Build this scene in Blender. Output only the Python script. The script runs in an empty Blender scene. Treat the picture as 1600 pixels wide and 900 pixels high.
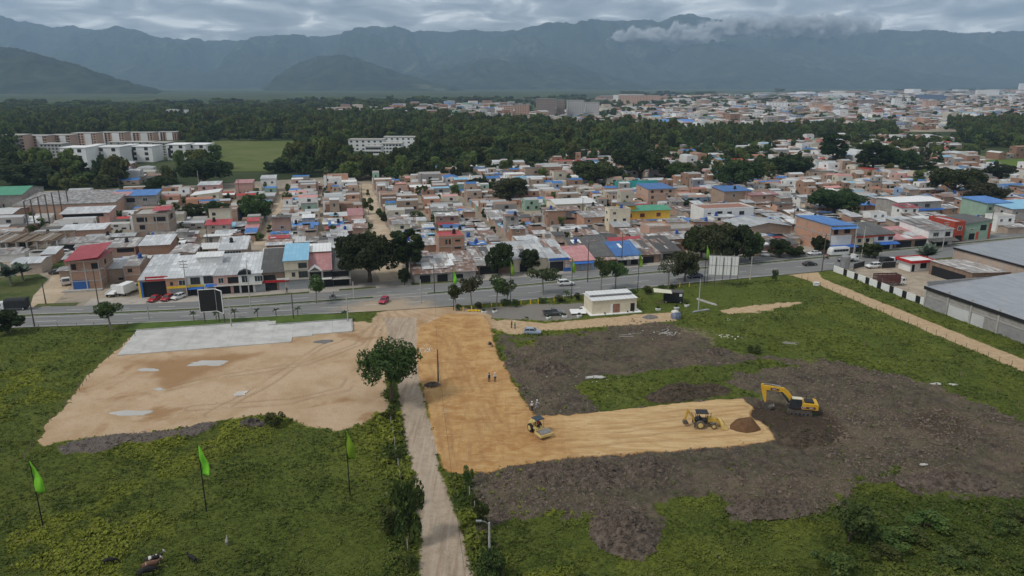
import bpy, bmesh, math, random
import numpy as np
from mathutils import Matrix, Vector

# ---------------------------------------------------------------- camera, sky, sun, exposure
SC = bpy.context.scene
COL = SC.collection
FPX, HOR, CH = 1120.0, 130.0, 55.0            # focal length and horizon row of the 1600 px frame, camera height
PIT = math.atan((450 - HOR) / FPX)
cam = bpy.data.cameras.new('camera')
cam.sensor_width = 36.0
cam.lens = 36.0 * FPX / 1600.0
cam.clip_start = 0.5
cam.clip_end = 60000
camo = bpy.data.objects.new('camera', cam)
camo.location = (0, 0, CH)
camo.rotation_euler = (math.pi / 2 - PIT, 0, 0)
COL.objects.link(camo)
SC.camera = camo
SC.render.engine = 'CYCLES'
SC.cycles.use_denoising = True
SC.cycles.max_bounces = 5
SC.cycles.diffuse_bounces = 3
SC.cycles.glossy_bounces = 2
SC.cycles.transparent_max_bounces = 8
SC.cycles.volume_bounces = 1
SC.view_settings.view_transform = 'Standard'
SC.view_settings.look = 'None'
SC.view_settings.gamma = 1
SC.view_settings.exposure = 0.42
SUN_EL, SUN_AZ = math.radians(50), math.radians(238)     # azimuth clockwise from +Y
sun = bpy.data.lights.new('sun', 'SUN')
sun.energy = 1.5
sun.angle = math.radians(11)
sun.color = (1.0, 0.96, 0.90)
suno = bpy.data.objects.new('sun', sun)
sd_ = Vector((math.sin(SUN_AZ) * math.cos(SUN_EL), math.cos(SUN_AZ) * math.cos(SUN_EL), math.sin(SUN_EL)))
suno.rotation_euler = sd_.to_track_quat('Z', 'Y').to_euler()
suno.location = (0, 0, 300)
COL.objects.link(suno)


def node(nt, typ, **kw):
 n = nt.nodes.new(typ)
 for k, v in kw.items():
  setattr(n, k, v)
 return n


W = bpy.data.worlds.new('World')
SC.world = W
W.use_nodes = True
nt = W.node_tree
nt.nodes.clear()
out = node(nt, 'ShaderNodeOutputWorld')
sky = node(nt, 'ShaderNodeTexSky', sky_type='NISHITA', sun_disc=False)
sky.sun_elevation = SUN_EL
sky.sun_rotation = SUN_AZ
bg1 = node(nt, 'ShaderNodeBackground')
bg1.inputs[1].default_value = 0.05
nt.links.new(sky.outputs[0], bg1.inputs[0])
tc = node(nt, 'ShaderNodeTexCoord')
sep = node(nt, 'ShaderNodeSeparateXYZ')
nt.links.new(tc.outputs['Generated'], sep.inputs[0])


def math_node(nt, op, a, b=None, clamp=False):
 n = node(nt, 'ShaderNodeMath', operation=op, use_clamp=clamp)
 for i, x in enumerate((a, b)):
  if x is None:
   continue
  if isinstance(x, (int, float)):
   n.inputs[i].default_value = x
  else:
   nt.links.new(x, n.inputs[i])
 return n.outputs[0]


# a cloud layer seen from below: direction projected on a flat sheet overhead
zz = math_node(nt, 'ADD', math_node(nt, 'ABSOLUTE', sep.outputs[2]), 0.17)
cx = math_node(nt, 'DIVIDE', sep.outputs[0], zz)
cy = math_node(nt, 'DIVIDE', sep.outputs[1], zz)
comb = node(nt, 'ShaderNodeCombineXYZ')
nt.links.new(cx, comb.inputs[0])
nt.links.new(cy, comb.inputs[1])
n1 = node(nt, 'ShaderNodeTexNoise')
n1.inputs['Scale'].default_value = 3.4
n1.inputs['Detail'].default_value = 7
n1.inputs['Roughness'].default_value = 0.55
n1.inputs['Distortion'].default_value = 0.6
nt.links.new(comb.outputs[0], n1.inputs['Vector'])
ramp = node(nt, 'ShaderNodeValToRGB')
cr = ramp.color_ramp
cr.elements[0].position = 0.36
cr.elements[0].color = (0.24, 0.258, 0.278, 1)
cr.elements[1].position = 0.66
cr.elements[1].color = (0.95, 0.95, 0.94, 1)
e = cr.elements.new(0.50)
e.color = (0.40, 0.418, 0.435, 1)
e = cr.elements.new(0.58)
e.color = (0.58, 0.59, 0.595, 1)
nt.links.new(n1.outputs['Fac'], ramp.inputs[0])
bg2 = node(nt, 'ShaderNodeBackground')
nt.links.new(ramp.outputs[0], bg2.inputs[0])
bg2.inputs[1].default_value = 1.0
mx = node(nt, 'ShaderNodeMixShader')
mx.inputs[0].default_value = 0.93
nt.links.new(bg1.outputs[0], mx.inputs[1])
nt.links.new(bg2.outputs[0], mx.inputs[2])
nt.links.new(mx.outputs[0], out.inputs[0])

# ---------------------------------------------------------------- frames of reference
TH = math.radians(13.5)                       # the town grid is turned 13.5 degrees
CT, ST = math.cos(TH), math.sin(TH)
CP, SP = math.cos(PIT), math.sin(PIT)


def G(x, y, z=0.0):
 """where the sight line of a photo point meets the level z"""
 u, v = x - 800.0, y - 450.0
 d = FPX * SP + v * CP
 w = FPX * CP - v * SP
 k = (CH - z) / d
 return k * u, k * w


def toL(X, Y):
 return X * CT + Y * ST, -X * ST + Y * CT


def toW(a, b):
 return a * CT - b * ST, a * ST + b * CT


def GL(x, y, z=0.0):
 return toL(*G(x, y, z))


def ppm(X, Y, Z=0.0):
 """photo pixels per metre at a point"""
 return FPX / (Y * CP + (CH - Z) * SP)


rng = random.Random(7)
nrng = np.random.default_rng(11)


# ---------------------------------------------------------------- materials
def new_mat(name):
 m = bpy.data.materials.new(name)
 m.use_nodes = True
 t = m.node_tree
 b = t.nodes['Principled BSDF']
 return m, t, b


def link(t, a, b):
 t.links.new(a, b)


def mixrgb(t, fac, a, b, blend='MIX'):
 n = node(t, 'ShaderNodeMix', data_type='RGBA', blend_type=blend)
 for idx, x in ((0, fac), (6, a), (7, b)):
  if isinstance(x, (int, float)):
   n.inputs[idx].default_value = x
  elif isinstance(x, tuple):
   n.inputs[idx].default_value = x if len(x) == 4 else x + (1,)
  else:
   t.links.new(x, n.inputs[idx])
 return n.outputs[2]


def noise(t, vec, scale, detail=4, rough=0.55, dist=0.0):
 n = node(t, 'ShaderNodeTexNoise')
 n.inputs['Scale'].default_value = scale
 n.inputs['Detail'].default_value = detail
 n.inputs['Roughness'].default_value = rough
 n.inputs['Distortion'].default_value = dist
 t.links.new(vec, n.inputs['Vector'])
 return n.outputs['Fac']


def ramp2(t, fac, p0, p1, c0=(0, 0, 0, 1), c1=(1, 1, 1, 1)):
 n = node(t, 'ShaderNodeMapRange', interpolation_type='SMOOTHSTEP')
 n.inputs[1].default_value = p0
 n.inputs[2].default_value = p1
 t.links.new(fac, n.inputs[0])
 return n.outputs[0]


def coords(t, kind='Object'):
 if kind == 'Position':
  return node(t, 'ShaderNodeNewGeometry').outputs['Position']
 return node(t, 'ShaderNodeTexCoord').outputs[kind]


def c4(c, k=1.0):
 return (min(c[0] * k, 1), min(c[1] * k, 1), min(c[2] * k, 1), 1)


def bump(t, b, fac, strength=0.5, dist=0.05):
 n = node(t, 'ShaderNodeBump')
 n.inputs['Strength'].default_value = strength
 n.inputs['Distance'].default_value = dist
 t.links.new(fac, n.inputs['Height'])
 t.links.new(n.outputs[0], b.inputs['Normal'])


_mats = {}


def flat(name, col, rough=0.75, var=0.18, scale=1.2, spec=0.3, metal=0.0, dirt=0.25, rnd=0.12, coat=0.0):
 """plain surface: base colour with patchy wear, a little different on every object"""
 if name in _mats:
  return _mats[name]
 m, t, b = new_mat(name)
 v = coords(t)
 f1 = noise(t, v, scale, 6, 0.65)
 f2 = noise(t, v, scale * 7, 3, 0.6)
 c = mixrgb(t, ramp2(t, f1, 0.3, 0.7), c4(col, 1 - var), c4(col, 1 + var))
 dc = tuple(x * 0.45 + 0.03 for x in col)
 fd = math_node(t, 'MULTIPLY', ramp2(t, f2, 0.5, 0.8), dirt)
 c = mixrgb(t, fd, c, dc + (1,))
 if rnd:
  oi = node(t, 'ShaderNodeObjectInfo')
  hs = node(t, 'ShaderNodeHueSaturation')
  val = math_node(t, 'ADD', math_node(t, 'MULTIPLY', oi.outputs['Random'], 2 * rnd), 1 - rnd)
  t.links.new(val, hs.inputs['Value'])
  t.links.new(c, hs.inputs['Color'])
  c = hs.outputs[0]
 link(t, c, b.inputs['Base Color'])
 b.inputs['Roughness'].default_value = rough
 b.inputs['Specular IOR Level'].default_value = spec
 b.inputs['Metallic'].default_value = metal
 if coat:
  b.inputs['Coat Weight'].default_value = coat
  b.inputs['Coat Roughness'].default_value = 0.08
 _mats[name] = m
 return m


def roofmat(name, c1, c2, rustc, rust, sheet=(1.0, 2.6), rough=0.5, gap=0.35):
 """corrugated sheets laid side by side, each of its own age"""
 m, t, b = new_mat(name)
 v = coords(t)
 oi = node(t, 'ShaderNodeObjectInfo')
 br = node(t, 'ShaderNodeTexBrick')
 br.offset = 0.0
 br.inputs['Color1'].default_value = c4(c1)
 br.inputs['Color2'].default_value = c4(c2)
 br.inputs['Mortar'].default_value = c4(c1, gap)
 br.inputs['Scale'].default_value = 1.0
 br.inputs['Mortar Size'].default_value = 0.025
 br.inputs['Brick Width'].default_value = sheet[0]
 br.inputs['Row Height'].default_value = sheet[1]
 br.inputs['Bias'].default_value = -0.2
 t.links.new(v, br.inputs['Vector'])
 f = noise(t, v, 0.7, 6, 0.7)
 f3 = noise(t, v, 4.0, 3, 0.6)
 k = ramp2(t, f, 0.62 - rust * 0.4, 0.80 - rust * 0.3)
 k = math_node(t, 'MULTIPLY', k, math_node(t, 'ADD', f3, 0.25, True))
 c = mixrgb(t, k, br.outputs[0], c4(rustc))
 hs = node(t, 'ShaderNodeHueSaturation')
 t.links.new(math_node(t, 'ADD', math_node(t, 'MULTIPLY', oi.outputs['Random'], 0.45), 0.74), hs.inputs['Value'])
 t.links.new(c, hs.inputs['Color'])
 link(t, hs.outputs[0], b.inputs['Base Color'])
 b.inputs['Roughness'].default_value = rough
 b.inputs['Specular IOR Level'].default_value = 0.35
 w = node(t, 'ShaderNodeTexWave')
 w.inputs['Scale'].default_value = 3.2
 t.links.new(v, w.inputs['Vector'])
 bump(t, b, w.outputs['Fac'], 0.35, 0.04)
 _mats[name] = m
 return m


def brickmat(name, c1, c2, mortar=(0.36, 0.33, 0.30)):
 m, t, b = new_mat(name)
 v = coords(t)
 # courses follow height; the brick texture runs in (x+y, z)
 s = node(t, 'ShaderNodeSeparateXYZ')
 t.links.new(v, s.inputs[0])
 cb = node(t, 'ShaderNodeCombineXYZ')
 t.links.new(math_node(t, 'ADD', s.outputs[0], s.outputs[1]), cb.inputs[0])
 t.links.new(s.outputs[2], cb.inputs[1])
 br = node(t, 'ShaderNodeTexBrick')
 br.inputs['Color1'].default_value = c4(c1)
 br.inputs['Color2'].default_value = c4(c2)
 br.inputs['Mortar'].default_value = c4(mortar)
 br.inputs['Scale'].default_value = 1.0
 br.inputs['Mortar Size'].default_value = 0.018
 br.inputs['Brick Width'].default_value = 0.33
 br.inputs['Row Height'].default_value = 0.22
 t.links.new(cb.outputs[0], br.inputs['Vector'])
 f = noise(t, v, 0.8, 6, 0.7)
 c = mixrgb(t, ramp2(t, f, 0.45, 0.75), br.outputs[0], c4(tuple(0.5 * a + 0.14 for a in c1)))
 f2 = noise(t, v, 0.35, 4, 0.6)
 c = mixrgb(t, math_node(t, 'MULTIPLY', ramp2(t, f2, 0.5, 0.7), 0.35), c, c4(c1, 0.55))
 oi = node(t, 'ShaderNodeObjectInfo')
 hs = node(t, 'ShaderNodeHueSaturation')
 t.links.new(math_node(t, 'ADD', math_node(t, 'MULTIPLY', oi.outputs['Random'], 0.4), 0.78), hs.inputs['Value'])
 t.links.new(math_node(t, 'ADD', math_node(t, 'MULTIPLY', oi.outputs['Random'], -0.3), 1.1), hs.inputs['Saturation'])
 t.links.new(c, hs.inputs['Color'])
 link(t, hs.outputs[0], b.inputs['Base Color'])
 b.inputs['Roughness'].default_value = 0.9
 b.inputs['Specular IOR Level'].default_value = 0.15
 bump(t, b, br.outputs['Fac'], 0.4, -0.02)
 _mats[name] = m
 return m


def leafmat(name, c1, c2, scale=0.9, trans=0.25):
 m, t, b = new_mat(name)
 v = coords(t)
 f = noise(t, v, scale, 3, 0.6)
 c = mixrgb(t, ramp2(t, f, 0.35, 0.68), c4(c1), c4(c2))
 oi = node(t, 'ShaderNodeObjectInfo')
 hs = node(t, 'ShaderNodeHueSaturation')
 t.links.new(math_node(t, 'ADD', math_node(t, 'MULTIPLY', oi.outputs['Random'], 0.06), 0.47), hs.inputs['Hue'])
 t.links.new(math_node(t, 'ADD', math_node(t, 'MULTIPLY', oi.outputs['Random'], 0.7), 0.62), hs.inputs['Value'])
 t.links.new(c, hs.inputs['Color'])
 link(t, hs.outputs[0], b.inputs['Base Color'])
 b.inputs['Roughness'].default_value = 0.6
 b.inputs['Specular IOR Level'].default_value = 0.25
 tr = node(t, 'ShaderNodeBsdfTranslucent')
 t.links.new(hs.outputs[0], tr.inputs[0])
 ms = node(t, 'ShaderNodeMixShader')
 ms.inputs[0].default_value = trans
 t.links.new(b.outputs[0], ms.inputs[1])
 t.links.new(tr.outputs[0], ms.inputs[2])
 t.links.new(ms.outputs[0], t.nodes['Material Output'].inputs[0])
 _mats[name] = m
 return m


# ---------------------------------------------------------------- mesh and object helpers
class MB:
 def __init__(s):
  s.v, s.f = [], []

 def add(s, vs, fs):
  o = len(s.v)
  s.v += [tuple(p) for p in vs]
  s.f += [tuple(i + o for i in f) for f in fs]
  return s

 def box(s, x0, x1, y0, y1, z0, z1):
  return s.add([(x0, y0, z0), (x1, y0, z0), (x1, y1, z0), (x0, y1, z0), (x0, y0, z1), (x1, y0, z1), (x1, y1, z1), (x0, y1, z1)],
                     [(0, 3, 2, 1), (4, 5, 6, 7), (0, 1, 5, 4), (1, 2, 6, 5), (2, 3, 7, 6), (3, 0, 4, 7)])

 def cbox(s, c, size, rz=0.0, ry=0.0):
  m = Matrix.Rotation(rz, 3, 'Z') @ Matrix.Rotation(ry, 3, 'Y')
  vs = [Vector(c) + m @ Vector((size[0] * i / 2, size[1] * j / 2, size[2] * k / 2)) for k in (-1, 1) for (i, j) in ((-1, -1), (1, -1), (1, 1), (-1, 1))]
  return s.add(vs, [(0, 3, 2, 1), (4, 5, 6, 7), (0, 1, 5, 4), (1, 2, 6, 5), (2, 3, 7, 6), (3, 0, 4, 7)])

 def prism(s, prof, x0, x1, axis='x'):
  """profile (u, z) counter-clockwise seen from +axis, swept along x (u = y) or y (u = x)"""
  n = len(prof)
  if axis == 'x':
   vs = [(x0, u, z) for u, z in prof] + [(x1, u, z) for u, z in prof]
   fs = [tuple(range(n))[::-1], tuple(range(n, 2 * n))] + [(i, (i + 1) % n, n + (i + 1) % n, n + i) for i in range(n)]
  else:
   vs = [(u, x0, z) for u, z in prof] + [(u, x1, z) for u, z in prof]
   fs = [tuple(range(n)), tuple(range(n, 2 * n))[::-1]] + [(n + i, n + (i + 1) % n, (i + 1) % n, i) for i in range(n)]
  return s.add(vs, fs)

 def slab(s, p, th):
  """thick sheet: four top corners, counter-clockwise from above"""
  vs = [tuple(q) for q in p] + [(q[0], q[1], q[2] - th) for q in p]
  return s.add(vs, [(0, 1, 2, 3), (7, 6, 5, 4), (0, 4, 5, 1), (1, 5, 6, 2), (2, 6, 7, 3), (3, 7, 4, 0)])

 def tube(s, pts, rad, n=8, caps=True):
  pts = [Vector(p) for p in pts]
  if not isinstance(rad, (list, tuple)):
   rad = [rad] * len(pts)
  rings = []
  up = Vector((0, 0, 1))
  for i, p in enumerate(pts):
   d = (pts[min(i + 1, len(pts) - 1)] - pts[max(i - 1, 0)]).normalized()
   ref = Vector((1, 0, 0)) if abs(d.z) > 0.9 else up
   a = d.cross(ref).normalized()
   b = d.cross(a).normalized()
   rings.append([p + (a * math.cos(2 * math.pi * k / n) + b * math.sin(2 * math.pi * k / n)) * rad[i] for k in range(n)])
  vs = [q for r in rings for q in r]
  fs = []
  for i in range(len(pts) - 1):
   for k in range(n):
    fs.append((i * n + k, i * n + (k + 1) % n, (i + 1) * n + (k + 1) % n, (i + 1) * n + k))
  if caps:
   fs.append(tuple(range(n))[::-1])
   fs.append(tuple(range((len(pts) - 1) * n, len(pts) * n)))
  return s.add(vs, [f[::-1] for f in fs])

 def loft(s, rings, caps=True):
  n = len(rings[0])
  vs = [q for r in rings for q in r]
  fs = []
  for i in range(len(rings) - 1):
   for k in range(n):
    fs.append((i * n + k, i * n + (k + 1) % n, (i + 1) * n + (k + 1) % n, (i + 1) * n + k))
  if caps:
   fs.append(tuple(range(n))[::-1])
   fs.append(tuple(range((len(rings) - 1) * n, len(rings) * n)))
  return s.add(vs, fs)

 def mesh(s, name):
  m = bpy.data.meshes.new(name)
  m.from_pydata(s.v, [], s.f)
  m.update()
  return m


def fix_normals(me):
 bm = bmesh.new()
 bm.from_mesh(me)
 bmesh.ops.recalc_face_normals(bm, faces=bm.faces)
 bm.to_mesh(me)
 bm.free()


def obj(name, data, mat=None, parent=None, loc=None, rz=None, smooth=False):
 if isinstance(data, MB):
  data = data.mesh(name)
  if smooth:
   data.polygons.foreach_set('use_smooth', [True] * len(data.polygons))
 o = bpy.data.objects.new(name, data)
 COL.objects.link(o)
 if mat is not None and data is not None and not data.materials:
  data.materials.append(mat)
 if parent is not None:
  o.parent = parent
 if loc is not None:
  o.location = loc
 if rz is not None:
  o.rotation_euler = (0, 0, rz)
 return o


def tag(o, label=None, cat=None, group=None, kind=None):
 if label:
  o['label'] = label
 if cat:
  o['category'] = cat
 if group:
  o['group'] = group
 if kind:
  o['kind'] = kind
 return o


def thing(name, label, cat, loc=(0, 0, 0), rz=0.0, group=None):
 o = bpy.data.objects.new(name, None)
 o.empty_display_size = 0.5
 COL.objects.link(o)
 o.location = loc
 o.rotation_euler = (0, 0, rz)
 return tag(o, label, cat, group)


def copy_tree(o, parent=None):
 c = o.copy()
 COL.objects.link(c)
 c.parent = parent
 for ch in list(o.children):
  copy_tree(ch, c)
 return c


def npmesh(name, verts, faces_flat, loop_counts):
 """fast mesh from numpy arrays"""
 me = bpy.data.meshes.new(name)
 nv, nf = len(verts), len(loop_counts)
 me.vertices.add(nv)
 me.vertices.foreach_set('co', np.asarray(verts, dtype=np.float32).ravel())
 me.loops.add(len(faces_flat))
 me.loops.foreach_set('vertex_index', np.asarray(faces_flat, dtype=np.int32))
 me.polygons.add(nf)
 starts = np.zeros(nf, dtype=np.int32)
 starts[1:] = np.cumsum(loop_counts)[:-1]
 me.polygons.foreach_set('loop_start', starts)
 me.polygons.foreach_set('use_smooth', np.zeros(nf, dtype=bool))
 me.update(calc_edges=True)
 return me


# value noise for numpy
def _hash(ix, iy, seed):
 h = (ix * 374761393 + iy * 668265263 + seed * 1274126177) & 0xFFFFFFFF
 h = ((h ^ (h >> 13)) * 1274126177) & 0xFFFFFFFF
 return ((h ^ (h >> 16)) & 0xFFFF) / 65535.0


def vnoise(x, y, seed=0):
 xi, yi = np.floor(x).astype(np.int64), np.floor(y).astype(np.int64)
 xf, yf = x - xi, y - yi
 xf, yf = xf * xf * (3 - 2 * xf), yf * yf * (3 - 2 * yf)
 a, b = _hash(xi, yi, seed), _hash(xi + 1, yi, seed)
 c, d = _hash(xi, yi + 1, seed), _hash(xi + 1, yi + 1, seed)
 return (a * (1 - xf) + b * xf) * (1 - yf) + (c * (1 - xf) + d * xf) * yf


def fbm(x, y, octaves=4, seed=0, gain=0.5):
 r, amp, tot = 0, 1.0, 0
 for o in range(octaves):
  r = r + amp * vnoise(x * 2 ** o + 17.3 * o, y * 2 ** o - 9.1 * o, seed + o)
  tot += amp
  amp *= gain
 return r / tot            # 0..1
# ---------------------------------------------------------------- the land: level plain, building site, road, mountains
def wpoly(px):
 return [G(*p) for p in px]


def lpoly(ab):
 return [toW(*p) for p in ab]


def sdf(poly, X, Y):
 """signed distance, positive inside"""
 d = np.full(X.shape, 1e9)
 ins = np.zeros(X.shape, dtype=bool)
 n = len(poly)
 for i in range(n):
  x0, y0 = poly[i]
  x1, y1 = poly[(i + 1) % n]
  ex, ey = x1 - x0, y1 - y0
  wx, wy = X - x0, Y - y0
  t = np.clip((wx * ex + wy * ey) / (ex * ex + ey * ey + 1e-9), 0, 1)
  d = np.minimum(d, np.hypot(wx - ex * t, wy - ey * t))
  if y0 != y1:
   c = ((y0 > Y) != (y1 > Y)) & (X < (x1 - x0) * (Y - y0) / (y1 - y0) + x0)
   ins ^= c
 return np.where(ins, d, -d)


def sm(x, a, b):
 t = np.clip((x - a) / (b - a), 0, 1)
 return t * t * (3 - 2 * t)


PZ = dict(
 lot=wpoly([(205, 527), (550, 503), (592, 505), (612, 540), (606, 590), (603, 620), (604, 645), (575, 658), (540, 675), (505, 675), (470, 668), (440, 648), (395, 650), (357, 655), (300, 667), (233, 677), (150, 683), (117, 690), (67, 700), (57, 690), (78, 660), (112, 625), (150, 575)]),
 spoil=wpoly([(70, 703), (117, 692), (150, 686), (233, 680), (300, 670), (340, 664), (328, 676), (267, 690), (187, 701), (130, 712), (85, 711)]),
 entr=wpoly([(575, 506), (588, 489), (640, 477), (700, 480), (760, 486), (775, 500), (768, 535), (720, 548), (655, 605), (622, 605), (610, 560), (590, 525)]),
 track=wpoly([(598, 497), (650, 497), (652, 560), (655, 600), (672, 660), (690, 740), (706, 790), (722, 840), (740, 905), (760, 1000), (640, 1000), (656, 905), (653, 790), (640, 720), (628, 660), (620, 590)]),
 ochre=wpoly([(655, 585), (650, 545), (656, 512), (700, 492), (755, 494), (766, 508), (770, 530), (790, 580), (815, 622), (836, 655), (900, 652), (1000, 640), (1100, 629), (1160, 626), (1176, 640), (1172, 655), (1200, 672), (1214, 692), (1130, 703), (1050, 709), (900, 716), (840, 727), (760, 741), (715, 746), (692, 738), (680, 700), (668, 640)]),
 mud=wpoly([(772, 527), (830, 528), (900, 522), (1000, 503), (1055, 508), (1105, 540), (1170, 558), (1290, 566), (1400, 588), (1480, 615), (1560, 645), (1700, 690), (1700, 775), (1450, 778), (1385, 760), (1345, 762), (1305, 790), (1285, 812), (1200, 815), (1150, 812), (1138, 790), (1128, 772), (1060, 782), (1020, 792), (1032, 830), (985, 858), (940, 852), (920, 812), (860, 806), (800, 817), (765, 827), (745, 795), (733, 742), (800, 690), (836, 655), (815, 622), (790, 580)]),
 green=wpoly([(895, 606), (930, 590), (1000, 580), (1090, 574), (1190, 563), (1245, 573), (1150, 586), (1130, 600), (1182, 612), (1195, 625), (1130, 628), (1000, 640), (940, 645), (930, 620)]),
 green2=wpoly([(1325, 757), (1338, 743), (1400, 733), (1395, 748)]),
 green3=wpoly([(785, 530), (850, 532), (840, 545), (800, 545)]),
 dark=wpoly([(1160, 648), (1185, 628), (1292, 640), (1330, 690), (1240, 702), (1215, 696), (1200, 670)]),
 dark2=wpoly([(1410, 660), (1450, 640), (1510, 655), (1520, 680), (1460, 690)]),
 pale=wpoly([(740, 505), (800, 525), (860, 517), (960, 510), (1055, 502), (1055, 489), (960, 496), (850, 506), (790, 500)]),
 strip=wpoly([(1122, 486), (1160, 480), (1212, 474), (1250, 473), (1225, 481), (1180, 488), (1140, 492)]),
 dry=wpoly([(960, 515), (1060, 508), (1110, 520), (1120, 545), (1040, 550), (960, 535)]),
 gravel=wpoly([(700, 486), (760, 480), (905, 473), (918, 480), (905, 499), (860, 503), (770, 498), (700, 489)]),
 lawn=wpoly([(905, 500), (930, 460), (1100, 445), (1200, 455), (1210, 470), (1120, 487), (1050, 490)]),
 path=lpoly([(129.4, 40), (134.9, 40), (135.2, 120), (135.4, 176), (139, 182.5), (128, 182), (130, 174), (129.2, 120)]),
 yard=lpoly([(145.6, 150), (232, 150), (232, 185), (146.2, 185.5)]),
 verge=wpoly([(585, 620), (622, 600), (630, 660), (642, 720), (655, 790), (657, 1000), (590, 1000), (600, 800)]),
 verge2=wpoly([(700, 735), (735, 730), (760, 800), (790, 900), (800, 1000), (755, 1000), (735, 890), (715, 800)]),
 scrub=wpoly([(1290, 800), (1345, 768), (1450, 778), (1720, 775), (1720, 1000), (1330, 1000)]),
)
RA = np.array([-320, -200, -120, -76, -53, -32, -10, 13, 27, 45, 65, 86, 108, 131, 156, 200, 260, 400], float)
RN = np.array([192, 189, 185, 181.6, 178.2, 176.4, 175.3, 174.4, 173.9, 174.6, 176.4, 179.6, 181.0, 182.3, 185, 190, 196, 210], float)      # near edge
RM = np.array([200, 197, 194, 191.0, 187.3, 186.0, 186.2, 186.6, 186.9, 188.2, 190.7, 193.2, 195.0, 196.6, 199.0, 204, 211, 226], float)     # median
RF = np.array([207, 204, 201, 198.4, 194.4, 193.5, 194.6, 195.8, 196.2, 197.0, 198.8, 200.8, 203.2, 205.1, 207.6, 213, 220, 235], float)     # far edge


def smooth_interp(a, ys):
 a = np.asarray(a, float)
 return sum(np.interp(a + o, RA, ys) for o in (-12, -6, 0, 6, 12)) / 5


def terrain(X, Y):
 X, Y = np.asarray(X, float), np.asarray(Y, float)
 a, b = toL(X, Y)
 wob = (fbm(X / 6, Y / 6, 4, 3) - 0.5)
 wob2 = (fbm(X / 1.6, Y / 1.6, 3, 9) - 0.5)
 D = {k: sdf(p, X, Y) for k, p in PZ.items()}
 z = {}
 w = {}
 w['lot'] = sm(D['lot'] + wob * 2.6 + wob2 * 1.3, -0.5, 0.5)
 w['spoil'] = sm(D['spoil'] + wob * 3.2 + wob2 * 1.6, -0.3, 0.3)
 w['track'] = sm(D['track'] + wob * 0.9 + wob2 * 0.5, -0.5, 0.5)
 w['entr'] = sm(D['entr'] + wob * 3 + wob2 * 1.5, -1.2, 1.2)
 w['ochre'] = sm(D['ochre'] + wob * 1.0 + wob2 * 0.7, -0.35, 0.35)
 w['mud'] = sm(D['mud'] + wob * 6 + wob2 * 4.5, -0.7, 0.7)
 gr = np.maximum.reduce([D['green'], D['green2'], D['green3']])
 w['green'] = sm(gr + wob * 5 + wob2 * 2.5, -0.8, 1.0)
 w['mud'] = w['mud'] * (1 - w['green'])
 w['dark'] = np.maximum(sm(D['dark'] + wob * 3 + wob2, -1, 1), 0.75 * sm(D['dark2'] + wob * 4, -1.5, 1.5))
 w['pale'] = np.maximum(sm(D['pale'] + wob * 1.5 + wob2, -0.7, 0.7), sm(D['strip'] + wob * 3.5 + wob2 * 2, -0.9, 0.9))
 w['path'] = sm(D['path'] + wob * 0.9 + wob2 * 0.7, -0.35, 0.35)
 w['yard'] = sm(D['yard'], -0.3, 0.3)
 w['gravel'] = sm(D['gravel'] + wob * 2.5 + wob2, -0.7, 0.7)
 w['dry'] = sm(D['dry'] + wob * 6 + wob2 * 2, -2.0, 2.0)
 w['lawn'] = sm(D['lawn'] + wob * 2, -1, 1)
 w['verge'] = sm(np.maximum(D['verge'], D['verge2']) + wob * 3, -1, 1)
 w['scrub'] = sm(D['scrub'] + wob * 6, -1, 2)
 n1, n2 = fbm(X / 9, Y / 9, 4, 21), fbm(X / 2.2, Y / 2.2, 4, 33, 0.6)
 n3 = fbm(X / 0.8, Y / 0.8, 3, 41, 0.6)
 zg = 0.12 + 0.25 * (n1 - 0.5) + 0.22 * (n2 - 0.5) * (1 - 0.7 * w['lawn'])
 rid = 1 - np.abs(2 * fbm(X / 3.2 + a / 40, Y / 3.2, 4, 55, 0.6) - 1)
 fur = np.sin((X * 0.35 + Y * 0.94 + 3 * wob) * 1.7) * sm(fbm(X / 25, Y / 25, 2, 77), 0.42, 0.62)
 zm = 0.22 + 0.55 * (n1 - 0.5) + 1.0 * (rid - 0.62) * sm(fbm(X / 14, Y / 14, 2, 88), 0.28, 0.65) + 0.75 * (n3 - 0.5) + 0.12 * fur
 zm = zm - 0.25 * w['dark']
 zl = 0.34 + 0.10 * (n1 - 0.5) + 0.05 * (n2 - 0.5)
 zo = 0.52 + 0.08 * (n1 - 0.5) + 0.05 * (n2 - 0.5)
 zt = 0.16 + 0.06 * (n2 - 0.5) - 0.06 * np.cos((X + 0.24 * Y) * 2.4)
 Z = zg + 0.35 * w['verge'] * n2 + 0.5 * w['scrub'] * n2
 for k, h in (('dry', zg), ('mud', zm), ('gravel', 0.10 + 0.04 * (n2 - 0.5)), ('pale', 0.16 + 0.05 * (n2 - 0.5)), ('path', 0.12 + 0.05 * (n2 - 0.5)), ('yard', 0.04 + 0 * zg),
                 ('spoil', 0.10 + 1.0 * n2 * n3 * 1.6), ('lot', zl), ('entr', 0.22 + 0.10 * n1 + 0.1 * (n2 - 0.5)), ('ochre', zo), ('track', zt)):
  Z = Z * (1 - w[k]) + h * w[k]
 rn = smooth_interp(a, RN)
 Z = Z + (-0.10 - Z) * sm(b, rn - 1.6, rn - 0.1)
 w['lush'] = (1 - 0.75 * w['scrub']) * (1 - 0.72 * sm(X, -5, 20)) * sm(fbm(X / 5, Y / 5, 4, 61) + 0.035 * sm(-X, 0, 20), 0.46, 0.60) * sm(fbm(X / 30, Y / 30, 2, 62), 0.25, 0.5)
 return Z, w


def zat(X, Y):
 a, b = toL(X, Y)
 if b > smooth_interp(a, RN) - 0.2 or Y > 238:
  return 0.0
 Z, _ = terrain(np.array([X]), np.array([Y]))
 return float(Z[0])


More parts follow.
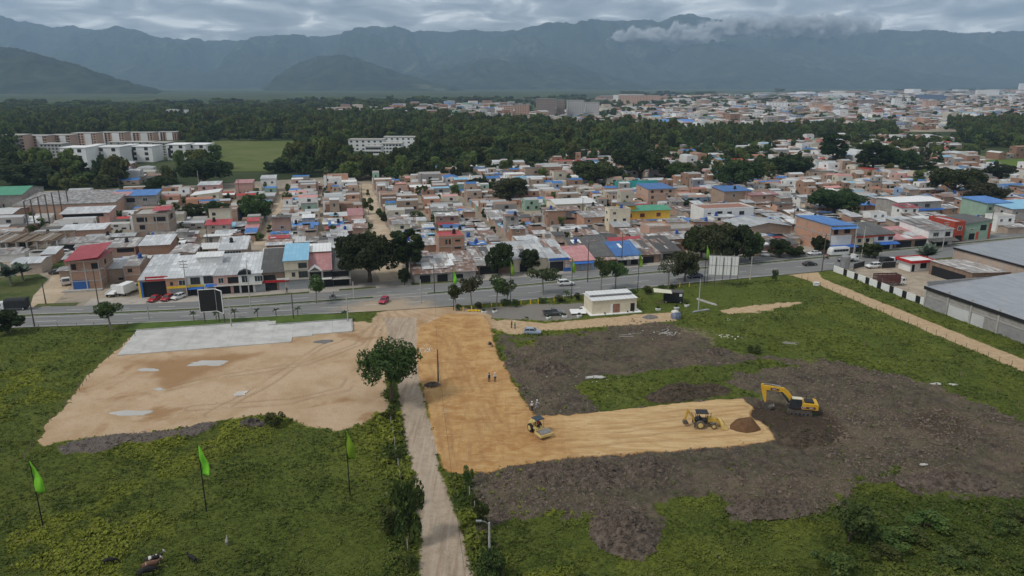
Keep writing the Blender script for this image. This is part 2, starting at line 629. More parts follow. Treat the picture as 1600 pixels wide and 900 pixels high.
# terrain material: every zone's own earth, mixed along ragged edges
def terrain_material():
 m, t, b = new_mat('site_earth_and_grass')
 p = coords(t, 'Position')
 A = node(t, 'ShaderNodeAttribute', attribute_name='zone_a')
 B = node(t, 'ShaderNodeAttribute', attribute_name='zone_b')
 Cc = node(t, 'ShaderNodeAttribute', attribute_name='zone_c')
 sa, sb, sc = (node(t, 'ShaderNodeSeparateColor') for _ in range(3))
 for s, q in ((sa, A), (sb, B), (sc, Cc)):
  t.links.new(q.outputs['Color'], s.inputs[0])
 lot, track, ochre = sa.outputs[0], sa.outputs[1], sa.outputs[2]
 mud, dark, dry = sb.outputs[0], sb.outputs[1], sb.outputs[2]
 pale, gravel, lush = sc.outputs[0], sc.outputs[1], sc.outputs[2]
 spoil, yard = A.outputs['Alpha'], B.outputs['Alpha']
 verge = Cc.outputs['Alpha']
 f1, f2, f3 = noise(t, p, 0.12, 5), noise(t, p, 0.9, 5, 0.65), noise(t, p, 4.5, 3, 0.7)
 f4 = noise(t, p, 0.35, 4, 0.6, 0.6)
 edge = math_node(t, 'MULTIPLY', math_node(t, 'SUBTRACT', f3, 0.5), 0.9)

 def k(w, soft=0.22):
  s = math_node(t, 'ADD', w, edge)
  return ramp2(t, s, 0.5 - soft, 0.5 + soft)

 g = mixrgb(t, ramp2(t, f2, 0.3, 0.7), (0.056, 0.076, 0.013, 1), (0.108, 0.134, 0.024, 1))
 g = mixrgb(t, math_node(t, 'MULTIPLY', ramp2(t, f1, 0.45, 0.7), 0.6), g, (0.125, 0.145, 0.032, 1))
 g = mixrgb(t, math_node(t, 'MULTIPLY', lush, ramp2(t, f2, 0.35, 0.6)), g, (0.21, 0.22, 0.028, 1))
 g = mixrgb(t, math_node(t, 'MULTIPLY', verge, 0.5), g, (0.035, 0.065, 0.016, 1))
 g = mixrgb(t, math_node(t, 'MULTIPLY', ramp2(t, f3, 0.55, 0.8), 0.5), g, (0.030, 0.046, 0.015, 1))
 dr = mixrgb(t, f2, (0.16, 0.135, 0.075, 1), (0.22, 0.185, 0.11, 1))
 c = mixrgb(t, math_node(t, 'MULTIPLY', dry, ramp2(t, f2, 0.35, 0.6)), g, dr)
 md = mixrgb(t, ramp2(t, f2, 0.3, 0.7), (0.058, 0.044, 0.034, 1), (0.138, 0.108, 0.084, 1))
 md = mixrgb(t, math_node(t, 'MULTIPLY', ramp2(t, f1, 0.45, 0.65), 0.7), md, (0.17, 0.128, 0.092, 1))
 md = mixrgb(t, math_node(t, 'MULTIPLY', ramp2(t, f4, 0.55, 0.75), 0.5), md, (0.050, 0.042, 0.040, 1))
 md = mixrgb(t, math_node(t, 'MULTIPLY', ramp2(t, f4, 0.62, 0.40), 0.30), md, (0.11, 0.115, 0.055, 1))
 md = mixrgb(t, math_node(t, 'MULTIPLY', ramp2(t, f3, 0.52, 0.66), 0.75), md, (0.042, 0.035, 0.032, 1))  # dark flecks: varied soil tone, also painted in as shaded crevices
 md = mixrgb(t, dark, md, mixrgb(t, f2, (0.045, 0.033, 0.024, 1), (0.085, 0.062, 0.045, 1)))
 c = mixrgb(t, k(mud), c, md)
 gv = mixrgb(t, f3, (0.17, 0.155, 0.135, 1), (0.27, 0.25, 0.22, 1))
 c = mixrgb(t, k(gravel), c, gv)
 pl = mixrgb(t, ramp2(t, f2, 0.3, 0.7), (0.42, 0.29, 0.17, 1), (0.54, 0.40, 0.25, 1))
 c = mixrgb(t, k(pale), c, pl)
 yd = mixrgb(t, ramp2(t, f4, 0.3, 0.7), (0.33, 0.27, 0.20, 1), (0.45, 0.38, 0.30, 1))
 c = mixrgb(t, yard, c, yd)
 sp = mixrgb(t, f3, (0.07, 0.056, 0.047, 1), (0.20, 0.17, 0.15, 1))
 c = mixrgb(t, k(spoil), c, sp)
 lt = mixrgb(t, ramp2(t, f1, 0.32, 0.62), (0.44, 0.30, 0.175, 1), (0.53, 0.385, 0.25, 1))
 lt = mixrgb(t, math_node(t, 'MULTIPLY', ramp2(t, f4, 0.45, 0.75), 0.45), lt, (0.56, 0.44, 0.31, 1))
 lt = mixrgb(t, math_node(t, 'MULTIPLY', ramp2(t, f2, 0.5, 0.75), 0.35), lt, (0.36, 0.24, 0.145, 1))
 lt = mixrgb(t, math_node(t, 'MULTIPLY', ramp2(t, noise(t, p, 0.075, 4, 0.6, 0.8), 0.54, 0.68), 0.75), lt, (0.32, 0.18, 0.082, 1))
 lt = mixrgb(t, math_node(t, 'MULTIPLY', ramp2(t, f3, 0.66, 0.8), 0.6), lt, (0.22, 0.15, 0.10, 1))
 c = mixrgb(t, k(lot), c, lt)
 # fill spread by the machines: light streaks along the haul direction
 mp = node(t, 'ShaderNodeMapping')
 mp.inputs['Rotation'].default_value = (0, 0, -TH)
 mp.inputs['Scale'].default_value = (0.16, 0.9, 1)
 t.links.new(p, mp.inputs[0])
 fs = noise(t, mp.outputs[0], 1.0, 6, 0.68, 1.2)
 oc = mixrgb(t, ramp2(t, f4, 0.30, 0.70), (0.39, 0.195, 0.070, 1), (0.55, 0.34, 0.145, 1))
 oc = mixrgb(t, math_node(t, 'MULTIPLY', ramp2(t, fs, 0.48, 0.66), 0.42), oc, (0.64, 0.455, 0.235, 1))
 oc = mixrgb(t, math_node(t, 'MULTIPLY', ramp2(t, fs, 0.44, 0.30), 0.40), oc, (0.38, 0.20, 0.075, 1))
 oc = mixrgb(t, math_node(t, 'MULTIPLY', ramp2(t, f2, 0.5, 0.72), 0.4), oc, (0.50, 0.30, 0.13, 1))
 oc = mixrgb(t, math_node(t, 'MULTIPLY', ramp2(t, f3, 0.66, 0.82), 0.5), oc, (0.36, 0.19, 0.08, 1))
 mo = node(t, 'ShaderNodeMapping')
 mo.inputs['Rotation'].default_value = (0, 0, -TH)
 mo.inputs['Scale'].default_value = (0.9, 0.05, 1)
 t.links.new(p, mo.inputs[0])
 fo = noise(t, mo.outputs[0], 1.0, 5, 0.65, 1.0)
 oc = mixrgb(t, math_node(t, 'MULTIPLY', ramp2(t, fo, 0.53, 0.64), 0.35), oc, (0.36, 0.20, 0.085, 1))
 Dd = node(t, 'ShaderNodeAttribute', attribute_name='zone_d')
 sd4 = node(t, 'ShaderNodeSeparateColor')
 t.links.new(Dd.outputs['Color'], sd4.inputs[0])
 ofr = mixrgb(t, ramp2(t, fs, 0.36, 0.64), (0.50, 0.33, 0.155, 1), (0.67, 0.49, 0.27, 1))
 oc = mixrgb(t, math_node(t, 'MULTIPLY', sd4.outputs[0], 0.75), oc, ofr)
 oc = mixrgb(t, math_node(t, 'MULTIPLY', sd4.outputs[1], 0.5), oc, (0.34, 0.195, 0.09, 1))
 c = mixrgb(t, math_node(t, 'MULTIPLY', sd4.outputs[2], 0.8), c, (0.31, 0.175, 0.08, 1))
 c = mixrgb(t, math_node(t, 'MULTIPLY', math_node(t, 'MULTIPLY', sd4.outputs[1], 0.55), k(lot)), c, (0.28, 0.185, 0.115, 1))
 ko = k(ochre, 0.34)
 c = mixrgb(t, ko, c, oc)
 rim = math_node(t, 'SUBTRACT', 1.0, math_node(t, 'ABSOLUTE', math_node(t, 'SUBTRACT', math_node(t, 'MULTIPLY', ko, 2.0), 1.0)))
 c = mixrgb(t, math_node(t, 'MULTIPLY', rim, 0.6), c, (0.40, 0.18, 0.055, 1))
 tk = mixrgb(t, ramp2(t, f2, 0.3, 0.7), (0.38, 0.295, 0.215, 1), (0.46, 0.37, 0.28, 1))
 mt = node(t, 'ShaderNodeMapping')
 mt.inputs['Rotation'].default_value = (0, 0, -TH)
 mt.inputs['Scale'].default_value = (1.5, 0.06, 1)
 t.links.new(p, mt.inputs[0])
 fr = noise(t, mt.outputs[0], 1.0, 4, 0.6, 0.4)
 tk = mixrgb(t, math_node(t, 'MULTIPLY', ramp2(t, fr, 0.50, 0.66), 0.6), tk, (0.27, 0.20, 0.145, 1))
 tk = mixrgb(t, math_node(t, 'MULTIPLY', ramp2(t, fr, 0.45, 0.34), 0.5), tk, (0.50, 0.43, 0.35, 1))
 tk = mixrgb(t, math_node(t, 'MULTIPLY', ramp2(t, f3, 0.6, 0.8), 0.4), tk, (0.24, 0.18, 0.13, 1))
 c = mixrgb(t, k(track, 0.3), c, tk)
 t.links.new(c, b.inputs['Base Color'])
 b.inputs['Roughness'].default_value = 0.95
 b.inputs['Specular IOR Level'].default_value = 0.12
 bump(t, b, noise(t, p, 2.6, 6, 0.75), 1.0, 0.22)
 return m


M_SITE = terrain_material()


RUTS = [[(612, 492), (640, 520), (690, 560), (720, 610), (760, 680), (850, 690), (1000, 672), (1150, 655)], [(600, 490), (630, 530), (645, 600), (650, 700)], [(625, 488), (700, 530), (740, 600), (780, 670), (900, 668), (1060, 650), (1160, 640)], [(600, 495), (560, 540), (480, 570), (350, 590), (220, 620)], [(598, 500), (575, 560), (540, 610), (450, 630), (300, 640)],
  [(640, 486), (720, 510), (800, 515), (900, 505), (1040, 496)], [(700, 520), (720, 580), (740, 640), (745, 720)], [(680, 560), (690, 640), (705, 730)], [(860, 700), (1000, 690), (1180, 676)], [(840, 545), (920, 560), (1000, 548), (1100, 560)], [(830, 535), (930, 545), (1040, 530)], [(900, 720), (960, 770), (1010, 810)], [(1300, 640), (1400, 690), (1590, 700)], [(560, 520), (500, 545), (420, 600), (330, 650)], [(1290, 660), (1380, 720), (1450, 745)]]


def ruts(X, Y):
 r = np.zeros(X.shape)
 wv = 0.5 * (fbm(X / 5, Y / 5, 2, 44) - 0.5) * 2
 for L_ in RUTS:
  P = [G(*p) for p in L_]
  d = np.full(X.shape, 1e9)
  for (x0, y0), (x1, y1) in zip(P[:-1], P[1:]):
   ex, ey = x1 - x0, y1 - y0
   t_ = np.clip(((X - x0) * ex + (Y - y0) * ey) / (ex * ex + ey * ey), 0, 1)
   d = np.minimum(d, np.hypot(X - x0 - ex * t_, Y - y0 - ey * t_))
  r = np.maximum(r, np.exp(-((d + wv - 1.0) / 0.30) ** 2))
 return r * sm(fbm(X / 7, Y / 7, 2, 45), 0.25, 0.5)


def build_site():
 NC, NR = 720, 440
 us = np.linspace(-0.98, 1.06, NC)
 ys = 56.0 * (246.0 / 56.0) ** np.linspace(0, 1, NR)
 U, Yg = np.meshgrid(us, ys)
 Xg = U * Yg
 X, Y = Xg.ravel(), Yg.ravel()
 Z, w = terrain(X, Y)
 Z = Z - 0.10 * ruts(X, Y) * np.maximum.reduce([w['ochre'], w['lot'], w['entr'], w['mud'], w['pale']])
 a, b = toL(X, Y)
 rn = smooth_interp(a, RN)
 i0 = (np.arange(NR - 1)[:, None] * NC + np.arange(NC - 1)[None, :]).ravel()
 quads = np.stack([i0, i0 + 1, i0 + NC + 1, i0 + NC], 1)
 fa = (b < rn + 0.8)[quads].all(1)
 quads = quads[fa]
 names = ['grass_field', 'sand_lot', 'dirt_track', 'earth_platform', 'bare_soil', 'gravel_yard', 'dirt_path']
 S = np.stack([np.full(len(X), 0.5), np.maximum(w['lot'], w['entr'] * 0.8), w['track'], w['ochre'] * 1.05, np.maximum(w['mud'], w['spoil']), np.maximum(w['gravel'], w['yard']), np.maximum(w['path'], w['pale'])], 1)
 dom = S[quads].mean(1).argmax(1)
 za = np.stack([np.maximum(w['lot'], w['entr']), w['track'], w['ochre'], w['spoil']], 1)
 zb = np.stack([w['mud'], w['dark'], w['dry'], w['yard']], 1)
 fresh = sm(a + 4 * (fbm(X / 8, Y / 8, 3, 71) - 0.5), 26, 40)
 st = sm(sdf(wpoly([(205, 566), (300, 560), (410, 553), (350, 578), (300, 600), (258, 618), (232, 596)]), X, Y) + 5 * (fbm(X / 5, Y / 5, 4, 72) - 0.5), -1.5, 2.0) * w['lot']
 zd = np.stack([fresh, ruts(X, Y), st, 0 * X], 1)
 zc = np.stack([np.maximum(w['pale'], w['path']), w['gravel'], w['lush'] * (1 - w['lawn']), np.maximum(w['verge'], w['scrub'])], 1)
 V = np.stack([X, Y, Z], 1)
 lab = {'grass_field': 'green pasture and rough grass around the building site', 'sand_lot': 'levelled sandy lot below the pale concrete slab', 'dirt_track': 'pale dirt track running from the highway between green verges',
           'earth_platform': 'freshly spread ochre earth platform under the machines', 'bare_soil': 'churned dark grey soil around the ochre platform', 'gravel_yard': 'grey gravel parking yard beside the cream hut', 'dirt_path': 'tan dirt path beside the grey warehouse'}
 for k, nm in enumerate(names):
  q = quads[dom == k]
  if not len(q):
   continue
  used = np.unique(q)
  remap = np.full(len(V), -1, dtype=np.int64)
  remap[used] = np.arange(len(used))
  me = npmesh(nm, V[used], remap[q].ravel(), np.full(len(q), 4))
  for an, arr in (('zone_a', za), ('zone_b', zb), ('zone_c', zc), ('zone_d', zd)):
   at = me.attributes.new(an, 'FLOAT_COLOR', 'POINT')
   at.data.foreach_set('color', arr[used].astype(np.float32).ravel())
  me.polygons.foreach_set('use_smooth', np.ones(len(me.polygons), dtype=bool))
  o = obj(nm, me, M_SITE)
  tag(o, lab[nm], 'ground', kind='structure')


build_site()


# the plain beyond
def plain_material(name, cols, s1, s2):
 m, t, b = new_mat(name)
 p = coords(t, 'Position')
 f1, f2 = noise(t, p, s1, 5, 0.6), noise(t, p, s2, 5, 0.65)
 c = mixrgb(t, ramp2(t, f1, 0.4, 0.6), c4(cols[0]), c4(cols[1]))
 c = mixrgb(t, math_node(t, 'MULTIPLY', ramp2(t, f2, 0.5, 0.72), 0.7), c, c4(cols[2]))
 t.links.new(c, b.inputs['Base Color'])
 b.inputs['Roughness'].default_value = 0.95
 b.inputs['Specular IOR Level'].default_value = 0.1
 return m


M_PLAIN = plain_material('valley_grassland', [(0.036, 0.050, 0.020), (0.070, 0.085, 0.034), (0.028, 0.040, 0.018)], 0.004, 0.02)
M_DUST = plain_material('trodden_town_earth', [(0.27, 0.235, 0.19), (0.36, 0.30, 0.23), (0.10, 0.105, 0.06)], 0.05, 0.25)
RR = 13000.0
mb = MB()
mb.add([(-RR, -2300, -0.16), (RR, -2300, -0.16), (RR, RR, -0.16), (-RR, RR, -0.16)], [(0, 1, 2, 3)])
tag(obj('ground', mb, M_PLAIN), 'flat green valley floor reaching to the mountains', 'ground', kind='structure')


def sheet(name, poly, z, mat, label, cat='ground'):
 bm = bmesh.new()
 vs = [bm.verts.new((x, y, z)) for x, y in poly]
 f = bm.faces.new(vs)
 f.normal_update()
 if f.normal.z < 0:
  f.normal_flip()
 bmesh.ops.triangulate(bm, faces=bm.faces)
 me = bpy.data.meshes.new(name)
 bm.to_mesh(me)
 bm.free()
 return tag(obj(name, me, mat), label, cat, kind='structure')


def ribbon(name, a0, a1, fl, fr, z, mat, parent=None, step=3.0):
 """strip along the road between two edge curves, in the road's own course"""
 n = max(2, int((a1 - a0) / step) + 1)
 aa = np.linspace(a0, a1, n)
 lo, hi = fl(aa), fr(aa)
 mb = MB()
 for i in range(n):
  mb.v.append(toW(aa[i], lo[i]) + (z,))
  mb.v.append(toW(aa[i], hi[i]) + (z,))
 for i in range(n - 1):
  mb.f.append((2 * i, 2 * i + 2, 2 * i + 3, 2 * i + 1))
 return obj(name, mb, mat, parent)


def asphalt(name, col):
 m, t, b = new_mat(name)
 p = coords(t, 'Position')
 mp = node(t, 'ShaderNodeMapping')
 mp.inputs['Rotation'].default_value = (0, 0, -TH)
 mp.inputs['Scale'].default_value = (0.04, 0.8, 1)
 t.links.new(p, mp.inputs[0])
 f1, f2, f3 = noise(t, mp.outputs[0], 1, 4), noise(t, p, 0.15, 5, 0.6), noise(t, p, 6, 2)
 c = mixrgb(t, ramp2(t, f1, 0.3, 0.7), c4(col, 0.82), c4(col, 1.15))
 c = mixrgb(t, math_node(t, 'MULTIPLY', ramp2(t, f2, 0.5, 0.7), 0.35), c, c4((col[0] * 1.25, col[1] * 1.15, col[2] * 1.0)))
 c = mixrgb(t, math_node(t, 'MULTIPLY', f3, 0.3), c, c4(col, 0.6))
 # earth carried onto the road from the site entrance
 dv = node(t, 'ShaderNodeVectorMath', operation='DISTANCE')
 t.links.new(p, dv.inputs[0])
 dv.inputs[1].default_value = (-31.0, 171.0, 0.0)
 dd = math_node(t, 'ADD', dv.outputs['Value'], math_node(t, 'MULTIPLY', noise(t, p, 0.25, 5, 0.65), 22.0))
 c = mixrgb(t, math_node(t, 'MULTIPLY', ramp2(t, dd, 27.0, 17.0), 0.85), c, (0.40, 0.31, 0.215, 1))
 t.links.new(c, b.inputs['Base Color'])
 b.inputs['Roughness'].default_value = 0.85
 b.inputs['Specular IOR Level'].default_value = 0.2
 return m


M_ASPH = asphalt('worn_asphalt', (0.205, 0.205, 0.20))
M_LINE = flat('road_paint', (0.62, 0.62, 0.58), 0.8, 0.2, 0.5, dirt=0.5, rnd=0)
M_KERB = flat('kerb_concrete', (0.36, 0.35, 0.33), 0.9, 0.2, 0.8, rnd=0)
M_VERGE = plain_material('roadside_grass', [(0.05, 0.075, 0.02), (0.09, 0.105, 0.035), (0.16, 0.13, 0.08)], 0.08, 0.4)
M_PAVE = plain_material('dusty_concrete_apron', [(0.33, 0.30, 0.265), (0.41, 0.375, 0.325), (0.24, 0.215, 0.185)], 0.08, 0.5)

fN, fM, fF = (lambda a: smooth_interp(a, RN)), (lambda a: smooth_interp(a, RM)), (lambda a: smooth_interp(a, RF))
road = tag(ribbon('road', -320, 400, fN, fF, 0.03, M_ASPH), 'grey two carriageway highway crossing in front of the town', 'road', kind='structure')
# edge lines and dashes
ribbon('edge_line', -320, 4, lambda a: fN(a) + 0.7, lambda a: fN(a) + 0.85, 0.036, M_LINE, road)
ribbon('edge_line', 40, 128, lambda a: fN(a) + 0.7, lambda a: fN(a) + 0.85, 0.036, M_LINE, road)
ribbon('edge_line', -320, 400, lambda a: fM(a) - 1.5, lambda a: fM(a) - 1.35, 0.036, M_LINE, road)
ribbon('edge_line', -320, 400, lambda a: fM(a) + 1.35, lambda a: fM(a) + 1.5, 0.036, M_LINE, road)
for a0 in range(-150, 240, 11):
 ribbon('lane_dash', a0, a0 + 4.5, lambda a: fN(a) * 0.5 + fM(a) * 0.5 - 0.4, lambda a: fN(a) * 0.5 + fM(a) * 0.5 - 0.24, 0.036, M_LINE, road)
 ribbon('lane_dash', a0 + 4, a0 + 8, lambda a: fF(a) * 0.5 + fM(a) * 0.5 + 0.3, lambda a: fF(a) * 0.5 + fM(a) * 0.5 + 0.46, 0.036, M_LINE, road)


def strip3d(mb, a0, a1, fl, fr, z0, z1, step=3.0):
 n = max(2, int((a1 - a0) / step) + 1)
 aa = np.linspace(a0, a1, n)
 lo, hi = fl(aa), fr(aa)
 o = len(mb.v)
 for i in range(n):
  for q, zz_ in ((lo[i], z0), (lo[i], z1), (hi[i], z1), (hi[i], z0)):
   mb.v.append(toW(aa[i], q) + (zz_,))
 for i in range(n - 1):
  for k in range(3):
   mb.f.append((o + 4 * i + k, o + 4 * i + k + 4, o + 4 * i + k + 5, o + 4 * i + k + 1)[::-1])
 mb.f.append((o, o + 1, o + 2, o + 3))
 mb.f.append((o + 4 * n - 1, o + 4 * n - 2, o + 4 * n - 3, o + 4 * n - 4))


for (a0, a1, lb) in ((-320, 7, 'low kerbed grass median left of the dirt road mouth'), (21, 400, 'low kerbed grass median opposite the patched roof shack and beyond')):
 mb = MB()
 strip3d(mb, a0, a1, lambda a: fM(a) - 0.75, lambda a: fM(a) + 0.75, 0.0, 0.15)
 lb2 = 'low kerbed grass median before the shop row' if a1 < 10 else 'low kerbed grass median in front of the shacks and blue roofs'
 md = tag(obj('road_median', mb, M_KERB), lb2, 'median', kind='structure')
 mb = MB()
 strip3d(mb, a0 + 0.2, a1 - 0.2, lambda a: fM(a) - 0.55, lambda a: fM(a) + 0.55, 0.02, 0.22)
 obj('median_grass', mb, M_VERGE, md)
# town side: pavement apron, dusty town ground
sheet('town_ground', lpoly([(-330, 193), (-200, 197), (-120, 196), (-76, 194), (-53, 190), (-32, 189), (13, 191), (45, 192), (65, 194), (108, 199), (156, 203), (260, 215), (400, 230), (560, 640), (260, 640), (150, 520), (60, 470), (-90, 430), (-330, 420)]), -0.01, M_DUST, 'pale trodden earth between the town houses')
ap = ribbon('pavement', -66, 210, lambda a: fF(a) - 0.02, lambda a: fF(a) + 6.5, 0.06, M_PAVE)
tag(ap, 'dusty pale pavement strip along the shop fronts', 'pavement', kind='structure')
for (a0, a1, o0, o1, nm) in ((-36, -10, 0.3, 1.9, 'shop row'), (-2, 8, 0.3, 2.0, 'dark shop front'), (18, 36, 0.3, 3.4, 'patched roof shack'), (104, 150, 0.3, 2.6, 'trees opposite the billboard back'), (-78, -68, 0.3, 3.0, 'corner of the sandy side street')):
 v = ribbon('grass_verge', a0, a1, lambda a: fF(a) + o0, lambda a: fF(a) + o1, 0.075, M_VERGE)
 tag(v, 'strip of dry roadside grass by the ' + nm, 'verge', kind='structure')


M_SAND = plain_material('pale_street_sand', [(0.42, 0.335, 0.235), (0.52, 0.425, 0.31), (0.33, 0.26, 0.18)], 0.12, 0.6)
wig = lambda a, b: lambda q: a + b * np.sin(q / 9.0) + 0.4 * np.sin(q / 3.1)
for nm, c0, c1, q0, q1, lb in (('sandy_street', 9.6, 17.2, 199, 416, 'broad sandy street running back from the highway to the woods'), ('side_street', -30.6, -25.4, 262, 392, 'dusty side street among the western houses')):
 qq = np.linspace(q0, q1, 60)
 mb = MB()
 for q in qq:
  mb.v += [toW(c0 + 0.5 * math.sin(q / 9) + 0.3 * math.sin(q / 2.9), q) + (0.012,), toW(c1 + 0.5 * math.sin(q / 7) + 0.3 * math.sin(q / 2.3), q) + (0.012,)]
 mb.f = [(2 * i, 2 * i + 1, 2 * i + 3, 2 * i + 2) for i in range(59)]
 tag(obj(nm, mb, M_SAND), lb, 'street', kind='structure')
sheet('sandy_lane', wpoly([(46, 484), (78, 480), (98, 462), (118, 440), (112, 424), (84, 424), (76, 440), (52, 462)]), 0.016, M_SAND, 'sandy lane leading off the highway beside the fan palms', 'lane')
sheet('grass_patch', wpoly([(-30, 487), (44, 482), (58, 455), (76, 436), (60, 428), (-30, 436)]), 0.014, M_VERGE, 'green patch of grass around the fan palms', 'grass')
sheet('grass_patch', wpoly([(80, 422), (112, 422), (120, 404), (84, 402)]), 0.014, M_VERGE, 'grass patch between the carport and the red roofed house', 'grass')


# ---------------------------------------------------------------- mountains
def up(y):
 v = y - 450.0
 return -(FPX * SP + v * CP) / (FPX * CP - v * SP)


def mountain_material():
 m, t, b = new_mat('forested_slopes')
 p = coords(t, 'Position')
 f1, f2, f3 = noise(t, p, 0.0012, 6, 0.6), noise(t, p, 0.008, 5, 0.7), noise(t, p, 0.03, 3, 0.7)
 c = mixrgb(t, ramp2(t, f2, 0.35, 0.7), (0.018, 0.024, 0.014, 1), (0.056, 0.064, 0.036, 1))
 c = mixrgb(t, math_node(t, 'MULTIPLY', ramp2(t, f1, 0.52, 0.7), ramp2(t, f2, 0.45, 0.6)), c, (0.12, 0.125, 0.075, 1))
 c = mixrgb(t, math_node(t, 'MULTIPLY', ramp2(t, f3, 0.5, 0.8), 0.5), c, (0.013, 0.022, 0.010, 1))
 t.links.new(c, b.inputs['Base Color'])
 b.inputs['Roughness'].default_value = 1
 b.inputs['Specular IOR Level'].default_value = 0.0
 return m


M_MTN = mountain_material()


def mountain(name, label, sky, D0, D1, rough, seed, nc=420, nr=70, back=1200, spur=1.0):
 """a range whose crest at distance D1 rises to the photographed skyline; foot at D0"""
 xs = np.array([s[0] for s in sky], float)
 zs = np.array([CH + D1 * up(s[1]) for s in sky])
 px = np.linspace(xs[0], xs[-1], nc)
 crest = np.interp(px, xs, zs)
 # soften the straight segments of the traced crest
 ker = np.hanning(9)
 ker /= ker.sum()
 crest = np.convolve(np.pad(crest, 4, 'edge'), ker, 'valid')
 crest += (fbm(px / 14, px * 0 + seed, 4, seed) - 0.5) * rough * 0.38
 crest += (vnoise(px * 1.7, px * 0 + 3, seed + 5) - 0.5) * 9
 u = (px - 800) / FPX * (CP - (crest - CH) / D1 * SP)
 ts = np.concatenate([np.linspace(0, 1, nr), np.array([1.12, 1.4])])
 T, Uu = np.meshgrid(ts, u, indexing='ij')
 Cr = np.broadcast_to(crest, T.shape)
 Yy = D0 + (D1 - D0) * T
 Yy = np.where(T > 1, D1 + (T - 1) * back, Yy)
 X = Uu * D1 * (0.35 + 0.65 * Yy / D1) if False else Uu * Yy
 tt = np.clip(T, 0, 1)
 n = fbm(X / 900, Yy / 1700, 5, seed + 20, 0.55)
 rid = 1 - np.abs(2 * fbm(X / 700 + Yy / 4000, Yy / 2400, 5, seed + 30, 0.55) - 1)
 shape = tt ** 1.25
 Z = Cr * shape + (rid - 0.6) * rough * 5.4 * spur * np.sin(np.pi * np.clip(tt, 0, 1)) ** 0.8 * (0.35 + 0.65 * tt) + (n - 0.5) * rough * 1.6 * np.sin(np.pi * tt)
 Z = np.where(T > 1, Cr * (1 - (T - 1) * 1.6), Z)
 Z = np.minimum(Z, Cr * 1.0 + 0 * Z + np.where(tt < 1, -((1 - tt) * (D1 - D0)) * 0.02, 0)) if True else Z
 Z[0, :] = -25
 V = np.stack([X.ravel(), Yy.ravel(), Z.ravel()], 1)
 R, C = T.shape
 i0 = (np.arange(R - 1)[:, None] * C + np.arange(C - 1)[None, :]).ravel()
 q = np.stack([i0, i0 + 1, i0 + C + 1, i0 + C], 1)
 me = npmesh(name, V, q.ravel(), np.full(len(q), 4))
 me.polygons.foreach_set('use_smooth', np.ones(len(q), dtype=bool))
 return tag(obj(name, me, M_MTN), label, 'mountain', kind='structure')


SKY_FAR = [(-500, 20), (-200, 30), (0, 25), (35, 35), (80, 45), (110, 38), (140, 46), (180, 45), (260, 60), (340, 64), (420, 60), (500, 57), (540, 52), (580, 40), (610, 42), (640, 48), (720, 51), (800, 50), (850, 42), (900, 36), (960, 34), (1030, 35), (1055, 25), (1080, 21), (1100, 26), (1140, 34), (1220, 35), (1300, 46), (1380, 50), (1500, 52), (1600, 54), (1800, 48), (2100, 58)]
mountain('mountain_range', 'long forested mountain range along the horizon with a pointed peak', SKY_FAR, 7600, 11500, 150, 5, nc=900)
mountain('mountain_spur', 'dark forested spur descending to the plain below the range', [(-500, 40), (-200, 60), (0, 73), (40, 80), (100, 95), (160, 115), (230, 135), (300, 150), (370, 158), (450, 162), (520, 163)], 3900, 5000, 60, 15, nc=300, nr=50, back=800)
mountain('foothill', 'rounded dark foothill standing before the range', [(380, 152), (410, 138), (430, 120), (470, 96), (500, 87), (540, 87), (570, 95), (620, 112), (680, 130), (760, 142), (860, 151)], 5600, 6900, 60, 25, nc=220, nr=50, back=700)
mountain('foothill', 'broad faint foothill before the range with low cloud above it', [(600, 150), (660, 118), (720, 98), (770, 88), (820, 86), (870, 92), (930, 112), (1000, 130), (1080, 144), (1160, 150)], 6600, 8300, 70, 35, nc=220, nr=50, back=700)
mountain('foothill', 'wide pale slope falling toward the far edge of the city', [(980, 150), (1050, 110), (1120, 90), (1180, 78), (1250, 84), (1340, 100), (1450, 115), (1600, 122), (1800, 110), (2100, 130)], 7200, 9300, 90, 45, nc=320, nr=50, back=700)

# air between here and the mountains
HAZE_D = 8.5e-5
mb = MB().box(-16500, 16500, -2400, 13600, -40, 1500)
hz = obj('haze', mb)
m = bpy.data.materials.new('valley_haze')
m.use_nodes = True
t = m.node_tree
t.nodes.clear()
o_ = node(t, 'ShaderNodeOutputMaterial')
pv = node(t, 'ShaderNodeVolumePrincipled')
pv.inputs['Color'].default_value = (0.52, 0.745, 1.0, 1)
pv.inputs['Density'].default_value = HAZE_D
pv.inputs['Anisotropy'].default_value = 0.2
t.links.new(pv.outputs[0], o_.inputs['Volume'])
hz.data.materials.append(m)
tag(hz, 'pale blue haze filling the valley air', 'haze', kind='stuff')


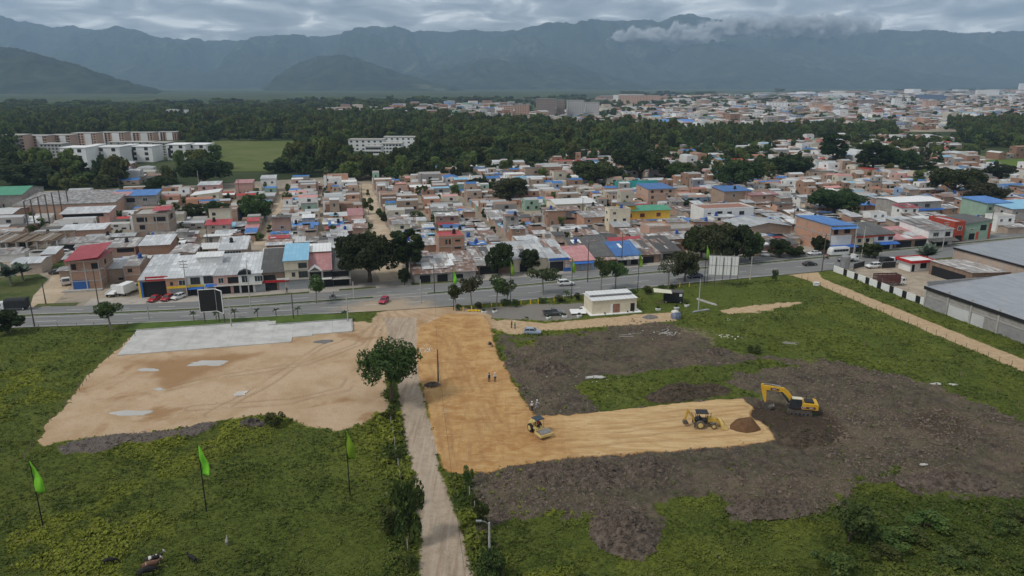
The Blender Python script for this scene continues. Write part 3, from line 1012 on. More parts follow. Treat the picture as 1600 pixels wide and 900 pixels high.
# low cloud volumes before the far range, standing inside the haze box
def low_cloud(px, py, D, wpx, hpx_, depth, dens, seed, label):
 X, Z = (px - 800) / (FPX * CP) * D, CH + D * up(py)
 W_, H_ = wpx / FPX * D, hpx_ / FPX * D
 bm = bmesh.new()
 bmesh.ops.create_icosphere(bm, subdivisions=3, radius=1.0)
 me = bpy.data.meshes.new('low_cloud_bank')
 bm.to_mesh(me)
 bm.free()
 o = obj('low_cloud_bank', me, None, None, (X, D, Z))
 o.scale = (W_ / 2, depth / 2, H_ / 2)
 m = bpy.data.materials.new('ridge_cloud_volume')
 m.use_nodes = True
 t = m.node_tree
 t.nodes.clear()
 ou = node(t, 'ShaderNodeOutputMaterial')
 pv = node(t, 'ShaderNodeVolumePrincipled')
 pv.inputs['Color'].default_value = (0.97, 0.98, 1, 1)
 oc = coords(t)
 ln = node(t, 'ShaderNodeVectorMath', operation='LENGTH')
 t.links.new(oc, ln.inputs[0])
 fall = math_node(t, 'SUBTRACT', 1.0, ln.outputs['Value'])
 mp = node(t, 'ShaderNodeMapping')
 mp.inputs['Location'].default_value = (seed * 3.1, seed, 0)
 mp.inputs['Scale'].default_value = (W_ / H_ * 0.8, 1.0, 1.0)
 t.links.new(oc, mp.inputs[0])
 f = noise(t, mp.outputs[0], 1.5, 5, 0.6, 0.3)
 d = math_node(t, 'ADD', math_node(t, 'MULTIPLY', fall, 0.9), math_node(t, 'MULTIPLY', math_node(t, 'SUBTRACT', f, 0.66), 1.6))
 d = math_node(t, 'MULTIPLY', math_node(t, 'MAXIMUM', d, 0.0), dens)
 t.links.new(d, pv.inputs['Density'])
 t.links.new(pv.outputs[0], ou.inputs['Volume'])
 me.materials.append(m)
 return tag(o, label, 'low_cloud', kind='stuff')


low_cloud(985, 56, 9700, 130, 34, 500, 0.20, 1, 'thin white low cloud wisp at the western shoulder of the peak')
low_cloud(1120, 44, 9700, 150, 40, 500, 0.20, 3, 'thin white low cloud wisp hiding the ridge beside the peak')
low_cloud(1055, 56, 9700, 120, 54, 500, 0.22, 1, 'white low cloud bank clinging to the slope under the pointed peak')
low_cloud(1225, 40, 9700, 260, 44, 500, 0.20, 2, 'white low cloud bank drifting along the ridge right of the pointed peak')
# ---------------------------------------------------------------- vegetation
M_LEAF_D = leafmat('dark_foliage', (0.022, 0.040, 0.012), (0.056, 0.084, 0.022))
M_LEAF_M = leafmat('green_foliage', (0.036, 0.062, 0.015), (0.092, 0.128, 0.030))
M_LEAF_L = leafmat('light_foliage', (0.055, 0.085, 0.018), (0.125, 0.150, 0.035))
M_LEAF_O = leafmat('olive_foliage', (0.040, 0.050, 0.018), (0.095, 0.100, 0.038))
M_LEAF_B = leafmat('blue_green_foliage', (0.050, 0.075, 0.050), (0.120, 0.150, 0.110))
M_BARK = flat('bark', (0.11, 0.085, 0.065), 0.95, 0.3, 2.0, spec=0.1)
M_BARKG = flat('pale_bark', (0.22, 0.20, 0.17), 0.95, 0.3, 2.0, spec=0.1)
M_FOREST = leafmat('forest_foliage', (0.062, 0.094, 0.027), (0.150, 0.188, 0.056), 0.25, 0.4)
M_FORESTD = leafmat('dark_forest_foliage', (0.044, 0.070, 0.024), (0.105, 0.140, 0.044), 0.25, 0.4)
M_FORESTL = leafmat('light_forest_foliage', (0.105, 0.135, 0.036), (0.205, 0.232, 0.068), 0.25, 0.4)


def leaf_quads(pos, nrm, size, rs, fold=0.25):
 """one folded quad per leaf clump"""
 n = len(pos)
 nrm = nrm / (np.linalg.norm(nrm, axis=1, keepdims=True) + 1e-9)
 r = rs.normal(size=(n, 3))
 t = np.cross(nrm, r)
 t /= np.linalg.norm(t, axis=1, keepdims=True) + 1e-9
 bt = np.cross(nrm, t)
 s = size[:, None]
 asp = rs.uniform(0.55, 1.0, (n, 1))
 p0 = pos - t * s * 0.5 - nrm * s * fold * 0.3
 p1 = pos - bt * s * 0.5 * asp + nrm * s * fold * 0.2
 p2 = pos + t * s * 0.5 - nrm * s * fold
 p3 = pos + bt * s * 0.5 * asp + nrm * s * fold * 0.2
 V = np.stack([p0, p1, p2, p3], 1).reshape(-1, 3)
 return V


def crown_mesh(name, seed, R, z0, z1, nblob, nleaf, ls, flat_top=0.0, hole=0.0, shape='ell'):
 rs = np.random.default_rng(seed)
 B = []
 zc, hz_ = (z0 + z1) / 2, (z1 - z0) / 2
 for i in range(nblob):
  th = rs.uniform(0, 2 * math.pi)
  q = math.sqrt(rs.uniform(0.02, 1.0)) * 0.78
  zz = rs.uniform(-0.75, 0.8)
  if flat_top:
   zz = rs.uniform(-0.5, 0.5) + flat_top * (1 - q * q) * 0.5
  lim = math.sqrt(max(0.05, 1 - (zz * 0.8) ** 2))
  br = R * rs.uniform(0.22, 0.40) * (1.0 if nblob < 14 else (0.85 if nblob < 30 else 0.66))
  B.append((math.cos(th) * q * R * lim, math.sin(th) * q * R * lim, zc + zz * hz_ * 0.8, br))
 B = np.array(B)
 wgt = B[:, 3] ** 2
 bi = rs.choice(len(B), nleaf, p=wgt / wgt.sum())
 d = rs.normal(size=(nleaf, 3))
 d[:, 2] = d[:, 2] * 0.9 + 0.25
 d /= np.linalg.norm(d, axis=1, keepdims=True)
 rad = rs.uniform(0.55, 1.08, nleaf) ** 0.6
 vs = min(1.0, hz_ / R * 1.3)
 pos = B[bi, :3] + d * (B[bi, 3] * rad)[:, None] * np.array([1, 1, max(0.55, vs)])
 nr = d + rs.normal(size=(nleaf, 3)) * 0.55 + np.array([0, 0, 0.35])
 V = leaf_quads(pos, nr, rs.uniform(0.6, 1.4, nleaf) * ls, rs)
 me = npmesh(name, V, np.arange(len(V)), np.full(nleaf, 4))
 return me, B


def trunk_mesh(name, B, z0, r, seed, lean=0.0, nl=6):
 rs = random.Random(seed)
 mb = MB()
 top = (lean * z0, 0.0, z0 + 0.3)
 mb.tube([(0, 0, -0.3), (lean * z0 * 0.3 + rs.uniform(-.1, .1), rs.uniform(-.1, .1), z0 * 0.5), top], [r * 1.25, r, r * 0.75], 7)
 idx = list(range(len(B)))
 rs.shuffle(idx)
 for i in idx[:nl]:
  b = B[i]
  mid = ((top[0] + b[0]) / 2 + rs.uniform(-.3, .3), (top[1] + b[1]) / 2 + rs.uniform(-.3, .3), top[2] * 0.55 + b[2] * 0.45 - 0.2)
  mb.tube([(top[0], top[1], top[2] - 0.3), mid, (b[0], b[1], b[2])], [r * 0.55, r * 0.35, r * 0.12], 5)
 return mb.mesh(name)


TREES = {}


def tree_proto(key, seed, R, z0, z1, nblob, nleaf, ls, mat, tr=0.25, bark=None, flat_top=0.0, lean=0.0, nl=6):
 cm, B = crown_mesh('crown', seed, R, z0, z1, nblob, nleaf, ls, flat_top)
 cm.materials.append(mat)
 tm = trunk_mesh('trunk', B, z0 + (z1 - z0) * 0.15, tr, seed, lean, nl)
 tm.materials.append(bark or M_BARK)
 TREES[key] = (cm, tm, R, z1)


# size of each kind: crown radius R and height z1 in metres before scaling
tree_proto('broad', 101, 5.0, 0.6, 9.0, 40, 6500, 0.50, M_LEAF_D, 0.34)
tree_proto('broad2', 102, 5.0, 0.6, 9.0, 36, 6000, 0.50, M_LEAF_M, 0.30)
tree_proto('broad3', 108, 5.0, 0.7, 9.0, 42, 5600, 0.50, M_LEAF_O, 0.30)
tree_proto('umbrella', 103, 7.0, 0.7, 9.0, 60, 11000, 0.55, M_LEAF_D, 0.42, flat_top=0.5, nl=9)
tree_proto('umbrella2', 104, 7.0, 0.7, 9.0, 54, 9500, 0.55, M_LEAF_M, 0.36, flat_top=0.5, nl=9)
tree_proto('round', 105, 4.0, 0.7, 7.2, 46, 7000, 0.40, M_LEAF_D, 0.28)
tree_proto('street', 106, 3.0, 2.2, 5.8, 10, 1300, 0.36, M_LEAF_M, 0.12, M_BARKG, lean=0.08, nl=8)
tree_proto('street2', 107, 3.0, 2.4, 5.6, 9, 1000, 0.36, M_LEAF_O, 0.11, M_BARKG, lean=-0.1, nl=8)
tree_proto('sparse', 109, 3.4, 2.2, 6.5, 12, 520, 0.34, M_LEAF_O, 0.13, M_BARKG, nl=11)
tree_proto('tall', 110, 3.2, 2.2, 13.0, 44, 6000, 0.50, M_LEAF_D, 0.26)
tree_proto('bamboo', 111, 4.2, 0.6, 9.0, 18, 4200, 0.45, M_LEAF_L, 0.12, nl=9)
tree_proto('shrub', 112, 1.8, 0.2, 2.6, 12, 1400, 0.24, M_LEAF_M, 0.07)
tree_proto('shrub2', 113, 1.8, 0.2, 2.6, 11, 1100, 0.26, M_LEAF_L, 0.06)
tree_proto('near', 114, 4.6, 1.5, 8.4, 60, 6200, 0.32, M_LEAF_M, 0.20, flat_top=0.25, nl=12)


def tree_at(X, Y, h, R, key, label, group=None, z=None, name='tree', cat='tree'):
 cm, tm, R0, H0 = TREES[key]
 z = zat(X, Y) if z is None else z
 t = thing(name, label, cat, (X, Y, z), rng.uniform(0, 6.28), group)
 t.scale = (R / R0, R / R0, h / H0)
 obj('crown', cm, None, t)
 obj('trunk', tm, None, t)
 return t


def tree_px(x, yb, yt, hw, key, label, group=None, name='tree', cat='tree'):
 X, Y = G(x, yb)
 k = ppm(X, Y)
 return tree_at(X, Y, (yb - yt) / k / 0.97, hw / k * 1.17, key, label, group, name=name, cat=cat)


# trees that the photograph shows one by one
T_ = [
 (612, 628, 525, 48, 'near', 'leafy dark green tree leaning over the dirt track'),
 (578, 441, 362, 47, 'umbrella', 'huge dark spreading tree at the corner of the sandy street'),
 (637, 432, 352, 27, 'tall', 'tall dark tree across the sandy street from the spreading one'),
 (632, 446, 418, 10, 'round', 'small dark round tree at the shack corner by the street'),
 (781, 430, 379, 23, 'round', 'dense round mango tree beside the road in front of the dark shed'),
 (826, 425, 388, 18, 'round', 'smaller dense round tree beside the mango tree'),
 (494, 474, 432, 20, 'street', 'small round leafed tree on the road median before the shops'),
 (175, 516, 472, 28, 'street', 'loose bushy tree on the fence line beside the concrete slab'),
 (12, 522, 484, 25, 'round', 'dark bush beside the road below the canvas truck'),
 (713, 487, 446, 17, 'street', 'thin crooked roadside tree beside the first green flag of the road row'),
 (738, 484, 430, 24, 'street2', 'spreading roadside tree behind the yellow bollards'),
 (776, 478, 433, 21, 'street', 'thin roadside tree with forked trunk before the mango tree'),
 (792, 478, 438, 16, 'street2', 'slim roadside tree leaning beside the second flag of the road row'),
 (849, 461, 415, 26, 'street2', 'open crowned roadside tree behind the white off-road car'),
 (939, 455, 405, 19, 'street', 'roadside tree with full crown behind the cream hut'),
 (962, 452, 410, 20, 'street', 'roadside tree beside the full crowned one near the cream hut'),
 (1044, 448, 400, 24, 'sparse', 'half bare roadside tree before the dark roofed shacks'),
 (1070, 440, 389, 22, 'broad3', 'dark olive tree beside the half bare roadside tree'),
 (1095, 404, 352, 26, 'broad2', 'leafy tree in the grove opposite the billboard back'),
 (1118, 409, 346, 30, 'broad3', 'tall olive tree in the grove opposite the billboard back'),
 (1150, 410, 350, 27, 'broad', 'dark tree in the grove opposite the billboard back'),
 (1172, 406, 358, 19, 'broad2', 'small end tree of the grove near the white parked car'),
 (1218, 402, 373, 19, 'round', 'dense dark tree between the parked white cars'),
 (1243, 400, 384, 14, 'broad2', 'low bushy tree beside the dense dark tree of the car park'),
 (1280, 396, 368, 14, 'broad', 'dark tree at the foot of the orange brick block'),
 (1358, 402, 377, 17, 'broad2', 'small tree on the highway edge beside the minibus'),
 (1302, 336, 293, 40, 'umbrella', 'wide dark tree behind the blue roofed brick block'),
 (1152, 300, 250, 38, 'umbrella', 'wide dark tree behind the white house with the blue awning'),
 (800, 316, 276, 30, 'broad3', 'olive broad tree among the zinc roofs'),
 (748, 297, 277, 18, 'broad', 'dark low tree beside the olive tree among zinc roofs'),
 (401, 346, 303, 27, 'broad2', 'leafy tree at the dusty side street'),
 (345, 345, 313, 24, 'broad', 'dark tree next to the unfinished brick house'),
 (300, 345, 318, 22, 'broad2', 'low tree beside the dark one in the left gardens'),
 (450, 322, 302, 8, 'shrub', 'little bush at the back of the side street'),
 (928, 290, 250, 36, 'umbrella2', 'bright spreading tree in the middle of the town'),
 (1000, 282, 228, 42, 'umbrella', 'giant dark tree with pale trunk behind the teal wall'),
 (955, 285, 258, 20, 'broad', 'dark tree between the bright and the giant tree'),
 (1055, 285, 252, 26, 'broad2', 'round leafy tree behind the blue roofed brick house'),
 (1490, 308, 260, 42, 'umbrella2', 'big bright tree by the green sports field'),
 (1532, 326, 285, 34, 'broad3', 'brownish olive tree below the bright tree'),
 (1558, 284, 257, 26, 'round', 'dense tree beside the green sports field'),
 (1440, 282, 250, 22, 'tall', 'tall dark tree beside the sports field'),
 (1300, 262, 205, 22, 'tall', 'tall tree standing above the far roofs'),
 (1362, 275, 220, 26, 'tall', 'tall dark tree among the far roofs on the east side'),
 (1405, 275, 230, 28, 'umbrella', 'spreading dark tree among the far eastern roofs'),
 (1235, 278, 240, 34, 'broad', 'dark tree among roofs left of the tall eastern ones'),
 (1400, 335, 312, 12, 'broad', 'small tree beside the grey house with blue awning'),
 (1368, 318, 305, 16, 'broad', 'low garden tree behind the brick block street'),
 (655, 352, 330, 14, 'shrub2', 'pale bush at the mouth of the sandy street'),
 (576, 335, 306, 9, 'bamboo', 'leafy tree on the verge of the sandy street'),
 (640, 418, 376, 22, 'broad', 'dark tree leaning over the sandy street wall'),
 (1078, 328, 310, 14, 'broad', 'dark tree beside the yellow two storey house'),
 (1075, 398, 362, 12, 'broad2', 'low tree at the back of the dark roofed shacks'),
 (930, 366, 352, 16, 'broad', 'dark garden tree behind the zinc shop roofs'),
 (770, 372, 352, 5, 'tall', 'slender dark tree before the blue patched roof'),
 (320, 292, 245, 42, 'umbrella', 'wide dark tree below the white apartment houses'),
 (52, 292, 254, 44, 'broad', 'broad dark tree behind the green roofed hall'),
 (120, 288, 268, 30, 'broad2', 'low trees edge beside the long warehouse'),
 (255, 305, 275, 24, 'broad', 'dark tree behind the blue roofed corner house'),
]
for r in T_:
 tree_px(*r)
for (x, yb, yt, hw, key, lb) in [(640, 850, 742, 24, 'shrub', 'tall bush leaning over the dirt track with dark shade below'), (612, 830, 790, 24, 'shrub2', 'dense low bush beside the tall one on the track verge'), (628, 800, 762, 18, 'shrub2', 'leafy bush on the track verge above the green flag'),
                                 (432, 668, 645, 15, 'shrub2', 'low bush beside the pile of branches on the lot edge'), (732, 765, 728, 8, 'shrub2', 'upright leafy bush at the corner of the ochre platform'),
                                 (752, 830, 790, 12, 'shrub', 'bush on the fence line beside the churned soil'), (770, 905, 855, 22, 'shrub', 'dark bush at the foot of the concrete lamp post'), (1325, 850, 795, 34, 'shrub', 'dark shrub at the edge of the churned soil'),
                                 (1300, 900, 860, 30, 'shrub2', 'light green shrub in the rough meadow'), (1210, 440, 422, 5, 'shrub', 'tiny dark bush in the meadow by the road'), (1180, 552, 540, 12, 'shrub2', 'low bush in the weeds beside the rubble heap')]:
 tree_px(x, yb, yt, hw, key, lb, name='shrub', cat='shrub')


for i, (x, yb, yt, hw, key) in enumerate([(608, 660, 640, 11, 'shrub2'), (620, 722, 702, 11, 'shrub2'), (634, 778, 752, 13, 'shrub2'), (636, 890, 866, 14, 'shrub2')]):
 tree_px(x, yb, yt, hw, key, 'leafy weed bush on the fence verge along the track', 'weed bushes on the track verge', name='shrub', cat='shrub')
for i, (x, yb, yt, hw, key) in enumerate([(742, 792, 776, 7, 'shrub2'), (757, 858, 840, 9, 'shrub2'), (780, 905, 880, 12, 'shrub2')]):
 tree_px(x, yb, yt, hw, key, 'weed bush on the fence line below the churned soil', 'weed bushes on the soil side fence', name='shrub', cat='shrub')
for i in range(9):
 x, yb = 1350 + (i * 71) % 260, 812 + (i * 37) % 84
 tree_px(x, yb, yb - 15 - (i * 7) % 12, 18 + (i * 5) % 14, 'shrub2', 'low shrub in the rough scrub beyond the soil bank', 'shrubs of the rough scrub', name='shrub', cat='shrub')
for i, (x, yb) in enumerate([(718, 486), (746, 484), (790, 480), (806, 480), (848, 474), (872, 473), (900, 470), (925, 468), (1036, 456), (1052, 455), (990, 464), (1010, 461)]):
 tree_px(x, yb, yb - 9 - i % 4, 6 + i % 3, 'shrub', 'small planted bush between the bollards and the highway', 'bushes planted along the highway', name='shrub', cat='shrub')

# palms
def frond(mb, L, az, el, w, droop, n=7, pinn=True):
 pts = []
 for i in range(n):
  s = i / (n - 1)
  r = L * s * math.cos(el) * (1 - 0.15 * s)
  z = L * s * math.sin(el) - droop * s * s * L
  pts.append(Vector((math.cos(az) * r, math.sin(az) * r, z)))
 side = Vector((-math.sin(az), math.cos(az), 0))
 o = len(mb.v)
 for i, p in enumerate(pts):
  s = i / (n - 1)
  ww = w * math.sin(math.pi * min(0.97, 0.12 + 0.88 * s)) ** 0.7
  mb.v += [tuple(p + side * ww - Vector((0, 0, ww * 0.45))), tuple(p), tuple(p - side * ww - Vector((0, 0, ww * 0.45)))]
 for i in range(n - 1):
  a = o + 3 * i
  mb.f += [(a, a + 1, a + 4, a + 3), (a + 1, a + 2, a + 5, a + 4)]
 return mb


def palm_px(x, yb, h, L, nf, label, mat, group=None, w=0.28, fan=False):
 X, Y = G(x, yb)
 t = thing('palm', label, 'palm', (X, Y, zat(X, Y)), rng.uniform(0, 6), group)
 obj('trunk', MB().tube([(0, 0, -0.2), (0.05, 0, h * 0.5), (0, 0, h)], [0.16, 0.11, 0.1] if not fan else [0.3, 0.26, 0.24], 7), M_BARKG, t)
 for i in range(nf):
  mb = MB()
  el = rng.uniform(0.1, 1.1)
  frond(mb, L * rng.uniform(0.8, 1.1), 2 * math.pi * i / nf + rng.uniform(-.2, .2), el, w if not fan else w * 1.8, rng.uniform(0.35, 0.75) if not fan else 0.2)
  o = obj('frond', mb, mat, t)
  o.location = (0, 0, h)
 return t


for i, (x, yb) in enumerate([(303, 501), (338, 500), (367, 498), (403, 497), (432, 496), (466, 494), (540, 501)]):
 palm_px(x, yb, 2.0, 1.5, 8, 'young slender palm planted on the grass island above the slab', M_LEAF_D, 'young palms on the grass island')
for (x, yb, lb) in [(885, 466, 'small palm beside the yellow bollards near the pickup'), (916, 470, 'feathery palm at the back corner of the cream hut'), (973, 462, 'little palm between the cream hut and the road')]:
 palm_px(x, yb, 1.6, 2.0, 10, lb, M_LEAF_M)
palm_px(18, 446, 3.4, 4.6, 26, 'big blue green fan palm on the grass by the sandy lane', M_LEAF_B, w=0.6, fan=True)
palm_px(36, 438, 3.0, 4.0, 24, 'second blue green fan palm behind the big one by the lane', M_LEAF_B, w=0.6, fan=True)
palm_px(1447, 414, 3.4, 5.0, 26, 'large fan shaped palm behind the red roofed gate booth', M_LEAF_B, w=0.6, fan=True)
palm_px(1432, 376, 4.0, 2.6, 10, 'feathery palm before the pink zinc roofs', M_LEAF_O)
palm_px(1553, 358, 3.5, 2.6, 10, 'reddish brown palm at the corner of the eastern street', M_LEAF_O)


# ---------------------------------------------------------------- far woods: one mass, tree shapes spread over it
def gn_scatter(name, pts, scales, protos, label, cat):
 """points carry a size; every point becomes one of the tree shapes"""
 me = bpy.data.meshes.new(name)
 me.vertices.add(len(pts))
 me.vertices.foreach_set('co', np.asarray(pts, np.float32).ravel())
 at = me.attributes.new('size', 'FLOAT_VECTOR', 'POINT')
 at.data.foreach_set('vector', np.asarray(scales, np.float32).ravel())
 at = me.attributes.new('turn', 'FLOAT', 'POINT')
 at.data.foreach_set('value', nrng.uniform(0, 6.28, len(pts)).astype(np.float32))
 at = me.attributes.new('which', 'INT', 'POINT')
 at.data.foreach_set('value', nrng.integers(0, len(protos), len(pts)).astype(np.int32))
 o = obj(name, me)
 coll = bpy.data.collections.new(name + '_shapes')
 for i, p in enumerate(protos):
  q = bpy.data.objects.new('%s_shape_%02d' % (name, i), p)
  coll.objects.link(q)
 ng = bpy.data.node_groups.new(name, 'GeometryNodeTree')
 ng.interface.new_socket('Geometry', in_out='INPUT', socket_type='NodeSocketGeometry')
 ng.interface.new_socket('Geometry', in_out='OUTPUT', socket_type='NodeSocketGeometry')
 gi, go = ng.nodes.new('NodeGroupInput'), ng.nodes.new('NodeGroupOutput')
 ci = ng.nodes.new('GeometryNodeCollectionInfo')
 ci.inputs['Collection'].default_value = coll
 ci.inputs['Separate Children'].default_value = True
 ci.inputs['Reset Children'].default_value = True
 ip = ng.nodes.new('GeometryNodeInstanceOnPoints')
 ip.inputs['Pick Instance'].default_value = True

 def attr(n, typ):
  a = ng.nodes.new('GeometryNodeInputNamedAttribute')
  a.data_type = typ
  a.inputs[0].default_value = n
  return a.outputs[0]
 cx = ng.nodes.new('ShaderNodeCombineXYZ')
 ng.links.new(attr('turn', 'FLOAT'), cx.inputs[2])
 e2r = ng.nodes.new('FunctionNodeEulerToRotation')
 ng.links.new(cx.outputs[0], e2r.inputs[0])
 ng.links.new(gi.outputs[0], ip.inputs['Points'])
 ng.links.new(ci.outputs[0], ip.inputs['Instance'])
 ng.links.new(attr('which', 'INT'), ip.inputs['Instance Index'])
 ng.links.new(e2r.outputs[0], ip.inputs['Rotation'])
 ng.links.new(attr('size', 'FLOAT_VECTOR'), ip.inputs['Scale'])
 ng.links.new(ip.outputs[0], go.inputs[0])
 md = o.modifiers.new('scatter', 'NODES')
 md.node_group = ng
 return tag(o, label, cat, kind='stuff')


FPROTO = []
for i, (R, z0, z1, nb, nl, ls, mt) in enumerate([(5, 0.5, 9, 16, 900, 1.05, M_FOREST), (5, 0.3, 9, 12, 800, 1.15, M_FORESTD), (4, 0.5, 11, 16, 850, 1.05, M_FORESTL), (6, 1.0, 8, 18, 1000, 1.1, M_FORESTL), (5, 0.2, 8, 14, 850, 1.0, M_FORESTL), (5, 0.5, 9, 15, 850, 1.1, M_FORESTD)]):
 me, B = crown_mesh('wood_tree', 300 + i, R, z0, z1, nb, nl, ls)
 tm = MB().tube([(0, 0, -0.5), (0, 0, z1 * 0.6)], [0.35, 0.2], 5)
 me.materials.append(mt)
 FPROTO.append(me)


def scatter_px(poly_px, spacing, hrange, rrange, holes=(), jitter=1.0):
 """random points on the ground inside a photographed outline"""
 poly = wpoly(poly_px)
 xs, ys = [p[0] for p in poly], [p[1] for p in poly]
 area = 0.5 * abs(sum(poly[i][0] * poly[(i + 1) % len(poly)][1] - poly[(i + 1) % len(poly)][0] * poly[i][1] for i in range(len(poly))))
 n = int((max(xs) - min(xs)) * (max(ys) - min(ys)) / spacing ** 2)
 n = min(n, 60000)
 P = np.stack([nrng.uniform(min(xs), max(xs), n), nrng.uniform(min(ys), max(ys), n)], 1)
 ok = sdf(poly, P[:, 0], P[:, 1]) > 0
 for h in holes:
  ok &= sdf(h, P[:, 0], P[:, 1]) < 0
 P = P[ok]
 h = nrng.uniform(*hrange, len(P))
 r = nrng.uniform(*rrange, len(P))
 pts = np.concatenate([P, np.full((len(P), 1), -0.2)], 1)
 sc = np.stack([r / 5, r / 5, h / 9], 1)
 return pts, sc


FIELD = wpoly([(316, 220), (462, 220), (470, 246), (440, 268), (340, 268), (322, 250)])
APT1 = wpoly([(0, 262), (40, 222), (285, 218), (330, 252), (262, 285), (130, 285)])
APT2 = wpoly([(535, 244), (555, 222), (668, 222), (655, 248), (610, 262), (560, 264)])
SPORT = wpoly([(1490, 252), (1640, 246), (1640, 272), (1540, 272)])
P_, S_ = [], []
for poly, sp, hr, rr in [
 ([(-60, 285), (-60, 192), (120, 184), (300, 184), (480, 186), (700, 184), (800, 196), (800, 250), (700, 262), (640, 285), (575, 284), (480, 284), (420, 270), (330, 268), (260, 290), (120, 300)], 9.5, (5, 19), (3.5, 9)),
 ([(800, 196), (960, 204), (1060, 205), (1060, 248), (960, 246), (900, 248), (840, 258), (790, 262)], 9.0, (5, 19), (3.5, 9)),
 ([(1060, 208), (1240, 203), (1400, 203), (1400, 214), (1240, 218), (1150, 226), (1060, 232)], 9, (7, 14), (4, 7)),
 ([(1040, 238), (1110, 236), (1240, 246), (1240, 262), (1110, 264), (1040, 262)], 11, (7, 13), (4, 7)),
 ([(1040, 262), (1240, 262), (1250, 280), (1110, 300), (1040, 285)], 19, (7, 12), (4, 7)),
 ([(1330, 225), (1400, 215), (1480, 232), (1500, 250), (1430, 262), (1350, 262)], 15, (7, 14), (4, 7)),
 ([(640, 268), (880, 246), (965, 246), (900, 262), (700, 284)], 10, (7, 13), (4, 6.5)),
 ([(1480, 196), (1660, 192), (1660, 232), (1520, 228)], 8.5, (9, 16), (4, 7)),
 ([(-80, 192), (-80, 173), (250, 171), (420, 168), (560, 165), (640, 166), (640, 185), (300, 186)], 22, (9, 16), (8, 13)),
 ([(-150, 178), (-150, 164), (300, 163), (560, 159), (760, 156), (760, 161), (420, 167)], 55, (10, 18), (16, 30)),
 ([(560, 166), (800, 160), (800, 166), (640, 176)], 60, (8, 15), (10, 16)),
 ([(1000, 150), (1250, 152), (1240, 165), (1000, 168)], 60, (9, 16), (10, 16)),
 ([(700, 156), (1000, 150), (1000, 155), (760, 162)], 110, (9, 16), (16, 26)),
 ([(1000, 150), (1800, 143), (1800, 146), (1000, 154)], 170, (10, 18), (22, 40)),
 ([(800, 150), (1800, 138), (1800, 140.5), (800, 153)], 420, (14, 24), (50, 90)),
]:
 p, s = scatter_px(poly, sp, hr, rr, (FIELD, APT1, APT2, SPORT))
 P_.append(p)
 S_.append(s)
gn_scatter('woods', np.concatenate(P_), np.concatenate(S_), FPROTO, 'dark green belts of trees between the town and the mountains', 'woods')
# single trees spread through the far city, too many and too small to tell apart
p, s = scatter_px([(640, 190), (800, 160), (1000, 158), (1250, 150), (1700, 142), (1700, 205), (1250, 204), (1000, 206), (820, 198)], 52, (6, 13), (5, 11))
p2, s2 = scatter_px([(1060, 246), (1250, 222), (1420, 214), (1700, 232), (1700, 300), (1420, 292), (1240, 262), (1060, 290)], 21, (5, 11), (3.5, 7), (SPORT,))
p3, s3 = scatter_px([(640, 285), (800, 255), (1060, 245), (1060, 285), (860, 300), (640, 320)], 24, (4, 8), (2.5, 5), ())
p4, s4 = scatter_px([(0, 400), (0, 300), (300, 296), (580, 290), (900, 285), (1300, 270), (1640, 290), (1640, 345), (1400, 372), (1100, 390), (860, 400), (640, 405), (330, 425)], 19, (2.8, 5.2), (1.4, 2.8))
gn_scatter('city_trees', np.concatenate([p, p2, p3, p4]), np.concatenate([s, s2, s3, s4]), FPROTO, 'scattered trees between the crowded far roofs', 'trees')


# ---------------------------------------------------------------- grass, weeds, clods: masses nobody could count
def tuft_material():
 m, t, b = new_mat('grass_blades')
 A = node(t, 'ShaderNodeAttribute', attribute_name='tint')
 s = node(t, 'ShaderNodeSeparateColor')
 t.links.new(A.outputs['Color'], s.inputs[0])
 c = mixrgb(t, s.outputs[1], (0.064, 0.094, 0.017, 1), (0.158, 0.192, 0.038, 1))
 c = mixrgb(t, s.outputs[0], c, (0.255, 0.28, 0.038, 1))
 c = mixrgb(t, s.outputs[2], c, (0.19, 0.16, 0.085, 1))
 t.links.new(c, b.inputs['Base Color'])
 b.inputs['Roughness'].default_value = 0.7
 b.inputs['Specular IOR Level'].default_value = 0.2
 tr = node(t, 'ShaderNodeBsdfTranslucent')
 t.links.new(c, tr.inputs[0])
 ms = node(t, 'ShaderNodeMixShader')
 ms.inputs[0].default_value = 0.3
 t.links.new(b.outputs[0], ms.inputs[1])
 t.links.new(tr.outputs[0], ms.inputs[2])
 t.links.new(ms.outputs[0], t.nodes['Material Output'].inputs[0])
 return m


M_TUFT = tuft_material()


def site_samples(n, seed, far=200, u0=-0.86, u1=0.92):
 rs = np.random.default_rng(seed)
 # even in the picture's depth: more samples close by, where single tufts show
 y = 58 * (far / 58) ** rs.uniform(0, 1, n)
 X = rs.uniform(u0, u1, n) * y
 Z, w = terrain(X, y)
 a, b = toL(X, y)
 keep = b < smooth_interp(a, RN) - 1.2
 return rs, X, y, Z, w, keep


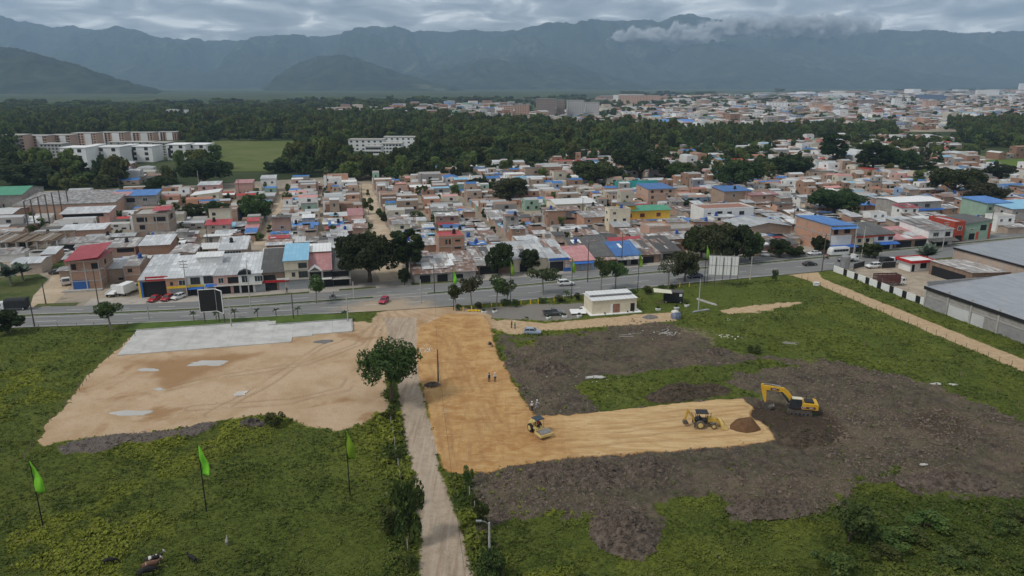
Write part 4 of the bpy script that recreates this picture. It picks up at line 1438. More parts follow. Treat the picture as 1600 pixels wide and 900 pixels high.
def build_grass():
 rs, X, Y, Z, w, keep = site_samples(170000, 5)
 bare = np.maximum.reduce([w['lot'], w['spoil'], w['entr'], w['track'], w['ochre'], w['pale'], w['path'], w['gravel'], w['yard'], w['mud'] * 0.93, w['dry'] * 0.7, w['lawn'] * 0.8])
 keep &= rs.uniform(0, 1, len(X)) > bare ** 0.7
 SLAB = lpoly([(-50, 153), (4, 153), (4, 176), (-50, 176)])
 keep &= sdf(SLAB, X, Y) < 0
 X, Y, Z = X[keep], Y[keep], Z[keep]
 lush, vg, sc, dry = w['lush'][keep] * (1 - w['lawn'][keep]), w['verge'][keep], w['scrub'][keep], w['dry'][keep]
 n = len(X)
 big0 = fbm(X / 2.5, Y / 2.5, 3, 93)
 h = (0.10 + 0.15 * rs.uniform(0, 1, n) ** 2) * (1 + 1.0 * lush + 0.5 * (big0 > 0.55) + 1.4 * vg + 1.0 * sc * rs.uniform(0.3, 1, n)) * (Y / 110) ** 0.35
 V, T = [], []
 big = fbm(X / 5, Y / 5, 4, 91)
 for j in range(2):
  ang = rs.uniform(0, 6.28, n)
  tilt = rs.uniform(0.2, 0.9, n)
  nr = np.stack([np.cos(ang) * tilt, np.sin(ang) * tilt, np.ones(n)], 1)
  off = np.stack([rs.normal(0, 0.12, n), rs.normal(0, 0.12, n), h * rs.uniform(0.3, 1.0, n)], 1)
  V.append(leaf_quads(np.stack([X, Y, Z], 1) + off, nr, h * rs.uniform(0.8, 1.7, n), rs, 0.4).reshape(n, 4, 3))
  tint = np.stack([np.clip(lush * rs.uniform(0.5, 1.2, n), 0, 1), np.clip((big - 0.36) * 2.6 + rs.normal(0, 0.2, n) - 0.2 * vg, 0, 1), np.clip(dry + (rs.uniform(0, 1, n) > 0.93) * 0.6, 0, 1), np.ones(n)], 1)
  T.append(np.repeat(tint[:, None, :], 4, 1))
 V = np.concatenate(V).reshape(-1, 3)
 T = np.concatenate(T).reshape(-1, 4)
 me = npmesh('grass', V, np.arange(len(V)), np.full(len(V) // 4, 4))
 at = me.attributes.new('tint', 'FLOAT_COLOR', 'POINT')
 at.data.foreach_set('color', T.astype(np.float32).ravel())
 tag(obj('grass', me, M_TUFT), 'rough pasture grass and weeds covering the fields', 'grass', kind='stuff')


build_grass()


def clod_material(name, c0, c1):
 m, t, b = new_mat(name)
 p = coords(t, 'Position')
 f, f2 = noise(t, p, 1.6, 3, 0.7), noise(t, p, 0.12, 3, 0.6)
 c = mixrgb(t, ramp2(t, f, 0.3, 0.7), c4(c0), c4(c1))
 c = mixrgb(t, math_node(t, 'MULTIPLY', ramp2(t, f2, 0.45, 0.65), 0.6), c, c4((0.165, 0.125, 0.09)))
 t.links.new(c, b.inputs['Base Color'])
 b.inputs['Roughness'].default_value = 0.95
 b.inputs['Specular IOR Level'].default_value = 0.12
 return m


OCT = np.array([(1, 0, 0), (0, 1, 0), (-1, 0, 0), (0, -1, 0), (0, 0, 1), (0, 0, -0.4)], float)
OCTF = np.array([(0, 1, 4), (1, 2, 4), (2, 3, 4), (3, 0, 4), (1, 0, 5), (2, 1, 5), (3, 2, 5), (0, 3, 5)])


def lumps(name, P, size, mat, label, cat, rs, parent=None):
 n = len(P)
 sc = size[:, None, None] * rs.uniform(0.55, 1.35, (n, 6, 1)) * np.concatenate([rs.uniform(0.7, 1.4, (n, 1, 2)), rs.uniform(0.5, 1.0, (n, 1, 1))], 2)
 ang = rs.uniform(0, 6.28, n)
 ca, sa_ = np.cos(ang)[:, None], np.sin(ang)[:, None]
 v = OCT[None] * sc
 v = np.stack([v[:, :, 0] * ca - v[:, :, 1] * sa_, v[:, :, 0] * sa_ + v[:, :, 1] * ca, v[:, :, 2]], 2) + P[:, None, :]
 f = (OCTF[None] + 6 * np.arange(n)[:, None, None]).reshape(-1)
 me = npmesh(name, v.reshape(-1, 3), f, np.full(n * 8, 3))
 if parent is not None:
  return tag(obj(name, me, mat, parent), kind='stuff')
 return tag(obj(name, me, mat), label, cat, kind='stuff')


M_CLOD = clod_material('churned_soil_clods', (0.060, 0.046, 0.036), (0.20, 0.16, 0.128))
M_RUBBLE = clod_material('grey_rubble', (0.075, 0.06, 0.052), (0.23, 0.20, 0.18))
M_OCLOD = clod_material('ochre_lumps', (0.30, 0.155, 0.055), (0.46, 0.27, 0.12))


def build_clods():
 rs, X, Y, Z, w, keep = site_samples(100000, 8, 185, -0.2, 0.95)
 dens = w['mud'] * (1 - w['ochre']) * (1 - w['track']) * sm(fbm(X / 12, Y / 12, 3, 19), 0.30, 0.62)
 k = keep & (rs.uniform(0, 1, len(X)) < dens)
 P = np.stack([X, Y, Z - 0.02], 1)[k]
 lumps('soil_clods', P, rs.uniform(0.08, 0.26, len(P)) * (P[:, 1] / 100) ** 0.5 * (1 + (rs.uniform(0, 1, len(P)) > 0.95) * 0.8), M_CLOD, 'lumps of dark churned soil strewn over the bare ground', 'soil', rs)
 rs, X, Y, Z, w, keep = site_samples(70000, 18, 150, -0.86, -0.2)
 k = keep & (rs.uniform(0, 1, len(X)) < w['spoil'] * 0.9)
 P = np.stack([X, Y, Z - 0.02], 1)[k]
 lumps('rubble', P, rs.uniform(0.08, 0.26, len(P)), M_RUBBLE, 'grey rubble bank along the lower edge of the sandy lot', 'rubble', rs)
 # loose lumps along the rim of the ochre fill and on the sandy ground
 rs, X, Y, Z, w, keep = site_samples(60000, 28, 170, -0.6, 0.8)
 rim = 4 * w['ochre'] * (1 - w['ochre']) + 0.006 * w['lot'] + 0.03 * w['entr'] + 0.004 * w['ochre']
 k = keep & (rs.uniform(0, 1, len(X)) < rim * 0.8)
 P = np.stack([X, Y, Z - 0.01], 1)[k]
 lumps('earth_lumps', P, rs.uniform(0.05, 0.15, len(P)), M_OCLOD, 'loose ochre lumps along the rim of the earth fill', 'earth', rs)


build_clods()
# ---------------------------------------------------------------- buildings
WALL = {
 'brick': brickmat('brick_wall', (0.40, 0.205, 0.125), (0.47, 0.265, 0.175)),
 'pale brick': brickmat('pale_brick_wall', (0.42, 0.295, 0.215), (0.48, 0.355, 0.265)),
 'orange brick': brickmat('orange_brick_wall', (0.52, 0.235, 0.12), (0.57, 0.29, 0.165)),
 'grey cement': flat('cement_wall', (0.34, 0.32, 0.295), 0.9, 0.2, 0.6, dirt=0.4),
 'white': flat('white_wall', (0.72, 0.715, 0.69), 0.85, 0.08, 0.6, dirt=0.25, rnd=0.08),
 'cream': flat('cream_wall', (0.62, 0.55, 0.42), 0.85, 0.1, 0.6, dirt=0.25),
 'pink': flat('pink_wall', (0.55, 0.33, 0.28), 0.85, 0.12, 0.6),
 'yellow': flat('yellow_wall', (0.62, 0.37, 0.05), 0.85, 0.1, 0.6),
 'green': flat('green_wall', (0.28, 0.40, 0.31), 0.85, 0.1, 0.6),
 'blue': flat('blue_wall', (0.24, 0.33, 0.47), 0.85, 0.12, 0.6),
 'teal': flat('teal_wall', (0.05, 0.36, 0.33), 0.8, 0.1, 0.6),
 'red': flat('red_wall', (0.42, 0.07, 0.04), 0.8, 0.1, 0.6),
 'brown': flat('brown_wall', (0.22, 0.15, 0.11), 0.9, 0.2, 0.6),
}
ROOF = {
 'grey zinc': roofmat('zinc_roof', (0.43, 0.445, 0.455), (0.67, 0.68, 0.685), (0.30, 0.21, 0.15), 0.16),
 'weathered zinc': roofmat('old_zinc_roof', (0.25, 0.24, 0.23), (0.66, 0.655, 0.64), (0.22, 0.12, 0.075), 0.40, (0.9, 2.1)),
 'rust streaked': roofmat('rusty_roof', (0.20, 0.125, 0.095), (0.62, 0.60, 0.57), (0.18, 0.08, 0.045), 0.60, (0.8, 1.8)),
 'pale': roofmat('white_roof', (0.68, 0.68, 0.665), (0.76, 0.76, 0.745), (0.42, 0.36, 0.30), 0.08),
 'dark fibre cement': roofmat('fibre_roof', (0.085, 0.082, 0.078), (0.125, 0.118, 0.11), (0.20, 0.18, 0.15), 0.2),
 'blue': roofmat('blue_roof', (0.055, 0.17, 0.44), (0.09, 0.24, 0.52), (0.25, 0.32, 0.42), 0.15, gap=0.6),
 'sky blue': roofmat('sky_blue_roof', (0.20, 0.42, 0.58), (0.27, 0.50, 0.64), (0.4, 0.45, 0.5), 0.2, gap=0.7),
 'red': roofmat('red_roof', (0.36, 0.045, 0.055), (0.43, 0.07, 0.08), (0.30, 0.10, 0.09), 0.15, gap=0.6),
 'pink': roofmat('pink_roof', (0.42, 0.19, 0.19), (0.49, 0.25, 0.24), (0.5, 0.38, 0.36), 0.25, gap=0.6),
 'clay': roofmat('clay_roof', (0.36, 0.15, 0.09), (0.45, 0.21, 0.13), (0.22, 0.12, 0.09), 0.25, (0.5, 0.5)),
 'green': roofmat('green_roof', (0.05, 0.24, 0.14), (0.065, 0.28, 0.17), (0.1, 0.2, 0.14), 0.1, gap=0.7),
 'slate grey': roofmat('slate_grey_roof', (0.235, 0.25, 0.27), (0.285, 0.30, 0.32), (0.33, 0.33, 0.33), 0.25, (1.2, 5.0), gap=0.75),
 'concrete': flat('concrete_roof', (0.36, 0.34, 0.31), 0.9, 0.2, 0.5, dirt=0.5),
}
M_CONC = flat('bare_concrete', (0.37, 0.355, 0.33), 0.9, 0.15, 0.8, dirt=0.35)
M_DARK = flat('dark_opening', (0.018, 0.018, 0.02), 0.9, 0.1, 1, rnd=0, dirt=0)
M_GLASS = flat('window_glass', (0.03, 0.035, 0.04), 0.12, 0.2, 0.7, spec=0.6, dirt=0.1)
M_FRAMEW = flat('white_frame', (0.62, 0.62, 0.60), 0.6, 0.1)
M_FRAMED = flat('dark_frame', (0.10, 0.09, 0.085), 0.6, 0.1)
M_SHUT = flat('roller_shutter', (0.30, 0.31, 0.315), 0.5, 0.12, 2.0)
M_SHUTB = flat('blue_shutter', (0.03, 0.10, 0.30), 0.5, 0.1, 2.0)
M_TANKB = flat('black_tank', (0.02, 0.02, 0.022), 0.5, 0.1)
M_TANKU = flat('blue_tank', (0.03, 0.09, 0.32), 0.5, 0.1)
M_STEEL = flat('dull_steel', (0.30, 0.30, 0.30), 0.55, 0.15, metal=0.3)
M_BLACK = flat('black_paint', (0.018, 0.018, 0.02), 0.5, 0.1, rnd=0)
M_WHITE = flat('white_paint', (0.74, 0.74, 0.72), 0.6, 0.06, rnd=0.04, dirt=0.12)
M_YEL = flat('yellow_paint', (0.68, 0.46, 0.03), 0.6, 0.1, rnd=0.05)
M_RED = flat('red_paint', (0.45, 0.02, 0.025), 0.5, 0.1, rnd=0.05)
M_BLUE = flat('blue_paint', (0.03, 0.13, 0.45), 0.6, 0.1, rnd=0.05)
M_WOOD = flat('weathered_wood', (0.21, 0.16, 0.115), 0.95, 0.25, 3)

_mc = {}


def shared(key, fn):
 if key not in _mc:
  _mc[key] = fn()
 return _mc[key]


def win_mesh(w, h):
 def f():
  mb = MB()
  t_, d = 0.09, 0.09
  mb.box(-w / 2, w / 2, -d, 0.05, 0, t_)
  mb.box(-w / 2, w / 2, -d, 0.05, h - t_, h)
  mb.box(-w / 2, -w / 2 + t_, -d, 0.05, t_, h - t_)
  mb.box(w / 2 - t_, w / 2, -d, 0.05, t_, h - t_)
  n = max(1, int(round(w / 0.8)))
  for i in range(1, n):
   x = -w / 2 + w * i / n
   mb.box(x - 0.03, x + 0.03, -d * 0.8, 0.05, t_, h - t_)
  return mb.mesh('window')
 return shared(('w', w, h), f)


def pane_mesh(w, h):
 return shared(('p', w, h), lambda: MB().box(-w / 2 + 0.08, w / 2 - 0.08, -0.035, 0.04, 0.08, h - 0.08).mesh('pane'))


def omat(o, mat):
 """material on the object, so shared meshes can differ"""
 if not o.data.materials:
  o.data.materials.append(None)
 o.material_slots[0].link = 'OBJECT'
 o.material_slots[0].material = mat


def opening(root, kind, face, u, z, w, h, W_, D_, frame=None):
 if face == 'F':
  loc, r = (u, 0, z), 0
 elif face == 'L':
  loc, r = (0, u, z), -math.pi / 2
 elif face == 'R':
  loc, r = (W_, u, z), math.pi / 2
 else:
  loc, r = (u, D_, z), math.pi
 if kind == 'window':
  o = obj('window', win_mesh(w, h), None, root, loc, r)
  omat(o, frame or M_FRAMEW)
  p = obj('pane', pane_mesh(w, h), None, o)
  omat(p, M_GLASS)
 else:
  nm, mt = {'hole': ('opening', M_DARK), 'door': ('door', M_FRAMED), 'shutter': ('shutter', M_SHUT), 'blue': ('shutter', M_SHUTB), 'small': ('window', M_GLASS)}[kind]
  o = obj(nm, shared(('d', kind, w, h), lambda: MB().box(-w / 2, w / 2, -0.05, 0.06, 0, h).mesh(nm)), None, root, loc, r)
  omat(o, mt)
 return o


RECTS = []           # occupied ground in town coordinates


def body(W_, D_, h, rtype, pitch):
 mb = MB()
 if rtype == 'gx':
  mb.prism([(0, -0.3), (D_, -0.3), (D_, h), (D_ / 2, h + pitch * D_ / 2), (0, h)], 0, W_, 'x')
 elif rtype == 'gy':
  mb.prism([(0, -0.3), (W_, -0.3), (W_, h), (W_ / 2, h + pitch * W_ / 2), (0, h)], 0, D_, 'y')
 elif rtype == 'sf':
  mb.prism([(0, -0.3), (D_, -0.3), (D_, h + pitch * D_), (0, h)], 0, W_, 'x')
 elif rtype == 'sb':
  mb.prism([(0, -0.3), (D_, -0.3), (D_, h), (0, h + pitch * D_)], 0, W_, 'x')
 elif rtype == 'sl':
  mb.prism([(0, -0.3), (W_, -0.3), (W_, h + pitch * W_), (0, h)], 0, D_, 'y')
 elif rtype == 'sr':
  mb.prism([(0, -0.3), (W_, -0.3), (W_, h), (0, h + pitch * W_)], 0, D_, 'y')
 else:
  mb.box(0, W_, 0, D_, -0.3, h)
 return mb


def roof_slabs(W_, D_, h, rtype, pitch, ov, lift=0.05, th=0.07):
 """list of four-corner sheets (top faces)"""
 o = ov
 z = h + lift + th
 if rtype == 'gx':
  r = z + pitch * D_ / 2
  e = z - pitch * o
  return [[(-o, -o, e), (W_ + o, -o, e), (W_ + o, D_ / 2, r), (-o, D_ / 2, r)], [(-o, D_ / 2 + 0.002, r), (W_ + o, D_ / 2 + 0.002, r), (W_ + o, D_ + o, e), (-o, D_ + o, e)]]
 if rtype == 'gy':
  r = z + pitch * W_ / 2
  e = z - pitch * o
  return [[(-o, -o, e), (W_ / 2, -o, r), (W_ / 2, D_ + o, r), (-o, D_ + o, e)], [(W_ / 2 + 0.002, -o, r), (W_ + o, -o, e), (W_ + o, D_ + o, e), (W_ / 2 + 0.002, D_ + o, r)]]
 if rtype == 'sf':
  return [[(-o, -o, z - pitch * o), (W_ + o, -o, z - pitch * o), (W_ + o, D_ + o, z + pitch * (D_ + o)), (-o, D_ + o, z + pitch * (D_ + o))]]
 if rtype == 'sb':
  return [[(-o, -o, z + pitch * (D_ + o)), (W_ + o, -o, z + pitch * (D_ + o)), (W_ + o, D_ + o, z - pitch * o), (-o, D_ + o, z - pitch * o)]]
 if rtype == 'sl':
  return [[(-o, -o, z - pitch * o), (W_ + o, -o, z + pitch * (W_ + o)), (W_ + o, D_ + o, z + pitch * (W_ + o)), (-o, D_ + o, z - pitch * o)]]
 if rtype == 'sr':
  return [[(-o, -o, z + pitch * (W_ + o)), (W_ + o, -o, z - pitch * o), (W_ + o, D_ + o, z - pitch * o), (-o, D_ + o, z + pitch * (W_ + o))]]
 return []


def bil(s, u, v):
 a = [s[0][i] * (1 - u) + s[1][i] * u for i in range(3)]
 b = [s[3][i] * (1 - u) + s[2][i] * u for i in range(3)]
 return [a[i] * (1 - v) + b[i] * v for i in range(3)]


HOUSES = []


def house(a0, a1, b0, b1, h, wall='brick', roof='grey zinc', rtype='gx', pitch=0.16, ov=0.4, label='', openings=(), auto=True, name='house', cat='house', group=None, tank=None, patches=0, frame=False, z=0.0, reserve=True, fmat=None, storeys=None, annex=None):
 """one building; x runs along the highway, y away from it, origin at the front corner"""
 W_, D_ = a1 - a0, b1 - b0
 X, Y = toW(a0, b0)
 t = thing(name, label, cat, (X, Y, z), TH, group)
 Wt = W_
 if annex:
  W_ = annex[0][0] - 0.02
 obj('wall', body(W_, D_, h, rtype, pitch), WALL[wall], t)
 slabs = roof_slabs(W_, D_, h, rtype, pitch, ov)
 if rtype == 'flat':
  mb = MB()
  mb.box(0.16, W_ - 0.16, 0.16, D_ - 0.16, h - 0.05, h + 0.04)
  ro = obj('roof', mb, ROOF[roof], t)
  pr = MB()
  for (x0, x1, y0, y1) in ((-0.03, W_ + 0.03, -0.03, 0.15), (-0.03, W_ + 0.03, D_ - 0.15, D_ + 0.03), (-0.03, 0.15, 0.15, D_ - 0.15), (W_ - 0.15, W_ + 0.03, 0.15, D_ - 0.15)):
   pr.box(x0, x1, y0, y1, h - 0.1, h + 0.5)
  obj('parapet', pr, WALL[wall], t)
 else:
  if len(slabs) == 1:
   ro = obj('roof', MB().slab(slabs[0], 0.07), ROOF[roof], t)
  else:
   ro = obj('roof', MB().slab(slabs[0], 0.07).slab(slabs[1], 0.07), ROOF[roof], t)
 for k in range(patches):
  if not slabs:
   break
  s = rng.choice(slabs)
  u0, v0 = rng.uniform(0.02, 0.75), rng.uniform(0.02, 0.6)
  u1, v1 = min(0.98, u0 + rng.uniform(0.08, 0.3)), min(0.98, v0 + rng.uniform(0.2, 0.5))
  q = [bil(s, u0, v0), bil(s, u1, v0), bil(s, u1, v1), bil(s, u0, v1)]
  dz = 0.03 + 0.02 * k + rng.uniform(0, 0.02)
  q = [(p[0], p[1], p[2] + dz + rng.uniform(0, 0.05)) for p in q]
  obj('roof_sheet', MB().slab(q, 0.02), ROOF[rng.choice(['grey zinc', 'weathered zinc', 'pale', 'rust streaked', 'dark fibre cement'])], ro)
 for (u0, u1, ah, arf) in annex or ():
  sl = 0.12 * (1 if rng.random() < 0.5 else -1)
  ym = (D_ + 0.5) * sl / 2
  awl = WALL[wall if rng.random() < 0.5 else rng.choice(['brick', 'grey cement', 'pale brick'])]
  obj('annex_wall', MB().box(u0, u1, 0.04, D_ - 0.04, -0.3, ah), awl, t)
  obj('annex_roof', MB().slab([(u0 - 0.2, -0.25, ah + 0.5 - ym), (u1 + 0.2, -0.25, ah + 0.5 - ym), (u1 + 0.2, D_ + 0.25, ah + 0.5 + ym), (u0 - 0.2, D_ + 0.25, ah + 0.5 + ym)], 0.07), ROOF[arf], t)
 side = 'L' if (a0 + a1) / 2 > 20 else 'R'
 ns = storeys or max(1, int(round(h / 2.9)))
 if auto:
  for fl in range(ns):
   zz_ = fl * (h / ns) + 0.95
   n = max(1, int(W_ / 3.6))
   for i in range(n):
    u = W_ * (i + 0.5) / n + rng.uniform(-0.3, 0.3)
    if rng.random() < 0.75:
     if fl == 0 and i == 0:
      opening(t, 'door', 'F', u, 0.02, 0.95, 2.1, W_, D_)
     else:
      opening(t, 'window' if rng.random() < 0.6 else 'small', 'F', u, zz_, 1.3, 1.15, W_, D_, fmat)
   if fl and rng.random() < 0.5:
    opening(t, 'small', side, D_ * rng.uniform(0.2, 0.8), zz_, 1.1, 1.0, W_, D_)
 for op in openings:
  opening(t, *op, W_, D_, fmat)
 if frame:
  mbs = []
  nb = max(1, int(round(W_ / 4)))
  xs = [W_ * i / nb for i in range(nb + 1)]
  for x in xs:
   obj('column', MB().box(x - 0.14, x + 0.14, -0.07, 0.2, 0, h), M_CONC, t)
  nd = max(1, int(round(D_ / 4.5)))
  sx = 0 if side == 'L' else W_
  for i in range(1, nd + 1):
   y = D_ * i / nd
   obj('column', MB().box(sx - 0.07, sx + 0.07, y - 0.15, y + 0.12, 0, h - 0.02), M_CONC, t)
  for fl in range(1, ns + 1):
   zz_ = fl * h / ns
   obj('beam', MB().box(-0.09, W_ + 0.09, -0.09, 0.1, zz_ - 0.28, zz_ - 0.02), M_CONC, t)
   obj('beam', MB().box(sx - 0.09, sx + 0.09, 0.102, D_, zz_ - 0.275, zz_ - 0.025), M_CONC, t)
 if tank:
  if slabs:
   s = slabs[0]
   p = bil(s, rng.uniform(0.2, 0.8), rng.uniform(0.3, 0.8))
  else:
   p = (W_ * 0.7, D_ * 0.6, h + 0.04)
  mb = MB()
  for (r0, z0, r1, z1) in ((0.5, 0, 0.56, 0.9), (0.56, 0.9, 0.30, 1.12), (0.30, 1.12, 0.22, 1.22)):
   mb.tube([(0, 0, z0), (0, 0, z1)], [r0, r1], 12)
  mb.box(-0.6, 0.6, -0.6, 0.6, -0.35, -0.02)
  obj('water_tank', mb, M_TANKB if tank == 'black' else M_TANKU, t, (p[0], p[1], p[2] + 0.3))
 if reserve:
  RECTS.append((a0, a1, b0, b1))
 HOUSES.append(t)
 return t


def front(x0, x1, yb, depth, z=0.0):
 """town rectangle of a building whose front foot line runs from photo x0 to x1 at row yb"""
 xm = (x0 + x1) / 2
 b = GL(xm, yb)[1]

 def a_at(x):
  lo, hi = yb - 60, yb + 60
  for _ in range(40):
   m_ = (lo + hi) / 2
   if GL(x, m_)[1] > b:
    lo = m_
   else:
    hi = m_
  return GL(x, (lo + hi) / 2)[0]
 return a_at(x0), a_at(x1), b, b + depth


def hpx(x, yb, yt):
 X, Y = G(x, yb)
 return (yb - yt) / ppm(X, Y) / 0.97


def canopy(t, x0, x1, y0, y1, z0, z1, mat, name='canopy'):
 return obj(name, MB().slab([(x0, y0, z0), (x1, y0, z0), (x1, y1, z1), (x0, y1, z1)], 0.06), mat, t)


def signboard(t, x0, x1, z0, z1, mat, y=-0.25, name='signboard', th=0.12):
 return obj(name, MB().box(x0, x1, y - th, y, z0, z1), mat, t)


def lettering(parent, body_, size, loc, mat, rx=math.pi / 2, rz=0.0, sx=1.0):
 cu = bpy.data.curves.new('lettering', 'FONT')
 cu.body = body_
 cu.size = size
 cu.extrude = 0.012
 cu.align_x = 'CENTER'
 cu.align_y = 'CENTER'
 tmp = bpy.data.objects.new('lettering', cu)
 me = bpy.data.meshes.new_from_object(tmp)
 bpy.data.objects.remove(tmp)
 me.materials.clear()
 me.materials.append(mat)
 o = obj('lettering', me)
 o.parent = parent
 o.location = loc
 o.rotation_euler = (rx, 0, rz)
 o.scale = (sx, 1, 1)
 return o


# ---- the row of shops and houses along the highway, west of the sandy street
a0, a1, b0, b1 = front(115, 160, 453, 13)
t = house(a0, a1, b0, b1, 8.3, 'brick', 'red', 'sb', 0.02, 0.7, 'three level brick house with tilted bright red roof and blue garage door', [('blue', 'F', 2.2, 0.05, 4.0, 2.9), ('hole', 'F', 6.4, 5.9, 2.0, 1.6), ('hole', 'F', 1.0, 5.9, 1.2, 1.6), ('hole', 'R', 6, 5.9, 1.4, 1.3)], auto=False, frame=True, storeys=3)
W8 = a1 - a0
mb = MB().slab([(-1.0, -1.0, 8.5), (W8 + 0.4, -1.0, 9.3), (W8 + 0.4, 13.5, 10.6), (-1.0, 13.5, 9.8)], 0.09)
obj('roof_sheet', mb, ROOF['red'], t)
obj('step', MB().box(-2.5, W8 + 0.3, -1.6, -0.08, 0, 0.35), M_CONC, t)
a0, a1, b0, b1 = front(165, 196, 441, 9)
house(a0, a1, b0, b1, 4.0, 'pale brick', 'grey zinc', 'sf', 0.10, 0.3, 'low brick annex with grey zinc roof beside the red roofed house', [('small', 'F', 4.2, 0.6, 1.3, 0.7)], auto=False)
a0, a1, b0, b1 = front(197, 221, 442, 10)
house(a0, a1, b0, b1, 5.0, 'brick', 'weathered zinc', 'sf', 0.08, 0.2, 'narrow two level brick house wedged between annex and workshop', [('hole', 'F', 1.5, 3.2, 1.2, 1.0)], auto=False, frame=True, tank='blue')
a0, a1, b0, b1 = front(221, 262, 464, 20)
t = house(a0, a1, b0, b1, 4.8, 'grey cement', 'grey zinc', 'sf', 0.11, 0.3, 'open fronted black workshop with red sign and yellow post', [('hole', 'F', 3.9, 0.03, 6.6, 4.2)], auto=False)
s = signboard(t, 1.6, 7.2, 4.5, 5.7, M_RED)
signboard(t, 1.9, 6.9, 4.95, 5.25, M_WHITE, y=-0.375, name='sign_text_band', th=0.02)
obj('post', MB().box(-0.25, 0.2, -0.3, 0.15, 0, 4.4), M_YEL, t)
obj('post', MB().box(0.22, 0.75, -0.28, 0.12, 0, 4.4), M_BLUE, t)
a0, a1, b0, b1 = front(262, 293, 464, 18)
t = house(a0, a1, b0, b1, 5.2, 'orange brick', 'grey zinc', 'sf', 0.11, 0.3, 'two level orange shop house with yellow fascia beside the workshop', [('window', 'F', 4.1, 3.1, 1.9, 1.5), ('small', 'F', 1.4, 3.3, 0.7, 0.9), ('shutter', 'F', 2.6, 0.05, 3.6, 2.3), ('hole', 'F', 5.3, 0.05, 1.0, 2.3)], auto=False)
signboard(t, 0.2, 5.9, 2.5, 3.05, M_YEL)
a0, a1, b0, b1 = front(293, 336, 461, 18)
t = house(a0, a1, b0, b1, 5.4, 'white', 'grey zinc', 'sf', 0.10, 0.3, 'white two level shop house with barred windows and rooftop dormer', [('window', 'F', 2.4, 3.1, 2.4, 1.9), ('window', 'F', 6.0, 3.1, 3.0, 2.1), ('hole', 'F', 2.6, 0.05, 3.4, 2.4), ('shutter', 'F', 6.4, 0.05, 2.4, 2.4)], auto=False, fmat=M_FRAMED)
signboard(t, 0.4, 4.4, 2.45, 3.0, M_YEL)
canopy(t, 0.6, 4.3, -1.5, -0.05, 2.1, 2.5, M_BLUE)
canopy(t, 4.9, 7.8, -1.3, -0.05, 2.5, 2.9, M_BLUE)
d = obj('dormer', MB().box(1.6, 8.2, 9.0, 13.0, 5.5, 8.4), WALL['white'], t)
obj('dormer_roof', MB().slab([(1.2, 8.6, 8.5), (8.6, 8.6, 8.5), (8.6, 13.4, 9.0), (1.2, 13.4, 9.0)], 0.08), ROOF['pale'], d)
for u in (3.3, 6.4):
 o = obj('window', win_mesh(2.0, 1.1), None, d, (u, 9.0, 7.0))
 omat(o, M_FRAMEW)
a0, a1, b0, b1 = front(336, 375, 459, 17)
t = house(a0, a1, b0, b1, 5.2, 'pink', 'grey zinc', 'sf', 0.12, 0.3, 'salmon shop house with wide balcony opening beside the white shop', [('window', 'F', 1.9, 3.0, 1.5, 1.6), ('hole', 'F', 5.2, 2.9, 3.2, 1.7), ('hole', 'F', 2.3, 0.05, 3.6, 2.2), ('hole', 'F', 6.2, 0.05, 2.6, 2.2)], auto=False)
canopy(t, 0, a1 - a0, -1.2, -0.05, 2.5, 2.7, M_CONC, 'balcony')
a0, a1, b0, b1 = front(375, 411, 457, 17)
t = house(a0, a1, b0, b1, 5.3, 'white', 'grey zinc', 'sf', 0.12, 0.3, 'white framed shop house with small arched gable over its window', [('window', 'F', 1.7, 2.9, 1.9, 2.0), ('window', 'F', 5.2, 3.0, 2.2, 1.7), ('hole', 'F', 2.0, 0.05, 3.0, 2.2), ('shutter', 'F', 5.4, 0.05, 2.6, 2.2)], auto=False, fmat=M_WHITE)
obj('gable', MB().prism([(-0.2, 5.2), (3.4, 5.2), (3.1, 5.9), (1.6, 6.5), (0.1, 5.9)], -0.35, 1.6, 'y'), M_BLACK, t)
canopy(t, 0, a1 - a0, -1.2, -0.05, 2.5, 2.7, M_CONC, 'balcony')
a0, a1, b0, b1 = front(412, 446, 454, 15)
t = house(a0, a1, b0, b1, 5.2, 'brown', 'dark fibre cement', 'sf', 0.22, 0.35, 'brown shop house with dark sloping roof and red fascia board', [('hole', 'F', 1.9, 3.1, 3.0, 1.4), ('hole', 'F', 2.0, 0.05, 3.2, 2.2), ('shutter', 'F', 5.4, 0.05, 2.4, 2.2)], auto=False)
signboard(t, 0.1, 7.0, 2.4, 3.0, M_RED)
signboard(t, 3.7, 7.0, 3.05, 3.5, M_WHITE)
a0, a1, b0, b1 = front(447, 484, 452, 15)
t = house(a0, a1, b0, b1, 8.2, 'cream', 'sky blue', 'sf', 0.10, 0.3, 'narrow three level cream house with light blue roof and shutter front', [('window', 'F', 4.9, 6.0, 2.3, 1.5), ('window', 'F', 4.9, 3.3, 2.5, 1.8), ('window', 'F', 2.3, 3.7, 0.9, 1.2), ('shutter', 'F', 3.3, 0.05, 6.2, 2.6)], auto=False, fmat=M_FRAMED)
obj('ledge', MB().box(-0.1, a1 - a0 + 0.1, -0.5, -0.02, 2.85, 3.05), M_CONC, t)
obj('ledge', MB().box(-0.1, a1 - a0 + 0.1, -0.25, -0.02, 5.55, 5.7), M_CONC, t)
a0, a1, b0, b1 = front(484, 519, 449, 9)
t = house(a0, a1, b0, b1, 5.0, 'grey cement', 'pink', 'sf', 0.30, 0.35, 'pink roofed house with white trimmed porch gable and dark balcony', [('hole', 'F', 1.9, 2.9, 3.0, 1.6), ('hole', 'F', 5.2, 2.9, 2.6, 1.6), ('hole', 'F', 5.2, 0.05, 2.4, 2.4)], auto=False)
obj('gable', MB().prism([(-0.3, 4.9), (3.8, 4.9), (1.75, 6.4)], -0.6, 1.5, 'y'), M_WHITE, t)
